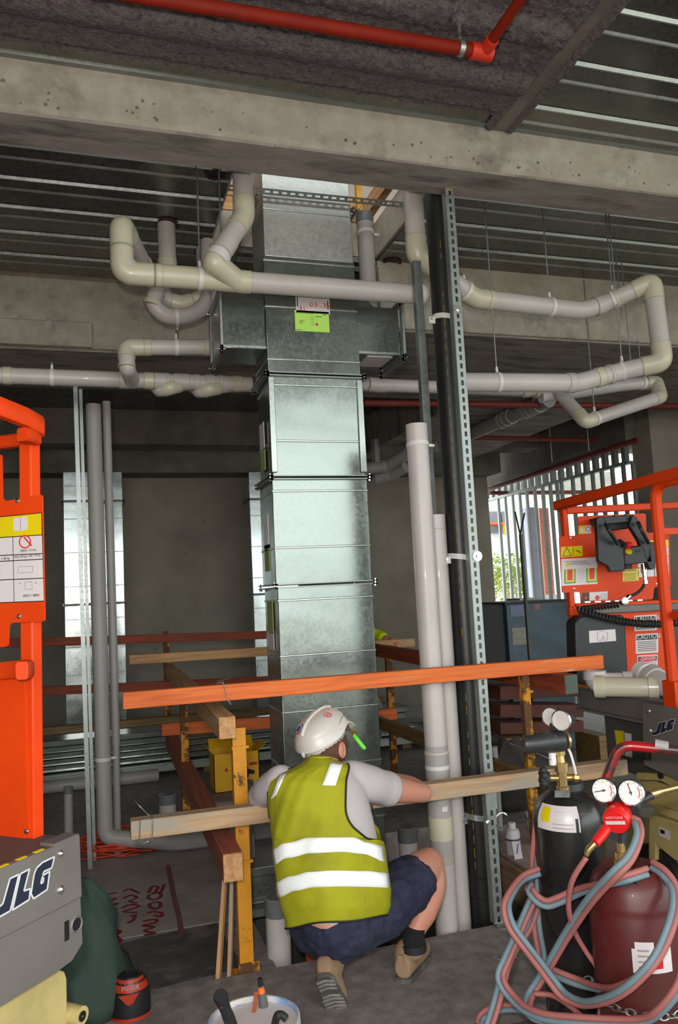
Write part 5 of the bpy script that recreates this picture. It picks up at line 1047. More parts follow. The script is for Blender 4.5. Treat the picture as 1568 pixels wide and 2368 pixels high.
b = MB(); poly_px(b, rpoly([(1324, 1418), (1538, 1404), (1548, 1585), (1333, 1590)], 5), PE-Y1*0.0, Y1, 0.005); b.build('lower_sheet', M['orange'], RL)
b = MB(); poly_px(b, rpoly([(1330, 1438), (1345, 1424), (1440, 1422), (1446, 1430), (1453, 1565), (1445, 1572), (1345, 1583), (1334, 1575)], 8), PE-Y1*0.10, Y1, 0.095); b.build('document_box', M['black_plastic'], RL, bevel=0.008)
PB = PE-Y1*0.1; dec([(1362, 1459), (1423, 1455), (1425, 1482), (1363, 1487)], 'decal_white', -0.002, par=RL, Pp=PB, n_=Y1)
b = MB(); outline(b, [(1383, 1480), (1381, 1463), (1392, 1459), (1405, 1463), (1405, 1480), (1398, 1481), (1396, 1470), (1390, 1482)], PB-Y1*0.003, Y1, 0.003, 0.0); b.build('decal', M['decal_grey'], RL, flat=True)
rr((2.61, 3.935, 1.485), (3.45, 3.935, 1.475), 0.03, 0.045, 'gate_bar', 'lift_grey'); rr((2.60, 3.93, 1.487), (2.66, 3.93, 1.487), 0.034, 0.052, 'bracket', 'orange')
rr((RX, 4.0, 2.105), (RX, 2.5, 2.15), 0.045, 0.055, 'top_rail', 'orange_worn'); rr((RX+0.01, 3.99, 2.095), (RX+0.06, 3.97, 2.085), 0.05, 0.05, 'corner', 'orange_worn')
# near side post, bent over at the top
b = MB(); b.tube(fillet([(RX+0.02, 3.17, 0.98), (RX+0.02, 3.17, 2.11), (RX+0.02, 2.6, 2.115)], 0.09), 0.028, 10); b.build('near_post', M['orange'], RL)
b = MB(); b.tube([(RX+0.02, 3.12, 1.47), (RX+0.02, 2.4, 1.47)], 0.022, 10); b.build('side_rail', M['orange'], RL); b = MB(); b.box(RX-0.012, RX+0.05, 3.12, 3.21, 0.99, 1.16); b.build('post_socket', M['orange'], RL, bevel=0.005)
b = MB(); b.bar((RX+0.02, 3.16, 1.875), (RX+0.3, 3.16, 1.875), 0.03, 0.03); b.build('side_rail', M['orange'], RL)
for x, y in ((1321, 1244), (1328, 1361), (1511, 1235), (1519, 1350)): b = MB(); p = E_(x, y, -0.0225); b.lathe([(0.009, 0), (0.008, 0.003), (0.001, 0.006)], p, -Y1, 10); b.build('bolt', M['chrome'], RL)
PB = PE-Y1*0.022
def rdec(pts, m, off=-0.001): return dec(pts, m, off, par=RL, Pp=PB, n_=Y1)
def rect_px(x0, y0, x1, y1, sk=-0.06): return [(x0, y0), (x1, y0+(x1-x0)*sk), (x1+0.012*(y1-y0), y1+(x1-x0)*sk), (x0+0.012*(y1-y0), y1)]
rdec(rect_px(1297, 1265, 1347, 1289), 'decal_yellow'); b = MB(); outline(b, [(1301, 1286), (1311, 1266), (1322, 1285)], PB-Y1*0.002, Y1, 0.003, 0); outline(b, [(1325, 1266), (1326, 1285)], PB-Y1*0.002, Y1, 0.002, 0); outline(b, [(1332, 1272), (1343, 1278)], PB-Y1*0.002, Y1, 0.004, 0); b.build('decal', M['decal_black'], RL, flat=True)
rdec(rect_px(1298, 1293, 1381, 1355), 'decal_white')
for x0 in (1305, 1356):
    for i, (m, g) in enumerate((('decal_green', 0), ('decal_yellow', 3), ('decal_red', 7))): rdec(rect_px(x0+g, 1317-(x0-1305)*0.05, x0+26-g, 1350-g*1.1-(x0-1305)*0.05), m, -0.002-0.0006*i)
for k in range(3): txt_on(RL, 'Minimum requirements before operating lift', 1307+k*4, 1300+k*3.2, 0.0095, PB-Y1*0.0015, Y1, M['decal_black'], 0.85)
for k in range(8): b = MB(); p = E_(1334, 1318+k*4, -0.0245); b.box(p.x, p.x+0.055+0.01*(k % 3), p.y, p.y+0.0006, p.z-0.002, p.z); b.build('decal', M['decal_grey'], RL)
ringdec(1313, 1306, 4.5, 0.5, 'decal_yellow', PB, Y1, RL, -0.003)
rdec(rect_px(1338, 1216, 1353, 1235), 'decal_yellow'); rdec(rect_px(1353, 1215, 1367, 1234), 'decal_white'); rdec(rect_px(1342, 1221, 1349, 1230), 'decal_white', -0.002); ringdec(1359.5, 1224, 6, 4.6, 'decal_red', PB, Y1, RL, -0.003)
rdec(rect_px(1347, 1371, 1363, 1391), 'decal_black'); rdec(rect_px(1363, 1370, 1405, 1389), 'decal_white'); rdec([(1351, 1386), (1355, 1376), (1360, 1385)], 'orange', -0.002); ringdec(1381, 1382, 5, 1, 'decal_red', PB, Y1, RL, -0.003); ringdec(1395, 1379, 6, 5, 'decal_grey', PB, Y1, RL, -0.003)
rdec(rect_px(1440, 1317, 1477, 1345), 'decal_yellow'); txt_on(RL, 'ATTENTION', 1443, 1322, 0.018, PB-Y1*0.002, Y1, M['decal_black'], 0.85)
for k in range(5): b = MB(); p = E_(1443, 1327+k*3.6, -0.0245); b.box(p.x, p.x+0.085, p.y, p.y+0.0006, p.z-0.0025, p.z); b.build('decal', M['decal_black'], RL)
rdec(rect_px(1475, 1252, 1546, 1268), 'decal_yellow'); rdec(rect_px(1475, 1269, 1546, 1335), 'decal_white'); rdec(rect_px(1517, 1252, 1526, 1263), 'decal_white', -0.002); ringdec(1527, 1280, 8, 6.4, 'decal_red', PB, Y1, RL, -0.003); rdec([(1521, 1275), (1523, 1274), (1533, 1286), (1531, 1287)], 'decal_red', -0.003)
for l in (290, 313): rdec([(1475, l), (1546, l-4), (1546, l-3), (1475, l+1)] if False else [(1475, 1000+l), (1546, 996+l), (1546, 997.5+l), (1475, 1001.5+l)], 'decal_black', -0.002)
rdec([(1512, 1271), (1513.5, 1271), (1515, 1334), (1513.5, 1334)], 'decal_black', -0.002)
txt_on(RL, 'MAX = 0 m/s', 1518, 1292, 0.012, PB-Y1*0.002, Y1, M['decal_black'], 0.8); txt_on(RL, 'MAX = 400N', 1518, 1331, 0.012, PB-Y1*0.002, Y1, M['decal_black'], 0.8); txt_on(RL, '<', 1517, 1318, 0.03, PB-Y1*0.002, Y1, M['decal_black']); txt_on(RL, '>', 1536, 1317, 0.03, PB-Y1*0.002, Y1, M['decal_black'])
PB = PE
for (x0, y0, x1, y1, head, hm) in ((1467, 1424, 1519, 1460, 'CAUTION', 'b'), (1470, 1467, 1522, 1512, 'CAUTION', 'b'), (1474, 1516, 1521, 1557, 'DANGER', 'd')):
    rdec(rect_px(x0, y0, x1, y1), 'decal_white', -0.001); rdec(rect_px(x0+2, y0+3, x1-2, y0+14), 'decal_black', -0.0018)
    if hm == 'd':
        b = MB(); cx, cy = (x0+x1)/2, y0+8; k = 20; a = [plane_pt(cx+20*math.cos(t), cy-0.06*20*math.cos(t)*0.8+6.5*math.sin(t), PB-Y1*0.0026, Y1) for t in [2*math.pi*i/k for i in range(k)]]; b.add(a, [tuple(range(k))]); b.build('decal', M['decal_red'], RL, flat=True)
    txt_on(RL, head, x0+(3.5 if hm == 'b' else 9), y0+12.0, 0.040 if hm == 'b' else 0.029, PB-Y1*0.0035, Y1, M['decal_white'], 0.92 if hm == 'b' else 0.9)
    for k in range(6):
        yl = y0+18+k*(y1-y0-20)/6.0
        if yl < y1-2: b = MB(); p = plane_pt(x0+4, yl, PB-Y1*0.002, Y1); q = plane_pt(x1-4, yl-(x1-x0-8)*0.06, PB-Y1*0.002, Y1); b.bar(p, q, 0.0006, 0.004, up=Z1); b.build('decal', M['decal_black'] if hm == 'b' else M['decal_grey'], RL, flat=True)
# control box
CB = thing('control_box', E_(1450, 1322, -0.1), 'black lift control box with two carrying handles and red stop button', 'control box')
PC = PE-Y1*0.24
def cbp(pts, off, th, m='black_plastic', nm='side_plate'): b = MB(); poly_px(b, pts, PE-Y1*off, Y1, th); return b.build(nm, M[m], CB, bevel=0.004)
cbp(rpoly([(1380, 1197), (1395, 1193), (1403, 1215), (1424, 1250), (1442, 1258), (1446, 1320), (1412, 1322), (1408, 1310), (1385, 1298)], 4), 0.20, 0.03)
cbp(rpoly([(1462, 1192), (1472, 1195), (1495, 1240), (1500, 1255), (1512, 1252), (1518, 1262), (1516, 1315), (1504, 1318), (1496, 1300), (1478, 1250), (1456, 1215)], 4), 0.20, 0.03)
b = MB(); poly_px(b, [(1395, 1195), (1466, 1190), (1470, 1206), (1402, 1212)], PE-Y1*0.18, Y1, 0.14); b.build('top_panel', M['black_plastic'], CB, bevel=0.004)
b = MB(); poly_px(b, [(1402, 1211), (1465, 1206), (1463, 1221), (1412, 1225)], PE-Y1*0.13, Y1, 0.1); b.build('panel_face', M['rubber'], CB, bevel=0.003)
b = MB(); poly_px(b, [(1444, 1268), (1505, 1258), (1508, 1300), (1446, 1306)], PE-Y1*0.2, Y1, 0.16); b.build('body', M['black_plastic'], CB, bevel=0.005)
b = MB(); poly_px(b, [(1447, 1306), (1462, 1305), (1462, 1315), (1448, 1316)], PE-Y1*0.15, Y1, 0.05); b.build('latch', M['rubber'], CB)
for x0, y0, x1, y1 in ((1400, 1212, 1428, 1258), (1476, 1208, 1500, 1256)):
    b = MB(); b.tube(smooth_path([E_(x0, y0, -0.22), E_((x0+x1)/2-4, (y0+y1)/2-6, -0.26), E_(x1, y1, -0.22)], 5), 0.011, 10); b.build('handle', M['black_plastic'], CB)
for x, y in ((1420, 1199), (1446, 1197)): b = MB(); p = E_(x, y, -0.16); b.cyl(p, p+Z1*0.02, 0.008, 10); b.build('toggle', M['rubber'], CB)
b = MB(); p = E_(1433, 1197, -0.17); b.obox(p, X1*0.006, Y1*0.003, Z1*0.01); b.build('indicator', M['decal_yellow'], CB)
p = E_(1453, 1262, -0.21); b = MB(); b.lathe([(0.019, -0.016), (0.02, -0.01), (0.02, 0.0)], p-Z1*0.026, V((0, -0.5, 0.86)), 18); b.build('stop_base', M['decal_yellow'], CB); b = MB(); b.lathe([(0.011, -0.02), (0.012, 0.0), (0.021, 0.004), (0.021, 0.014), (0.015, 0.02), (0.001, 0.021)], p, V((0, -0.5, 0.86)), 18); b.build('stop_button', M['decal_red'], CB)
b = MB(); b.tube([E_(1432, 1250, -0.18), E_(1447, 1262, -0.22)], [0.012, 0.014], 10); b.build('joystick', M['rubber'], CB)
txt_on(CB, 'JLG', 1470, 1278, 0.03, PE-Y1*0.2, Y1, M['rubber'])
# cable with connector and coiled cord
cb_ = thing('control_cable', E_(1490, 1340, -0.1), 'black coiled control cable with silver connectors on right lift', 'cable')
p = E_(1489, 1312, -0.14); b = MB(); b.lathe([(0.016, 0.02), (0.016, -0.01), (0.019, -0.012), (0.019, -0.03), (0.014, -0.032), (0.014, -0.075), (0.018, -0.077), (0.018, -0.095)], p, Z1, 16); b.build('connector', M['chrome'], cb_)
pa_ = [E_(1490, 1340, -0.14), E_(1488, 1356, -0.14), E_(1475, 1370, -0.15), E_(1455, 1380, -0.16), E_(1440, 1388, -0.16)]; b = MB(); b.tube(smooth_path(pa_, 5), 0.0085, 10); b.build('lead', M['rubber'], cb_)
p = E_(1443, 1390, -0.17); b = MB(); b.lathe([(0.022, -0.02), (0.024, 0.0), (0.022, 0.012), (0.012, 0.014), (0.001, 0.014)], p, -Y1, 18); b.tube([p, E_(1456, 1378, -0.17)], 0.014, 12); b.build('gland', M['chrome'], cb_)
def coil(p, q, sag, n, r_, rw): 
    out = []
    for i in range(n*10+1):
        t = i/(n*10); c_ = p+(q-p)*t-Z1*(sag*4*t*(1-t)); a = 2*math.pi*i/10
        out.append(c_+Z1*(r_*math.cos(a))+Y1*(r_*math.sin(a)))
    return out
b = MB(); b.tube(coil(E_(1432, 1398, -0.15), E_(1345, 1408, -0.1), 0.0, 12, 0.014, 0.005), 0.005, 6); b.tube(coil(E_(1338, 1409, -0.12), E_(1566, 1440, -0.12), 0.035, 30, 0.017, 0.006), 0.0062, 6); b.build('coiled_cord', M['rubber'], cb_)
# PVC fittings lying on the deck
def fit(label, pts, r_, D=None, m='clamp_white', bell=True):
    t = thing('pipe_fitting', V(pts[-1])-Z1*r_, label, 'pipe fitting', 'white fittings on the right lift deck'); b = MB(); P = fillet(pts, 0.06, 6); b.tube(P, r_, 22, cap=False); n = len(b.v)//22
    b.tube(list(reversed(P)), r_-0.005, 22, cap=False); b.build('pipe', M[m], t, ang=60)
    for p_, d_ in ((V(pts[0]), V(pts[1])-V(pts[0])), (V(pts[-1]), V(pts[-2])-V(pts[-1]))):
        d_.normalize(); b = MB(); b.lathe([(r_-0.005, -0.001), (r_+0.007, -0.001), (r_+0.007, 0.045), (r_-0.001, 0.048)], p_, d_, 22, close=False); b.build('socket', M[m], t, ang=60)
zf = 1.052+0.055
k0 = plane_pt(1370, 1562, V((0, 3.72, 0)), Y1); fit('white pipe elbow with upturned open end on lift deck', [V((k0.x, 3.70, zf+0.062)), V((k0.x, 3.70, zf-0.004)), V((k0.x+0.16, 3.60, zf-0.005))], 0.054)
k1 = plane_pt(1460, 1590, V((0, 3.42, 0)), Y1); fit('long cream pipe junction lying along the lift deck edge', [V((k1.x-0.12, 3.55, zf)), V((k1.x+0.05, 3.38, zf)), V((k1.x+0.10, 3.34, zf))], 0.05, m='pvc_cream')
k2 = plane_pt(1508, 1585, V((0, 3.5, 0)), Y1); fit('white funnel-ended pipe fitting in middle of the lift deck heap', [V((k2.x+0.02, 3.62, zf+0.05)), V((k2.x+0.03, 3.50, zf+0.01)), V((k2.x+0.16, 3.42, zf))], 0.05)
k3 = plane_pt(1545, 1590, V((0, 3.3, 0)), Y1); fit('rounded pale pipe bend at the right of the lift deck heap', [V((k3.x+0.0, 3.42, zf+0.05)), V((k3.x-0.02, 3.30, zf)), V((k3.x+0.14, 3.24, zf))], 0.056, m='pvc')
# ---------------------------------------------------------------- blue cabinet and background stock
bc = thing('steel_cabinet', (4.0, 7.35, -0.015), 'dark blue steel site cabinet near the facade studs', 'cabinet'); mat('cab_blue', c(62, 84, 100), 0.45, var=0.12, scale=4, second=c(48, 56, 62), cov=0.3, sharp=0.3); mat('cab_dark', c(34, 34, 34), 0.6)
b = MB(); b.box(3.92, 4.62, 7.0, 7.7, -0.015, 1.475); b.build('body', M['cab_blue'], bc, bevel=0.006); b = MB(); b.box(3.66, 3.915, 7.05, 7.6, -0.015, 1.47); b.build('side_unit', M['cab_dark'], bc, bevel=0.006); b = MB(); b.box(3.90, 4.64, 6.985, 7.72, 1.46, 1.485); b.build('lid', M['cab_dark'], bc)
for (x0, y0, x1, y1, m) in ((1182, 1398, 1216, 1426, 'cab_label'), (1187, 1450, 1221, 1492, 'cab_label2'), (1234, 1397, 1250, 1410, 'cab_label3')):
    if m not in M: mat(m, {'cab_label': c(110, 120, 150), 'cab_label2': c(140, 136, 124), 'cab_label3': c(140, 100, 96)}[m], 0.6, var=0.2, scale=20)
    p, q = PY(x0, y1, 6.99), PY(x1, y0, 6.99); b = MB(); b.box(p.x, q.x, 6.995, 6.9995, p.z, q.z); b.build('label', M[m], bc)
fk = thing('fork_prop', PY(1238, 1740, 6.6), 'grey leaning prop with black Y-shaped fork top before the facade', 'prop')
b = MB(); p0, p1 = PY(1204, 1236, 6.6), PY(1238, 1700, 6.6); p1 = p0+(p1-p0)*((p0.z+0.015)/(p0.z-p1.z)); b.bar(p0, p1, 0.035, 0.02, up=X1); b.build('pole', mat('prop_grey', c(84, 84, 78), 0.6), fk)
for x, y in ((1191, 1183), (1213, 1186)): b = MB(); b.bar(PY(1203, 1236, 6.6), PY(x, y, 6.6), 0.012, 0.012); b.build('fork', M['rubber'], fk)
b = MB(); b.tube(smooth_path([PY(1265, 1485, 7.6), PY(1262, 1510, 7.6), PY(1275, 1500, 7.6), PY(1290, 1515, 7.6), PY(1296, 1490, 7.6), PY(1288, 1470, 7.5), PY(1293, 1440, 7.9)], 5), 0.012, 8); tag(b.build('wrapped_cable', mat('cable_shiny', c(110, 112, 140), 0.2, 0.7)), 'shiny wrapped cable end beside the blue cabinet', 'cable')
random.seed(31)
for i, (x0, y0, x1, y1, Y_, h_, m, lb) in enumerate(((1140, 1600, 1345, 1590, 6.0, 0.11, 'timber_stock', 'dark red beam on top of stock heap behind right guard post'), (1140, 1640, 1330, 1640, 5.9, 0.1, 'timber_stock', 'dark red beam second in the stock heap behind right guard post'), (1140, 1680, 1330, 1675, 5.85, 0.09, 'timber_stock', 'brown beam third in the stock heap behind right guard post'), (1140, 1715, 1300, 1710, 5.8, 0.09, 'timber_brown', 'lowest brown beam of the stock heap behind right guard post'))):
    timber(PY(x0, y0, Y_), PY(x1, y1, Y_), 0.25, h_, m, lb, 'stock_beam', cat='beam')
for i, x in enumerate((2.95, 4.0)): b = MB(); b.box(x, x+0.12, 5.75, 6.1, -0.015, PY(1140, 1735, 5.8).z+0.02); tag(b.build('bearer', M['timber_brown']), 'timber bearer under the stock heap, '+('left' if i == 0 else 'right')+' one', 'timber')
b = MB(); b.cyl((2.62, 5.0, -0.015), (2.62, 5.0, 0.55), 0.03, 14); tag(b.build('pipe_stub', M['pvc_grey']), 'thin pale upright stub right of the strut behind mid rail', 'pipe stub')
b = MB(); b.box(4.6, 4.85, 7.9, 8.2, -0.015, 1.5); tag(b.build('metal_sheet', M['galv_dull'], bevel=0.004), 'upright grey metal sheet bundle beside the facade studs', 'sheet')
# ================================================================== GAS CYLINDERS
mat('cyl_black', c(26, 25, 26), 0.32, var=0.2, scale=8, second=c(52, 50, 50), cov=0.18, sharp=0.12, coat=0.2)
mat('cyl_red', c(80, 14, 18), 0.48, var=0.14, scale=6, second=c(74, 40, 30), cov=0.34, sharp=0.2, coat=0.15)
mat('hose_red', c(156, 92, 88), 0.6, var=0.08, scale=9); mat('hose_blue', c(104, 122, 132), 0.6, var=0.08, scale=9)
mat('cap_red', c(214, 30, 28), 0.35, var=0.05); mat('gauge_black', c(44, 44, 46), 0.4, var=0.2, scale=20)
mat('handle_red', c(170, 24, 28), 0.3, var=0.1, scale=12, second=c(66, 44, 46), cov=0.5, sharp=0.1, coat=0.2)
bx = PD(1322, 1985, 2.77); BX = V((bx.x, bx.y, 0)); RB = 0.125
zS = PD(1322, 1905, 2.72).z; zN = PD(1310, 1838, 2.70).z
BC = thing('gas_cylinder', BX, 'black gas cylinder with white shoulder label and black regulator', 'gas cylinder')
b = MB(); b.lathe([(0.001, 0.03), (0.10, 0.03), (RB, 0.05), (RB, zS-0.01), (RB*0.985, zS+0.015), (RB*0.93, zS+0.04), (RB*0.80, zS+0.068), (RB*0.62, zS+0.088), (0.055, zN-0.005), (0.05, zN), (0.001, zN)], BX, Z1, 48); b.build('body', M['cyl_black'], BC, ang=60)
b = MB(); b.lathe([(0.056, -0.01), (0.062, 0.0), (0.06, 0.022), (0.045, 0.03), (0.02, 0.032)], BX+Z1*zN, Z1, 24); b.build('neck_ring', M['gauge_black'], BC)
# shoulder label wraps the shoulder
def wrap_label(o, prof, a0, a1, m, par, nm='label', n=20, off=0.0012):
    u, v = perp(Z1); b = MB(); rg = [[V(o)+Z1*z+V((math.cos(a), math.sin(a), 0))*(r_+off) for a in [a0+(a1-a0)*k/n for k in range(n+1)]] for r_, z in prof]; b.loft(rg, closed=False); return b.build(nm, m, par, ang=180)
ac = math.atan2((CAM-BX).y, (CAM-BX).x)
prof = [(RB, zS-0.012), (RB*0.985, zS+0.015), (RB*0.93, zS+0.04), (RB*0.80, zS+0.068)]
wrap_label(BX, prof, ac-1.0, ac+0.30, M['decal_white'], BC)
wrap_label(BX, [(RB*0.985, zS+0.015), (RB*0.93, zS+0.04), (RB*0.84, zS+0.06)], ac-0.85, ac-0.55, M['decal_yellow'], BC, off=0.0022)
for k in range(5): wrap_label(BX, [(RB*(0.997-0.014*k-0.004*k*k), zS-0.002+k*0.0125), (RB*(0.994-0.015*k-0.004*k*k), zS+0.001+k*0.0125)], ac-0.45, ac+0.12, M['decal_grey'], BC, 'print', off=0.0026)
wrap_label(BX, [(RB, zS-0.012), (RB*0.985, zS+0.015), (RB*0.95, zS+0.032)], ac+0.18, ac+0.26, M['decal_black'], BC, 'print', 2, off=0.0026)
b = MB(); p = PD(1300, 1836, 2.63); b.obox(p, RT*0.025, UP*0.011, FW*0.003); b.build('tag_plate', M['galv_dull'], BC)
# valve
VX = PD(1300, 1800, 2.70); VX = V((VX.x, VX.y, zN+0.03)); zv = VX.z
def ppd(px, py, D=2.68): return PD(px, py, D)
b = MB(); b.lathe([(0.022, -0.01), (0.022, 0.02), (0.018, 0.024), (0.018, 0.07), (0.024, 0.072), (0.024, 0.10), (0.015, 0.102), (0.013, 0.125), (0.018, 0.127), (0.018, 0.14), (0.009, 0.142), (0.009, 0.165)], VX-Z1*0.02, Z1, 12); b.build('valve', M['brass'], BC, ang=25)
p = VX+Z1*0.028; b = MB(); b.cyl(p, p-RT*0.05, 0.011, 12).cyl(p, p+RT*0.045+FW*0.01, 0.012, 12).cyl(p+RT*0.04, p+RT*0.055, 0.015, 8); b.build('valve_outlet', M['brass'], BC)
b = MB(); q = p-RT*0.055
for k in range(6): a = math.pi/3*k; b.ball(q+UP*(0.026*math.cos(a))+FW*(0.026*math.sin(a))*0.6-RT*0.01, 0.014, 10)
b.cyl(q+RT*0.01, q-RT*0.02, 0.022, 14); b.build('hand_wheel', M['rubber'], BC)
b = MB(); q = p+Z1*0.075-RT*0.028; b.cyl(q-Z1*0.03, q+Z1*0.012, 0.013, 12); b.build('white_cap', M['clamp_white'], BC); b = MB(); b.tube(smooth_path([VX+Z1*0.13+RT*0.006, VX+Z1*0.125+RT*0.03, VX+Z1*0.08+RT*0.043, VX+Z1*0.035+RT*0.05, VX+Z1*0.02+RT*0.055], 4), 0.0045, 8); b.build('seal_tie', M['clamp_white'], BC)
# black regulator with two gauges
REG = thing('regulator', ppd(1290, 1745), 'black gas regulator with two dusty gauges atop the black cylinder', 'regulator')
c_ = VX+Z1*0.165; ctr = PD(1285, 1718, 2.70)
b = MB(); b.tube([PD(1212, 1721, 2.66), PD(1215, 1721, 2.66), PD(1240, 1719, 2.67), PD(1248, 1718, 2.675), PD(1262, 1716, 2.68), PD(1296, 1712, 2.70), PD(1305, 1711, 2.70)], [0.026, 0.029, 0.030, 0.033, 0.036, 0.036, 0.034], 22); b.build('body', M['gauge_black'], REG)
b = MB(); b.tube([PD(1304, 1712, 2.70), PD(1312, 1711, 2.705), PD(1317, 1710, 2.705)], [0.032, 0.031, 0.02], 20); b.cyl(c_-Z1*0.02, PD(1308, 1720, 2.70), 0.011, 10); b.build('brass_back', M['brass'], REG)
def gauge(par, ctr, ax, r_, th, needle=None, face=True, bm='gauge_black', fm='glass_dial'):
    ax = V(ax).normalized(); ctr = V(ctr)
    b = MB(); b.lathe([(r_*0.6, -th), (r_, -th*0.9), (r_, 0.0), (r_*0.93, 0.002), (r_*0.9, -0.001)], ctr, ax, 30); g = b.build('gauge', M[bm], par)
    b = MB(); b.lathe([(r_*0.99, -0.004), (r_*1.01, 0.001), (r_*0.9, 0.004)], ctr, ax, 30, close=False); b.build('bezel', M['chrome'], g)
    b = MB(); b.cyl(ctr-ax*0.0005, ctr+ax*0.0005, r_*0.91, 30); b.build('dial', M[fm], g)
    u = RT-ax*RT.dot(ax); u.normalize(); v = ax.cross(u); v = v if v.dot(UP) > 0 else -v
    if needle is not None:
        for (a0, a1, m) in ((0.9, 2.2, 'decal_red'), (-0.3, 0.2, 'decal_yellow')):
            b = MB(); rg = [[ctr+ax*0.001+u*(math.sin(a)*r_*q)+v*(math.cos(a)*r_*q) for a in [a0+(a1-a0)*k/10 for k in range(11)]] for q in (0.6, 0.68)]; b.loft(rg, closed=False); b.build('scale_arc', M[m], g, flat=True)
        b = MB(); d = u*math.sin(needle)+v*math.cos(needle); b.bar(ctr+ax*0.002-d*r_*0.2, ctr+ax*0.002+d*r_*0.72, 0.0015, 0.0022).cyl(ctr+ax*0.001, ctr+ax*0.004, r_*0.1, 12); b.build('needle', M['decal_black'], g)
        b = MB()
        for k in range(11): a = -2.2+k*0.44; d = u*math.sin(a)+v*math.cos(a); b.bar(ctr+ax*0.0012+d*r_*0.76, ctr+ax*0.0012+d*r_*0.84, 0.001, 0.0015)
        b.build('scale_marks', M['decal_black'], g)
    return g
gd = -FW*0.75-RT*0.62+UP*0.1
mat('dial_dusty', c(196, 186, 182), 0.5, var=0.12, scale=20)
gauge(REG, PD(1274, 1658, 2.72), gd, 0.034, 0.03, fm='dial_dusty', needle=None); gauge(REG, PD(1298, 1666, 2.66), gd, 0.036, 0.036, fm='dial_dusty', needle=None)
b = MB(); b.cyl(PD(1283, 1690, 2.71), PD(1278, 1672, 2.72), 0.012, 10).cyl(PD(1305, 1695, 2.70), PD(1303, 1680, 2.70), 0.012, 10); b.build('stem', M['gauge_black'], REG)
for a, e in (((1178, 1719), (1213, 1731)), ((1240, 1741), (1275, 1757))): b = MB(); b.cyl(PD(*a, 2.66), PD(*e, 2.68), 0.0012, 6); b.build('wire', M['galv_dull'], REG)
# red cylinder
rx = PD(1470, 2150, 2.49); RXC = V((rx.x, rx.y, 0)); RR = 0.139; zr0 = PD(1470, 2085, 2.44).z; zr1 = PD(1450, 2016, 2.5).z
RC = thing('gas_cylinder', RXC, 'dusty dark red gas cylinder with torn white label at lower right', 'gas cylinder')
b = MB(); b.lathe([(0.001, 0.02), (RR*0.95, 0.02), (RR, 0.03), (RR, zr0-0.03), (RR*0.985, zr0-0.022), (RR, zr0-0.012), (RR*0.985, zr0), (RR*0.95, zr0+0.03), (RR*0.86, zr0+0.062), (RR*0.66, zr0+0.088), (0.06, zr1), (0.001, zr1)], RXC, Z1, 48); b.build('body', M['cyl_red'], RC, ang=60)
VR = PD(1440, 2005, 2.46); VR = V((VR.x, VR.y, zr1-0.005))
b = MB()
for k in range(9): a = 2*math.pi*k/9; b.obox(VR+V((0.05*math.cos(a), 0.05*math.sin(a), 0.008)), V((math.cos(a), math.sin(a), 0))*0.012, V((-math.sin(a), math.cos(a), 0))*0.012, Z1*0.01)
b.lathe([(0.05, -0.012), (0.055, 0.0), (0.05, 0.012), (0.03, 0.016)], VR, Z1, 20); b.build('collar', M['rubber'], RC)
b = MB(); b.lathe([(0.02, 0.0), (0.02, 0.03), (0.026, 0.034), (0.026, 0.055), (0.018, 0.058), (0.023, 0.062), (0.023, 0.082), (0.013, 0.085), (0.013, 0.11)], VR, Z1, 14); b.build('valve', M['brass'], RC, ang=25)
b = MB(); p = VR+Z1*0.012+RT*0.03; b.tube([p, p+RT*0.06-FW*0.02-Z1*0.014, p+RT*0.085-FW*0.03-Z1*0.02], [0.018, 0.022, 0.023], 18); b.build('black_plug', M['rubber'], RC)
p = PD(1430, 2027, 2.40); b = MB(); b.obox(p, RT*0.010, UP*0.013, FW*0.002); b.build('tag_plate', M['galv_dull'], RC)
ar = math.atan2((CAM-RXC).y, (CAM-RXC).x); zl = PD(1500, 2205, 2.4).z
for a0, a1, z0, z1, m in ((ar-0.12, ar+0.75, zl-0.035, zl+0.035, 'decal_white'), (ar-0.05, ar+0.35, zl+0.03, zl+0.055, 'decal_white')): wrap_label(RXC, [(RR, z0), (RR, z1)], a0, a1, M[m], RC, 'torn_label')
wrap_label(RXC, [(RR, zl-0.022), (RR, zl+0.018)], ar+0.30, ar+0.52, M['decal_red'], RC, 'print', off=0.0025)
for k in range(4): wrap_label(RXC, [(RR, zl-0.02+k*0.016), (RR, zl-0.014+k*0.016)], ar+0.0, ar+0.24, M['decal_grey'], RC, 'print', off=0.0025)
# red cylinder regulator
RG = thing('regulator', VR+Z1*0.1, 'acetylene regulator with red cap and two round gauges on red cylinder', 'regulator')
p = PD(1442, 1868, 2.46); ax = (-FW*0.82-RT*0.50-UP*0.22).normalized()
b = MB(); b.lathe([(0.02, -0.05), (0.05, -0.045), (0.054, -0.03), (0.054, 0.0), (0.048, 0.008), (0.03, 0.01)], p, ax, 30); b.cyl(VR+Z1*0.09, p-ax*0.03, 0.012, 10); b.build('body', M['gauge_black'], RG)
b = MB(); b.lathe([(0.034, 0.0), (0.041, 0.012), (0.041, 0.055), (0.037, 0.062), (0.001, 0.063)], p-UP*0.012-RT*0.012, ax, 30); b.build('cap', M['cap_red'], RG)
uu = (RT-ax*RT.dot(ax)).normalized(); vv = uu.cross(ax); vv = vv if vv.dot(UP) > 0 else -vv; qo = p-UP*0.012-RT*0.012+ax*0.0635
ub = (uu*0.93+vv*0.36).normalized(); vb = (vv*0.93-uu*0.36).normalized()
b = MB(); b.obox(qo, ub*0.030, vb*0.0055, ax*0.0008); b.build('cap_band', M['decal_white'], RG)
b = MB(); b.text('ACETYLENE', 0.010, qo-ub*0.026+vb*0.014, ub, vb, depth=0.001); b.build('cap_text', M['decal_white'], RG)
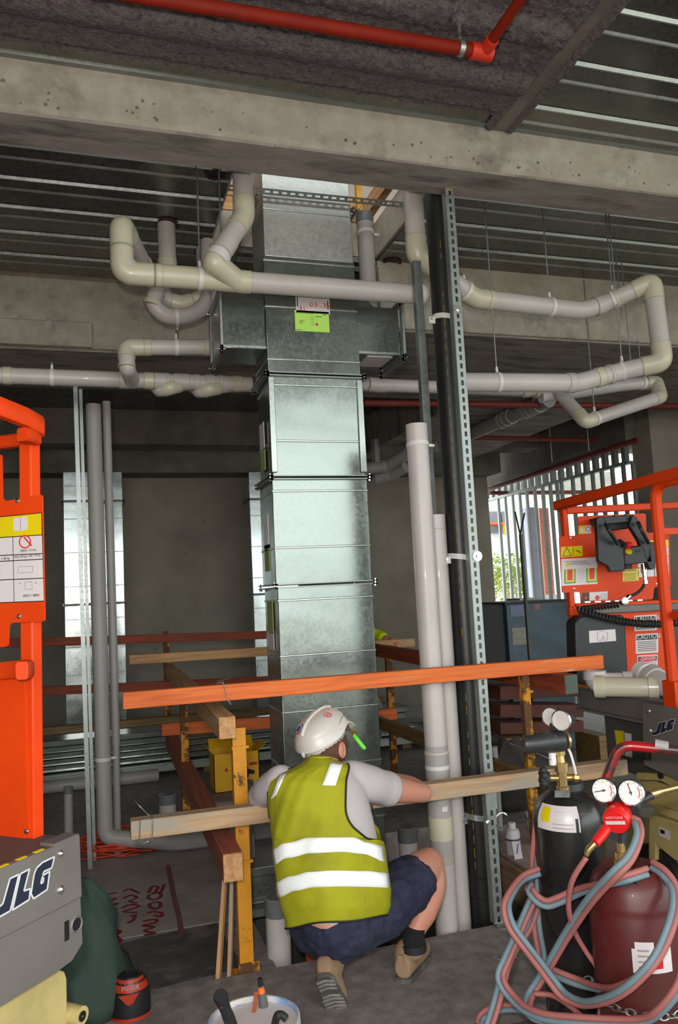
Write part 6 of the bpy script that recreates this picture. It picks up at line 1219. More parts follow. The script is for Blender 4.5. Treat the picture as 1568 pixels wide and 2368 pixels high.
gx = (-FW*0.80-RT*0.45+UP*0.25)
gauge(RG, PD(1396, 1828, 2.46), gx, 0.038, 0.032, needle=-1.75); gauge(RG, PD(1459, 1833, 2.42), gx, 0.040, 0.034, needle=-0.25)
b = MB(); b.cyl(PD(1410, 1850, 2.50), PD(1430, 1868, 2.49), 0.009, 10).cyl(PD(1462, 1850, 2.46), PD(1450, 1868, 2.47), 0.009, 10); b.build('stem', M['brass'], RG)
b = MB(); b.tube([PD(1500, 1838, 2.50), PD(1520, 1832, 2.50), PD(1530, 1829, 2.5), PD(1600, 1812, 2.5)], [0.014, 0.016, 0.011, 0.010], 14); b.build('brass_torch_stem', M['brass'], RG)
b = MB(); b.tube([PD(1470, 1858, 2.47), PD(1498, 1842, 2.49), PD(1506, 1838, 2.50)], [0.010, 0.013, 0.015], 12); b.build('adapter', M['gauge_black'], RG)
q0 = PD(1387, 1938, 2.36); b = MB(); b.tube([PD(1400, 1918, 2.40), PD(1392, 1930, 2.38), PD(1376, 1950, 2.36)], [0.017, 0.016, 0.014], 16); b.build('flash_arrestor', M['cap_red'], RG)
b = MB(); b.tube([PD(1376, 1950, 2.36), PD(1362, 1964, 2.36), PD(1356, 1978, 2.36)], [0.010, 0.011, 0.008], 12); b.build('hose_tail', M['brass'], RG)
# ---- hoses
def ZP(zx, zy, D): return PD(1080+zx/3.213, 1800+zy/3.213, D)
def hose(label, pts, two=True, name='twin_hose', flip=1):
    P = smooth_path([ZP(*q) for q in pts], 7); t = thing(name, min(P, key=lambda p: p.z), label, 'hose')
    if not two: b = MB(); b.tube(P, 0.0085, 10); b.build('red_hose', M['hose_red'], t, ang=180); return
    off = []
    for i, p in enumerate(P):
        d = (P[min(i+1, len(P)-1)]-P[max(i-1, 0)]).normalized(); n = d.cross(FW).normalized(); tw = 0.25*math.sin(i*0.13); off.append((n*math.cos(tw)+FW*math.sin(tw))*0.0092*flip)
    for s_, m, nm in ((1, 'hose_red', 'red_hose'), (-1, 'hose_blue', 'blue_hose')): b = MB(); b.tube([p+o_*s_ for p, o_ in zip(P, off)], 0.0096, 10); b.build(nm, M[m], t, ang=180)
hose('single pink hose dropping from the red regulator cap', [(885, 590, 2.36), (790, 740, 2.38), (757, 880, 2.42), (762, 1020, 2.46), (810, 1160, 2.52), (900, 1310, 2.52), (975, 1420, 2.48), (1005, 1540, 2.46), (985, 1780, 2.46)], two=False, name='gas_hose')
hose('pink and blue twin hose arching from red regulator down across both cylinders', [(1215, 300, 2.44), (1262, 330, 2.40), (1275, 430, 2.36), (1210, 590, 2.32), (1090, 715, 2.32), (960, 850, 2.38), (860, 980, 2.44), (730, 1180, 2.52), (620, 1370, 2.56), (540, 1500, 2.57), (470, 1610, 2.57), (450, 1690, 2.57), (500, 1770, 2.55), (640, 1800, 2.52)], flip=1)
hose('largest pink and blue hose loop slung around both cylinders', [(540, 690, 2.70), (420, 740, 2.68), (330, 850, 2.62), (292, 960, 2.58), (330, 1100, 2.55), (430, 1240, 2.53), (530, 1370, 2.52), (620, 1490, 2.51), (720, 1610, 2.48), (860, 1670, 2.42), (1010, 1650, 2.34), (1160, 1580, 2.28), (1310, 1450, 2.25), (1420, 1310, 2.25), (1500, 1130, 2.27), (1545, 950, 2.32), (1530, 800, 2.38), (1460, 700, 2.42), (1370, 640, 2.46)], flip=-1)
hose('pink and blue twin hose wrapping behind the black cylinder at mid height', [(1340, 690, 2.38), (1200, 735, 2.36), (1060, 775, 2.40), (900, 815, 2.50), (780, 860, 2.55), (680, 905, 2.56), (590, 930, 2.57), (510, 885, 2.58), (462, 810, 2.62), (470, 780, 2.75)], flip=-1)
hose('pink and blue twin hose curling low across the floor to right', [(500, 880, 2.68), (430, 1030, 2.66), (380, 1150, 2.64), (300, 1330, 2.62), (250, 1450, 2.60), (265, 1530, 2.58), (330, 1620, 2.55), (430, 1710, 2.50), (580, 1770, 2.44), (800, 1795, 2.38), (1050, 1808, 2.33), (1300, 1800, 2.27), (1440, 1720, 2.23), (1568, 1560, 2.22), (1640, 1380, 2.24)], flip=1)
hose('pink and blue twin hose falling from cylinder to floor at far left', [(510, 960, 2.72), (455, 1110, 2.70), (350, 1270, 2.68), (290, 1400, 2.66), (255, 1530, 2.64), (215, 1680, 2.62), (160, 1850, 2.60)], flip=1)
hose('pink and blue twin hose crossing low between the two cylinders', [(600, 1420, 2.60), (720, 1475, 2.56), (860, 1525, 2.52), (1000, 1560, 2.44), (1130, 1555, 2.35), (1270, 1490, 2.30)], flip=1)
hose('pink and blue twin hose coil on floor left of the black cylinder', [(90, 1830, 2.86), (110, 1770, 2.88), (190, 1720, 2.88), (320, 1700, 2.86), (450, 1720, 2.82), (590, 1760, 2.76), (620, 1860, 2.6)], flip=1)
hose('blue and pink hose hanging straight down left of the black cylinder', [(545, 200, 2.80), (520, 400, 2.79), (500, 640, 2.78), (505, 900, 2.74), (520, 1120, 2.70), (550, 1290, 2.66), (560, 1400, 2.64)], flip=-1)
hose('short pink hose lying low before the black cylinder', [(500, 1600, 2.56), (620, 1610, 2.54), (720, 1660, 2.50), (820, 1740, 2.46), (880, 1800, 2.42)], two=False, name='gas_hose')
# ---- chains
def chain(label, pts, pitch=0.024, r_=0.010, w_=0.0026):
    P = smooth_path(pts, 12); t = thing('chain', P[0], label, 'chain'); acc = 0; k = 0; last = P[0]; nxt = 0
    L = [0]
    for i in range(1, len(P)): L.append(L[-1]+(P[i]-P[i-1]).length)
    n = int(L[-1]/pitch)
    for k in range(n):
        s_ = (k+0.5)*pitch; i = max(j for j in range(len(L)) if L[j] <= s_); i = min(i, len(P)-2); d = (P[i+1]-P[i]).normalized(); c0 = P[i]+d*(s_-L[i]); u, v = perp(d); w = u if k % 2 == 0 else v
        b = MB(); b.tube([c0+d*(math.cos(a)*0.016)+w*(math.sin(a)*r_) for a in [2*math.pi*q/10 for q in range(10)]], w_, 5, closed=True); b.build('link', M['galv_dull'], t)
zc_ = PD(1470, 2330, 2.38).z
chain('steel chain around the foot of the red cylinder', [RXC+V((math.cos(a)*(RR+0.006), math.sin(a)*(RR+0.006), zc_-0.004*math.sin(3*a))) for a in [ar-1.15+k*0.23 for k in range(11)]])
zc2 = PD(1330, 2275, 2.58).z
chain('steel chain around the foot of the black cylinder', [BX+V((math.cos(a)*(RB+0.006), math.sin(a)*(RB+0.006), zc2)) for a in [ac-1.2+k*0.25 for k in range(10)]])
q = [PZ(1142, 2215, 0.006), PZ(1165, 2214, 0.006), PZ(1190, 2212, 0.006), PZ(1216, 2212, 0.006)]; chain('short length of chain lying on floor left of the cylinders', q, 0.02, 0.007, 0.002)
# ---- trolley
TR = thing('cylinder_trolley', (1.75, 2.75, 0), 'red tubular trolley handle behind the two gas cylinders', 'trolley')
h0 = [PD(1364, 1900, 2.95), PD(1390, 1830, 2.95), PD(1428, 1735, 2.95), PD(1440, 1716, 2.95), PD(1466, 1712, 2.94), PD(1530, 1725, 2.90), PD(1640, 1742, 2.85)]
lo = V((h0[0].x-0.02, h0[0].y, 0.05))
b = MB(); b.tube(fillet([lo, h0[0], PD(1432, 1722, 2.95), PD(1640, 1742, 2.85)], [0.05, 0.05], 6), 0.0185, 14); b.build('handle', M['handle_red'], TR)
b = MB(); b.cyl(PD(1514, 1721, 2.91), PD(1545, 1727, 2.895), 0.0198, 14); b.build('tape_wrap', M['pvc_grey'], TR)
b = MB(); hx = PD(1640, 1742, 2.85); b.tube([hx, V((hx.x+0.05, hx.y, 0.05))], 0.0185, 12); b.build('handle', M['handle_red'], TR)
b = MB(); b.box(1.42, 2.0, 2.02, 2.80, 0.004, 0.02); b.build('base_plate', M['lift_dark'], TR)
for x_ in (1.78, 2.16): b = MB(); b.cyl((x_, 2.90, 0.13), (x_+0.05, 2.90, 0.13), 0.13, 22); b.build('wheel', M['rubber'], TR)
b = MB(); b.bar(lo+V((0, 0, 0.4)), V((hx.x, hx.y, 0.45)), 0.02, 0.04); b.build('cross_bar', M['handle_red'], TR)
# ================================================================== PEOPLE
mat('skin', c(196, 138, 116), 0.5, var=0.08, scale=10, second=c(206, 128, 108), cov=0.3, sharp=0.4, sss=0.08)
mat('vest', c(158, 155, 6), 0.8, var=0.07, scale=7, second=c(132, 128, 14), cov=0.18, sharp=0.3, bump=0.12, bscale=25)
mat('tape_white', (0.93, 0.93, 0.93), 0.35, var=0.02, coat=0.3)
mat('piping_black', c(24, 26, 24), 0.7); mat('shirt', c(184, 174, 176), 0.85, var=0.05, scale=5, bump=0.2, bscale=14)
mat('navy', c(34, 35, 60), 0.85, var=0.18, scale=7, second=c(62, 62, 82), cov=0.2, sharp=0.35, bump=0.25, bscale=16)
mat('boot_tan', c(150, 120, 94), 0.8, var=0.1, scale=10, second=c(140, 110, 88), cov=0.3); mat('sole', c(78, 74, 70), 0.85, var=0.2, scale=20, second=c(112, 108, 102), cov=0.4)
mat('sock_black', c(22, 20, 24), 0.95); mat('helmet', c(204, 194, 188), 0.35, var=0.03, coat=0.25); mat('helmet_band', c(190, 186, 180), 0.6); mat('hair', c(84, 54, 38), 0.7, var=0.3, scale=40, bump=0.4, bscale=120)
HW = V((FW.x, FW.y, 0)).normalized()
def blend(o, voxel=0.007, it=6, fac=0.6):
    r_ = o.modifiers.new('remesh', 'REMESH'); r_.mode = 'VOXEL'; r_.voxel_size = voxel; r_.use_smooth_shade = True
    s_ = o.modifiers.new('smooth', 'SMOOTH'); s_.factor = fac; s_.iterations = it; return o
def limb(b, pts, rad, n=16, k=6):
    P = smooth_path(pts, k); R_ = []
    for i in range(len(P)):
        t = i/k; j = min(int(t), len(rad)-2); f = t-j; f = f*f*(3-2*f); R_.append(rad[j]*(1-f)+rad[j+1]*f)
    b.tube(P, R_, n); b.ball(P[0], R_[0], 12); b.ball(P[-1], R_[-1], 12)
def lerp_rows(rows, y):
    if y <= rows[0][0]: return rows[0][1:]
    for a, e in zip(rows, rows[1:]):
        if a[0] <= y <= e[0]: f = (y-a[0])/(e[0]-a[0]); return tuple(p*(1-f)+q*f for p, q in zip(a[1:], e[1:]))
    return rows[-1][1:]
TORSO = [(1742, 730, 740, 3.41, .05), (1750, 721, 752, 3.40, .065), (1757, 711, 774, 3.39, .08), (1765, 702, 801, 3.38, .092), (1775, 684, 815, 3.365, .105), (1790, 650, 830, 3.35, .115), (1808, 632, 842, 3.335, .127), (1830, 628, 852, 3.325, .135), (1870, 628, 863, 3.30, .14), (1910, 632, 873, 3.28, .145), (1960, 637, 883, 3.25, .15), (2010, 642, 889, 3.22, .155), (2060, 649, 898, 3.20, .16), (2095, 656, 898, 3.19, .16), (2135, 668, 884, 3.185, .155)]
def TS(th, y, k=1.0, off=0.0):
    xl, xr, D, bb = lerp_rows(TORSO, y); xc, a = (xl+xr)/2, (xr-xl)/2*k; a += off*540
    return PD(xc+a*math.sin(th), y, D-(bb*k+off)*math.cos(th))
man_o = PZ(800, 2290, 0)
MAN = thing('person', man_o, 'crouching worker in yellow hi-vis vest, white helmet and navy shorts', 'person')
# ---- body: one continuous surface
b = MB()
b.loft([[TS(2*math.pi*k/24, y, 0.90) for k in range(24)] for y in range(1745, 2130, 16)])
neck0, neck1 = PD(748, 1785, 3.42), PD(760, 1745, 3.47); limb(b, [neck0, neck1, PD(760, 1725, 3.49)], [0.060, 0.052, 0.050])
# right arm folded over the rail
limb(b, [PD(835, 1815, 3.38), PD(900, 1824, 3.50), PD(978, 1834, 3.63)], [0.062, 0.060, 0.044]); limb(b, [PD(978, 1834, 3.63), PD(945, 1818, 3.75), PD(880, 1800, 3.86), PD(860, 1797, 3.90)], [0.044, 0.050, 0.034, 0.030])
limb(b, [PD(640, 1815, 3.36), PD(612, 1832, 3.46), PD(598, 1850, 3.56)], [0.050, 0.048, 0.040]); limb(b, [PD(598, 1850, 3.56), PD(620, 1830, 3.72), PD(670, 1812, 3.84), PD(690, 1808, 3.88)], [0.042, 0.046, 0.034, 0.030])
def hand(b, wrist, d, nrm, side):
    d = d.normalized(); s_ = nrm.cross(d).normalized()*side
    limb(b, [wrist, wrist+d*0.05, wrist+d*0.085], [0.028, 0.034, 0.034], 12)
    for k, (o_, L) in enumerate(((-0.030, 0.062), (-0.010, 0.075), (0.010, 0.072), (0.029, 0.055))):
        p = wrist+d*0.085+s_*o_; limb(b, [p, p+d*L*0.5-nrm*0.008, p+d*L*0.8-nrm*0.03, p+d*L*0.85-nrm*0.05], [0.0095, 0.009, 0.0082, 0.007], 8)
    p = wrist+d*0.03+s_*-0.035; limb(b, [p, p+d*0.03-s_*0.022-nrm*0.01, p+d*0.055-s_*0.02-nrm*0.02], [0.012, 0.010, 0.008], 8)
hand(b, PD(860, 1797, 3.90), -R0+HW*0.1, Z1, 1); hand(b, PD(690, 1808, 3.88), R0+HW*0.1, Z1, -1)
# legs
limb(b, [PD(835, 2115, 3.26), PD(905, 2075, 3.33), PD(965, 2022, 3.44), PD(990, 1999, 3.50)], [0.10, 0.10, 0.088, 0.074]); limb(b, [PD(990, 1999, 3.50), PD(1002, 2045, 3.46), PD(982, 2105, 3.40), PD(962, 2150, 3.35), PD(956, 2190, 3.34)], [0.070, 0.058, 0.056, 0.043, 0.040])
limb(b, [PD(735, 2130, 3.26), PD(725, 2085, 3.50), PD(720, 2060, 3.68)], [0.10, 0.09, 0.066]); limb(b, [PD(720, 2060, 3.68), PD(735, 2140, 3.52), PD(765, 2215, 3.24)], [0.064, 0.058, 0.044])
# head with nose, chin, brow and ears
Hf = (R0*0.60+HW*0.77+Z1*0.10).normalized(); Hr = Hf.cross(Z1).normalized(); Hu = Hr.cross(Hf).normalized()
HC = PD(753, 1722, 3.50); hax = (Hf, Hr, Hu)
b.ball(HC, 1.0, 22, sc=(0.095, 0.076, 0.112), ax=hax); b.ball(HC+Hf*0.035-Hu*0.055, 1.0, 18, sc=(0.058, 0.054, 0.062), ax=hax)
limb(b, [HC+Hf*0.092+Hu*0.005, HC+Hf*0.108-Hu*0.03], [0.010, 0.014], 10); b.ball(HC+Hf*0.088-Hu*0.058, 0.02, 10, sc=(0.6, 1.3, 0.4), ax=hax); b.ball(HC+Hf*0.075-Hu*0.098, 0.028, 12)
for s_ in (-1, 1): b.ball(HC+Hf*0.082+Hr*0.034*s_+Hu*0.016, 0.017, 10, sc=(0.7, 1.4, 0.5), ax=hax)
body = b.build('body', M['skin'], MAN); blend(body, 0.0075, 5)
for s_ in (1, -1):   # ears: rim and bowl
    e0 = HC+Hr*0.088*s_-Hf*0.002-Hu*0.016; b = MB(); b.ball(e0, 1.0, 14, sc=(0.019, 0.006, 0.033), ax=(Hf, Hr, Hu)); b.tube([e0+Hr*s_*0.006+Hf*(math.cos(a)*0.018)+Hu*(math.sin(a)*0.031) for a in [-2.2+k*0.36 for k in range(14)]], 0.0048, 8); b.build('ear', M['skin'], MAN)
for s_ in (-1, 1): b = MB(); b.ball(HC+Hf*0.087+Hr*0.034*s_+Hu*0.002, 0.012, 12); b.build('eye', M['clamp_white'], MAN)
# hair on the nape and temples
b = MB(); rg = []
for i in range(8):
    z = 0.055-i*0.024; q = math.sqrt(max(0.05, 1-(z/0.118)**2)); sh = [(math.radians(-148+296*k/26)) for k in range(27)]
    lim = 1.0 if i < 4 else 1.0-0.13*(i-3)
    rg.append([HC-Hf*(math.cos(a*lim)*(0.099*q+0.002))+Hr*(math.sin(a*lim)*(0.080*q+0.002))+Hu*(z-(0.016 if i > 5 else 0)*math.cos(a*lim)) for a in sh])
b.loft(rg, closed=False); hr = b.build('hair', M['hair'], MAN, ang=180); so_ = hr.modifiers.new('solid', 'SOLIDIFY'); so_.thickness = 0.009; so_.offset = 1
# ---- helmet
Uh = (Z1*0.90-R0*0.31-HW*0.26).normalized(); Fh = (Hf*1.0+Z1*0.45); Fh = (Fh-Uh*Fh.dot(Uh)).normalized(); Rh = Fh.cross(Uh).normalized()
O = PD(742, 1692, 3.50)
HEL = None
def HS(a, t, k=1.0):   # a azimuth from front, t 0 rim .. 1 crown
    q = math.cos(t*math.pi/2)**0.85; z = math.sin(t*math.pi/2)*0.088
    rx = 0.138 if math.cos(a) > 0 else 0.132
    return O+Fh*(math.cos(a)*rx*q*k)+Rh*(math.sin(a)*0.108*q*k)+Uh*(z*k)
b = MB(); NA = 48; rg = []
def rimpt(a, e, dz):
    f = max(0, math.cos(a)); br = e*(1+2.6*f**3); arch = 0.022*math.exp(-((abs((a+math.pi) % (2*math.pi)-math.pi)-1.05)/0.33)**2)
    return HS(a, 0)+(Fh*math.cos(a)+Rh*math.sin(a)*0.9)*br+Uh*(dz+arch-0.078*f**3)
rg.append([rimpt(2*math.pi*k/NA, 0.004, -0.014)-(Fh*math.cos(2*math.pi*k/NA)+Rh*math.sin(2*math.pi*k/NA))*0.006 for k in range(NA)])
rg.append([rimpt(2*math.pi*k/NA, 0.013, -0.018) for k in range(NA)]); rg.append([rimpt(2*math.pi*k/NA, 0.013, -0.010) for k in range(NA)]); rg.append([rimpt(2*math.pi*k/NA, 0.006, 0.0) for k in range(NA)]); rg.append([rimpt(2*math.pi*k/NA, 0.003, 0.018) for k in range(NA)])
for i in range(1, 13): rg.append([HS(2*math.pi*k/NA, 0.12+0.87*i/12) for k in range(NA)])
b.loft(rg, cap=False); b.add([p for p in rg[-1]], [tuple(range(NA))])
HEL = b.build('helmet', M['helmet'], MAN, ang=50)
b = MB(); b.tube([HS(0, 0.45+0.55*k/10)+Uh*0.001 for k in range(11)]+[HS(math.pi, 1-0.62*k/12)+Uh*0.001 for k in range(13)], 0.008, 10); b.build('ridge', M['helmet'], HEL)
b = MB(); rg = [[O+Uh*z+Fh*(math.cos(a)*0.116-0.004)+Rh*(math.sin(a)*0.096)-Uh*(0.030*max(0, -math.cos(a))) for a in [2*math.pi*k/40 for k in range(40)]] for z in (0.02, -0.02, -0.046)]; b.loft(rg, cap=False); bd = b.build('head_band', M['helmet_band'], HEL); sm_ = bd.modifiers.new('solid', 'SOLIDIFY'); sm_.thickness = 0.004
p = rimpt(math.pi, 0.016, -0.016); b = MB(); b.ball(p-Uh*0.006, 0.009, 10, sc=(0.8, 1, 1.6), ax=(Fh, Rh, Uh)); b.build('rear_clip', M['helmet'], HEL)
def on_helmet(px, py):
    best = None
    for i in range(121):
        for j in range(41):
            a = 2*math.pi*i/120; t = j/42; q = HS(a, t); v = q-CAM; D = v.dot(FW); x = IW/2+FPX*v.dot(RT)/D; y = IH/2-FPX*v.dot(UP)/D
            e = abs(x-px)+abs(y-py)+(200 if D > (O-CAM).dot(FW)+0.02 else 0)
            if best is None or e < best[0]: best = (e, a, t)
    _, a, t = best; p = HS(a, t); n = (HS(a+0.01, t)-p).cross(HS(a, t+0.01)-p).normalized(); n = n if n.dot(p-O) > 0 else -n; return p, n
def disc(par, px, py, r_, rings, nm='sticker'):
    p, n = on_helmet(px, py); u = (RT-n*RT.dot(n)).normalized(); v = n.cross(u)
    for k, (q, m) in enumerate(rings):
        b = MB(); N = 22; pts = []
        for i in range(N):
            a = 2*math.pi*i/N; w_ = p+u*(math.cos(a)*r_*q)+v*(math.sin(a)*r_*q); pts.append(w_)
        def snap(w_):   # press onto the shell
            d = (w_-O); best = w_; 
            return w_-n*((r_*q)**2/(2*0.115))*1.0+n*(0.0012+0.0009*k) if (w_-p).length > 1e-6 else p+n*(0.0012+0.0009*k)
        b.add([snap(w_) for w_ in pts]+[p+n*(0.0012+0.0009*k)], [(i, (i+1) % N, N) for i in range(N)]); b.build(nm, M[m], par)
mat('sticker_blue', c(70, 76, 170), 0.5, var=0.2, scale=90); mat('sticker_red', c(205, 80, 76), 0.5)
disc(HEL, 692, 1686, 0.025, ((1.0, 'decal_black'), (0.86, 'decal_white'), (0.62, 'sticker_blue')))
p, n = on_helmet(691, 1695); b = MB(); b.ball(p+n*0.003, 0.0075, 10, sc=(1, 1, 1)); b.v = [q-n*((q-p).dot(n)*0.9-0.0022) for q in b.v]; b.build('sticker', M['sticker_red'], HEL)
p, n = on_helmet(758, 1653); u = (RT-n*RT.dot(n)).normalized(); v = n.cross(u); b = MB(); b.tube([p+n*0.001+u*(0.016*math.cos(a))+v*(0.014*math.sin(a)) for a in [2*math.pi*k/20 for k in range(20)]], 0.0016, 6, closed=True); b.bar(p+n*0.001-u*0.008, p+n*0.001+u*0.008, 0.002, 0.003).bar(p+n*0.001-v*0.01, p+n*0.001+v*0.008, 0.002, 0.003); b.build('logo', M['decal_red'], HEL)
# ---- t-shirt
b = MB(); b.loft([[TS(2*math.pi*k/30, y, 0.955) for k in range(30)] for y in range(1756, 2050, 14)])
limb(b, [PD(812, 1800, 3.37), PD(852, 1812, 3.41), PD(888, 1822, 3.475)], [0.078, 0.080, 0.073]); limb(b, [PD(650, 1805, 3.36), PD(622, 1824, 3.42), PD(608, 1838, 3.48)], [0.068, 0.064, 0.058])
b.tube([PD(884, 1821, 3.47), PD(903, 1826, 3.505)], [0.078, 0.077], 20); b.tube([PD(610, 1836, 3.475), PD(602, 1845, 3.52)], [0.062, 0.062], 20)
sh_ = b.build('t_shirt', M['shirt'], MAN); blend(sh_, 0.008, 6, 0.5)
# ---- shorts
SHR = [(2050, 694, 892, 3.22, .12), (2090, 688, 896, 3.21, .14), (2130, 688, 892, 3.20, .15), (2165, 693, 880, 3.19, .155), (2195, 706, 858, 3.19, .145), (2216, 726, 826, 3.20, .11), (2230, 752, 796, 3.21, .05)]
b = MB(); rg = []
for y in range(2058, 2231, 12):
    xl, xr, D, bb = lerp_rows(SHR, y); rg.append([PD((xl+xr)/2+(xr-xl)/2*math.sin(t), y, D-bb*math.cos(t)) for t in [2*math.pi*k/30 for k in range(30)]])
b.loft(rg); limb(b, [PD(825, 2125, 3.24), PD(885, 2092, 3.30), PD(930, 2056, 3.365), PD(950, 2040, 3.40)], [0.125, 0.128, 0.114, 0.108]); b.tube([PD(945, 2044, 3.39), PD(966, 2026, 3.43)], [0.110, 0.105], 22)
limb(b, [PD(740, 2135, 3.26), PD(728, 2100, 3.45), PD(722, 2080, 3.56)], [0.125, 0.118, 0.105])
sr = b.build('shorts', M['navy'], MAN); blend(sr, 0.009, 7, 0.6); tx = bpy.data.textures.new('crease', 'CLOUDS'); tx.noise_scale = 0.055; dm = sr.modifiers.new('crease', 'DISPLACE'); dm.texture = tx; dm.strength = 0.03; dm.mid_level = 0.5
# shirt tail and skin gap at the waist are covered by the vest hem; pocket flaps
for pts in ([(872, 2135), (888, 2160), (858, 2200), (838, 2190)], [(740, 2190), (752, 2216), (712, 2200), (700, 2180)]):
    pass
# ---- vest: back panel with armhole, front panel
ARM = [(1746, 744), (1750, 753), (1757, 775), (1765, 802), (1772, 808), (1790, 803), (1807, 799.5), (1853, 798), (1875, 799.5), (1889, 803), (1902, 809), (1914, 818), (1925, 830), (1934, 842), (1940, 853)]
def vest_pt(th, y, off=0.012):
    n = 0.007*noise.noise(V((th*2.2, y*0.012, 3)))+0.006*math.sin(th*5+y*0.01)*min(1, max(0, (y-1850)/200))+0.022*max(0, noise.noise(V((th*3.2+(y-1760)*0.012, (y-1760)*0.004, 7))))*max(0, 1-(abs(y-1880)/150)**2)
    return TS(th, y, 1.0, off+n)
def th_right(y):
    if y >= 1942: return math.radians(98)
    x = ARM[0][1]
    for a, e in zip(ARM, ARM[1:]):
        if a[0] <= y <= e[0]: x = a[1]+(e[1]-a[1])*(y-a[0])/(e[0]-a[0])
    if y > ARM[-1][0]: x = ARM[-1][1]+(y-1940)*6
    xl, xr, D, bb = lerp_rows(TORSO, y); s_ = (x-(xl+xr)/2)/((xr-xl)/2+0.012*540); return math.asin(max(-1, min(1, s_)))
def th_left(y): return math.radians(-98 if y > 1860 else -98+22*(1860-y)/110)
ys = [1746+4*i for i in range(97)]; NC = 44
def hem(th, y):
    k = max(0, (y-2080)/52.0); return y+k*(-14*math.sin(th)-4*math.cos(th)*0+3*math.sin(th*4))
b = MB(); rows_ = []
for y in ys:
    t0, t1 = th_left(y), th_right(y); rows_.append([vest_pt(t0+(t1-t0)*k/NC, hem(t0+(t1-t0)*k/NC, y)) for k in range(NC+1)])
b.loft(rows_, closed=False, cap=False)
VST = b.build('vest', M['vest'], MAN, ang=180); sm_ = VST.modifiers.new('solid', 'SOLIDIFY'); sm_.thickness = 0.003
b = MB(); rows_ = []
for y in ys:
    if y < 1760: continue
    t0 = math.radians(98 if y >= 1942 else 98+min(26, (1942-y)*0.5)); t1 = math.radians(262 if y > 1860 else 262-min(26, (1860-y)*0.3)); rows_.append([vest_pt(t0+(t1-t0)*k/30, hem(t0+(t1-t0)*k/30, y)) for k in range(31)])
b.loft(rows_, closed=False, cap=False); o = b.build('vest_front', M['vest'], MAN, ang=180); sm_ = o.modifiers.new('solid', 'SOLIDIFY'); sm_.thickness = 0.003
# collar roll
b = MB(); b.tube([vest_pt(math.radians(-70+140*k/12), 1752, 0.013) for k in range(13)], 0.005, 8); b.build('collar', M['vest'], VST)
def vline(pts, r_, m, nm): b = MB(); b.tube(smooth_path(pts, 3), r_, 7); b.build(nm, M[m], VST)
def vpx(x, y, off=0.014):
    xl, xr, D, bb = lerp_rows(TORSO, y); s_ = (x-(xl+xr)/2)/((xr-xl)/2+off*540); return vest_pt(math.asin(max(-1, min(1, s_))), y, off)
vline([vpx(x, y, 0.013) for y, x in ARM[3:]]+[vest_pt(math.radians(80), 1943, 0.012), vest_pt(math.radians(97), 1934, 0.010), vest_pt(math.radians(100), 1895, 0.008), vest_pt(math.radians(106), 1862, 0.004)], 0.0042, 'piping_black', 'piping')
vline([vest_pt(th_left(y), y, 0.012) for y in range(1772, 1900, 12)], 0.0042, 'piping_black', 'piping')
vline([vest_pt(t, hem(t, 2132), 0.012) for t in [math.radians(-97+194*k/20) for k in range(21)]], 0.0036, 'piping_black', 'hem_binding')
# tape
def tape(top, bot, nm='reflective_tape', off=0.0165, n=36):
    def itp(L, x):
        for a, e in zip(L, L[1:]):
            if a[0] <= x <= e[0]: f = (x-a[0])/(e[0]-a[0]); f = f*f*(3-2*f); return a[1]+(e[1]-a[1])*f
        return L[0][1] if x < L[0][0] else L[-1][1]
    x0, x1 = top[0][0], top[-1][0]; rg = []
    for j in range(5):
        row = []
        for i in range(n+1):
            x = x0+(x1-x0)*i/n; xb = bot[0][0]+(bot[-1][0]-bot[0][0])*i/n; ya, yb_ = itp(top, x), itp(bot, xb); f = j/4; y = ya+(yb_-ya)*f; xx = x+(xb-x)*f
            row.append(vpx(xx, y, off))
        rg.append(row)
    b = MB(); b.loft(rg, closed=False); o = b.build(nm, M['tape_white'], VST, ang=180); sm_ = o.modifiers.new('solid', 'SOLIDIFY'); sm_.thickness = 0.0015; sm_.offset = 1
tape([(633, 1966), (660, 1950), (715, 1937), (815, 1936), (850, 1948), (886, 1957)], [(637, 2000), (665, 1984), (720, 1973), (790, 1970), (842, 1975), (889, 1993)])
tape([(637, 2042), (670, 2026), (715, 2016), (770, 2013), (850, 2014), (895, 2019)], [(645, 2076), (680, 2060), (725, 2052), (790, 2050), (850, 2051), (897, 2053)])
def strip(q, nm='reflective_tape', off=0.0165, n=8, m=4):
    rg = []
    for j in range(n+1):
        f = j/n; l = (q[0][0]+(q[3][0]-q[0][0])*f, q[0][1]+(q[3][1]-q[0][1])*f); r_ = (q[1][0]+(q[2][0]-q[1][0])*f, q[1][1]+(q[2][1]-q[1][1])*f)
        rg.append([vpx(l[0]+(r_[0]-l[0])*i/m, l[1]+(r_[1]-l[1])*i/m, off) for i in range(m+1)])
    b = MB(); b.loft(rg, closed=False); o = b.build(nm, M['tape_white'], VST, ang=180); sm_ = o.modifiers.new('solid', 'SOLIDIFY'); sm_.thickness = 0.0015; sm_.offset = 1
strip([(765, 1762), (792, 1766), (776, 1817), (745, 1816)]); strip([(648, 1790), (663, 1789), (641, 1838), (624, 1850)])
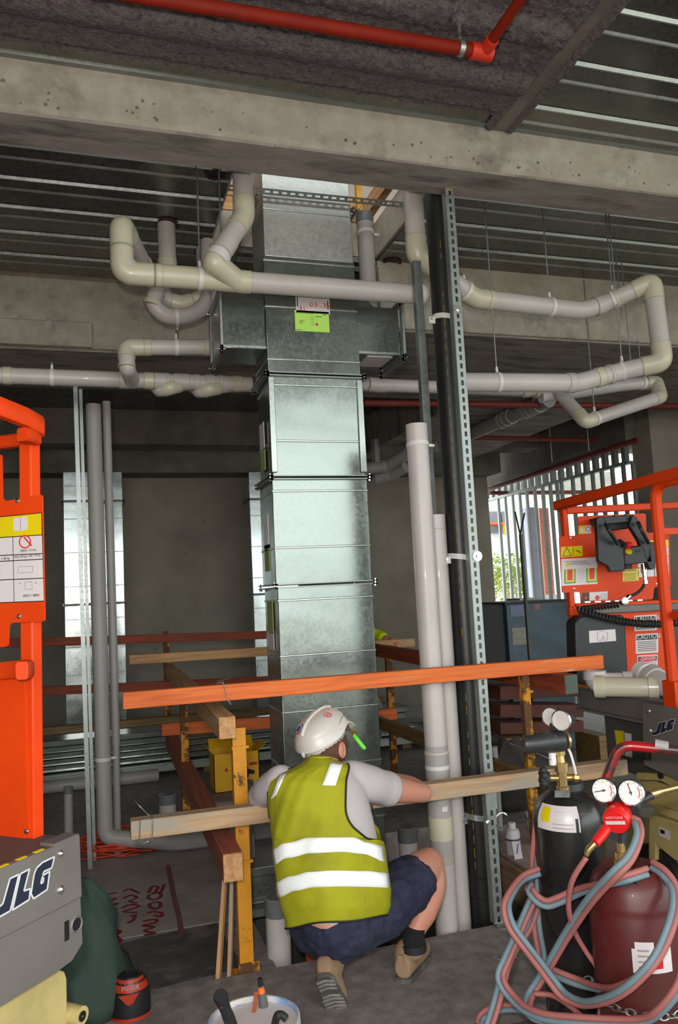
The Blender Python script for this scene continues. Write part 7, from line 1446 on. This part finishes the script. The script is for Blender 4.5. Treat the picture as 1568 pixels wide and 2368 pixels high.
# waist skin and shirt tail below the hem
b = MB(); rg = []
for y in (2112, 2124, 2138): rg.append([TS(t, y+ (4 if y < 2130 else 0), 0.985, 0.002) for t in [math.radians(-60+62*k/10) for k in range(11)]])
b.loft(rg, closed=False); b.build('shirt_tail', M['shirt'], MAN, ang=180)
wp = []
for y, xa, xb in ((2118, 690, 802), (2128, 700, 792), (2138, 716, 778), (2148, 742, 758)):
    row = []
    for k in range(9):
        x = xa+(xb-xa)*k/8; xl, xr, D, bb = lerp_rows(SHR, y); s_ = max(-1, min(1, (x-(xl+xr)/2)/((xr-xl)/2))); row.append(PD(x, y, D-(bb+0.012)*math.cos(math.asin(s_))))
    wp.append(row)
b = MB(); b.loft(wp, closed=False); b.build('lower_back', M['skin'], MAN, ang=180)
# ---- boots
BT = []
h0 = PZ(932, 2275, 0.0); df = (R0*0.42+HW*0.9).normalized(); ds = Z1.cross(df)*-1
b = MB(); rg = []
for s_, w_, h_ in ((0, 0.034, 0.085), (0.03, 0.040, 0.105), (0.08, 0.041, 0.11), (0.14, 0.043, 0.09), (0.20, 0.047, 0.072), (0.25, 0.042, 0.062), (0.278, 0.028, 0.045)):
    rg.append([h0+df*s_+ds*(w_*math.copysign(abs(math.cos(a))**0.7, math.cos(a)))+Z1*(0.016+h_*0.5+h_*0.5*math.copysign(abs(math.sin(a))**0.7, math.sin(a))) for a in [2*math.pi*k/20 for k in range(20)]])
b.loft(rg); ank = PD(957, 2188, 3.345); limb(b, [h0+df*0.055+Z1*0.06, h0+df*0.05+Z1*0.11, ank-Z1*0.01], [0.046, 0.049, 0.050])
bo1 = b.build('boot', M['boot_tan'], MAN); blend(bo1, 0.007, 5)
b = MB(); sp_ = [(0.0, -0.036), (0.05, -0.042), (0.14, -0.043), (0.21, -0.049), (0.265, -0.040), (0.29, -0.015), (0.29, 0.015), (0.265, 0.040), (0.21, 0.049), (0.14, 0.043), (0.05, 0.042), (0.0, 0.036), (-0.012, 0.0)]
b.prism(sp_, h0+Z1*0.0005, df, ds, Z1*0.022); b.build('sole', M['sole'], bo1, bevel=0.003)
b = MB(); b.tube([ank-Z1*0.018, ank+Z1*0.012], [0.055, 0.054], 20); b.build('boot_cuff', M['rubber'], bo1, bevel=0.004); b = MB(); b.tube([ank-Z1*0.0, PD(957, 2165, 3.345), PD(960, 2142, 3.35)], [0.049, 0.047, 0.047], 20); b.build('sock', M['sock_black'], MAN)
b = MB(); b.obox(h0+df*0.045+Z1*0.10-df*0.052, ds*0.012, Z1*0.018, df*0.004); b.build('pull_tab', M['boot_tan'], bo1)
# left boot, heel lifted
bl = PZ(778, 2326, 0.012); ax_ = (Z1*0.80-HW*0.56-R0*0.20).normalized(); hr_ = (R0-ax_*R0.dot(ax_)).normalized(); sn = hr_.cross(ax_).normalized(); sn = sn if sn.dot(HW) < 0 else -sn
b = MB(); rg = []
for s_, w_, t_ in ((-0.03, 0.040, 0.05), (0.0, 0.047, 0.065), (0.05, 0.044, 0.085), (0.10, 0.039, 0.10), (0.15, 0.038, 0.105), (0.185, 0.036, 0.095), (0.205, 0.026, 0.07)):
    rg.append([bl+ax_*s_+hr_*(w_*math.copysign(abs(math.cos(a))**0.7, math.cos(a)))-sn*(0.012+t_*0.5+t_*0.5*math.copysign(abs(math.sin(a))**0.7, math.sin(a))) for a in [2*math.pi*k/20 for k in range(20)]])
b.loft(rg); limb(b, [bl+Z1*0.03+HW*0.03, bl+Z1*0.025+HW*0.09], [0.036, 0.028]); limb(b, [bl+ax_*0.15-sn*0.06, PD(768, 2232, 3.18), PD(766, 2214, 3.22)], [0.048, 0.050, 0.052])
for v_ in b.v: v_.z = max(v_.z, 0.004)
bo2 = b.build('boot', M['boot_tan'], MAN); blend(bo2, 0.007, 5)
b = MB(); sp_ = [(-0.03, -0.042), (0.0, -0.049), (0.06, -0.044), (0.12, -0.040), (0.185, -0.038), (0.21, -0.024), (0.216, 0.0), (0.21, 0.024), (0.185, 0.038), (0.12, 0.040), (0.06, 0.044), (0.0, 0.049), (-0.03, 0.042)]
b.prism(sp_, bl-sn*0.013, ax_, hr_, sn*0.016); so2 = b.build('sole', M['sole'], bo2, bevel=0.003)
for k in range(9):
    s_ = -0.02+k*0.025; w_ = 0.042 if k < 4 else 0.034
    if k == 5: continue
    b = MB(); b.tube([bl+ax_*(s_+0.006*math.cos(t*3))+hr_*(w_*t)+sn*0.004 for t in (-1, -0.5, 0, 0.5, 1)], 0.005, 6); b.build('tread', mat('tread', c(120, 114, 108), 0.9, var=0.2, scale=30) if 'tread' not in M else M['tread'], so2)
# ---- green valve held ahead of the man
GV = thing('green_valve', PD(825, 1703, 3.46), 'bright green handled brass valve just right of the white helmet', 'valve')
b = MB(); b.tube([PD(818, 1701, 3.62), PD(824, 1708, 3.61), PD(840, 1728, 3.60), PD(844, 1732, 3.60)], [0.009, 0.011, 0.011, 0.008], 12); b.build('handle', mat('valve_green', c(110, 214, 60), 0.35), GV); b = MB(); b.cyl(PD(811, 1695, 3.62), PD(821, 1686, 3.62), 0.014, 8); b.cyl(PD(816, 1692, 3.62), PD(819, 1703, 3.62), 0.007, 8); b.cyl(PD(816, 1690, 3.62), PD(816, 1690, 4.05), 0.006, 8); b.build('fitting', M['brass'], GV)
# ---- second worker behind the duct, arm over the far rail
q0 = PY(800, 1500, 7.0); P2 = thing('person', (q0.x, 7.05, -0.015), 'second worker mostly hidden behind the duct, hand on far rail', 'person'); bx_ = V((q0.x, 7.05, 0))
b = MB(); limb(b, [PY(868, 1470, 6.85), PY(893, 1478, 6.72), PY(906, 1482, 6.66)], [0.05, 0.036, 0.032])
wr = PY(906, 1480, 6.63); d_ = (PY(926, 1500, 6.55)-wr).normalized(); hand(b, wr, d_, V((0, -0.5, 0.85)), 1)
b.loft([[bx_+V((0.17*sx*math.cos(a), 0.11*sx*math.sin(a), z)) for a in [2*math.pi*k/20 for k in range(20)]] for z, sx in ((0.75, 0.9), (0.95, 0.95), (1.15, 1.1), (1.28, 1.0), (1.34, 0.4))]); limb(b, [bx_+V((0, 0, 1.3)), bx_+V((0, -0.02, 1.42))], [0.055, 0.05]); b.ball(bx_+V((0, -0.02, 1.52)), 1, 18, sc=(0.076, 0.095, 0.115))
limb(b, [bx_+V((0.16, -0.02, 1.24)), (bx_+PY(868, 1470, 6.85))/2+V((0.02, 0, 0.62-0.0)), PY(868, 1470, 6.85)] if False else [bx_+V((0.16, -0.02, 1.26)), PY(868, 1470, 6.85)+V((-0.16, 0.06, 0.06)), PY(868, 1470, 6.85)], [0.055, 0.05, 0.048])
for s_ in (-1, 1): limb(b, [bx_+V((0.09*s_, 0, 0.78)), bx_+V((0.10*s_, -0.06, 0.42)), bx_+V((0.10*s_, 0, 0.08))], [0.085, 0.06, 0.045])
o = b.build('body', M['skin'], P2); blend(o, 0.009, 4)
b = MB(); b.loft([[bx_+V((0.19*sx*math.cos(a), 0.13*sx*math.sin(a), z)) for a in [2*math.pi*k/20 for k in range(20)]] for z, sx in ((0.72, 0.95), (0.95, 1.0), (1.15, 1.1), (1.28, 1.0), (1.36, 0.45))]); limb(b, [bx_+V((0.17, -0.02, 1.26)), PY(868, 1470, 6.85)+V((-0.16, 0.06, 0.06)), PY(870, 1470, 6.84), PY(884, 1474, 6.77)], [0.075, 0.07, 0.062, 0.056]); o = b.build('hi_vis_shirt', mat('hivis_bright', c(206, 226, 20), 0.7, var=0.08), P2); blend(o, 0.01, 4)
b = MB()
for s_ in (-1, 1): limb(b, [bx_+V((0.09*s_, 0, 0.80)), bx_+V((0.12*s_+0.10*(s_ > 0), -0.12, 0.55)), bx_+V((0.13*s_+0.04, -0.05, 0.14))], [0.11, 0.09, 0.07])
o = b.build('trousers', mat('trousers_grey', c(150, 144, 142), 0.85, var=0.1), P2); blend(o, 0.012, 5)
for s_ in (-1, 1): b = MB(); q = bx_+V((0.13*s_+0.06, -0.08, -0.015)); b.loft([[q+V((w_*math.cos(a), y_, max(0.0, h_*0.5+h_*0.5*math.sin(a)))) for a in [2*math.pi*k/14 for k in range(14)]] for y_, w_, h_ in ((0.08, 0.03, 0.1), (0.05, 0.045, 0.16), (-0.05, 0.048, 0.1), (-0.14, 0.045, 0.07), (-0.18, 0.02, 0.04))]); b.build('shoe', M['rubber'], P2)
b = MB(); b.ball(bx_+V((0, -0.02, 1.56)), 1, 20, sc=(0.105, 0.13, 0.10)); o = b.build('helmet', M['helmet'], P2)
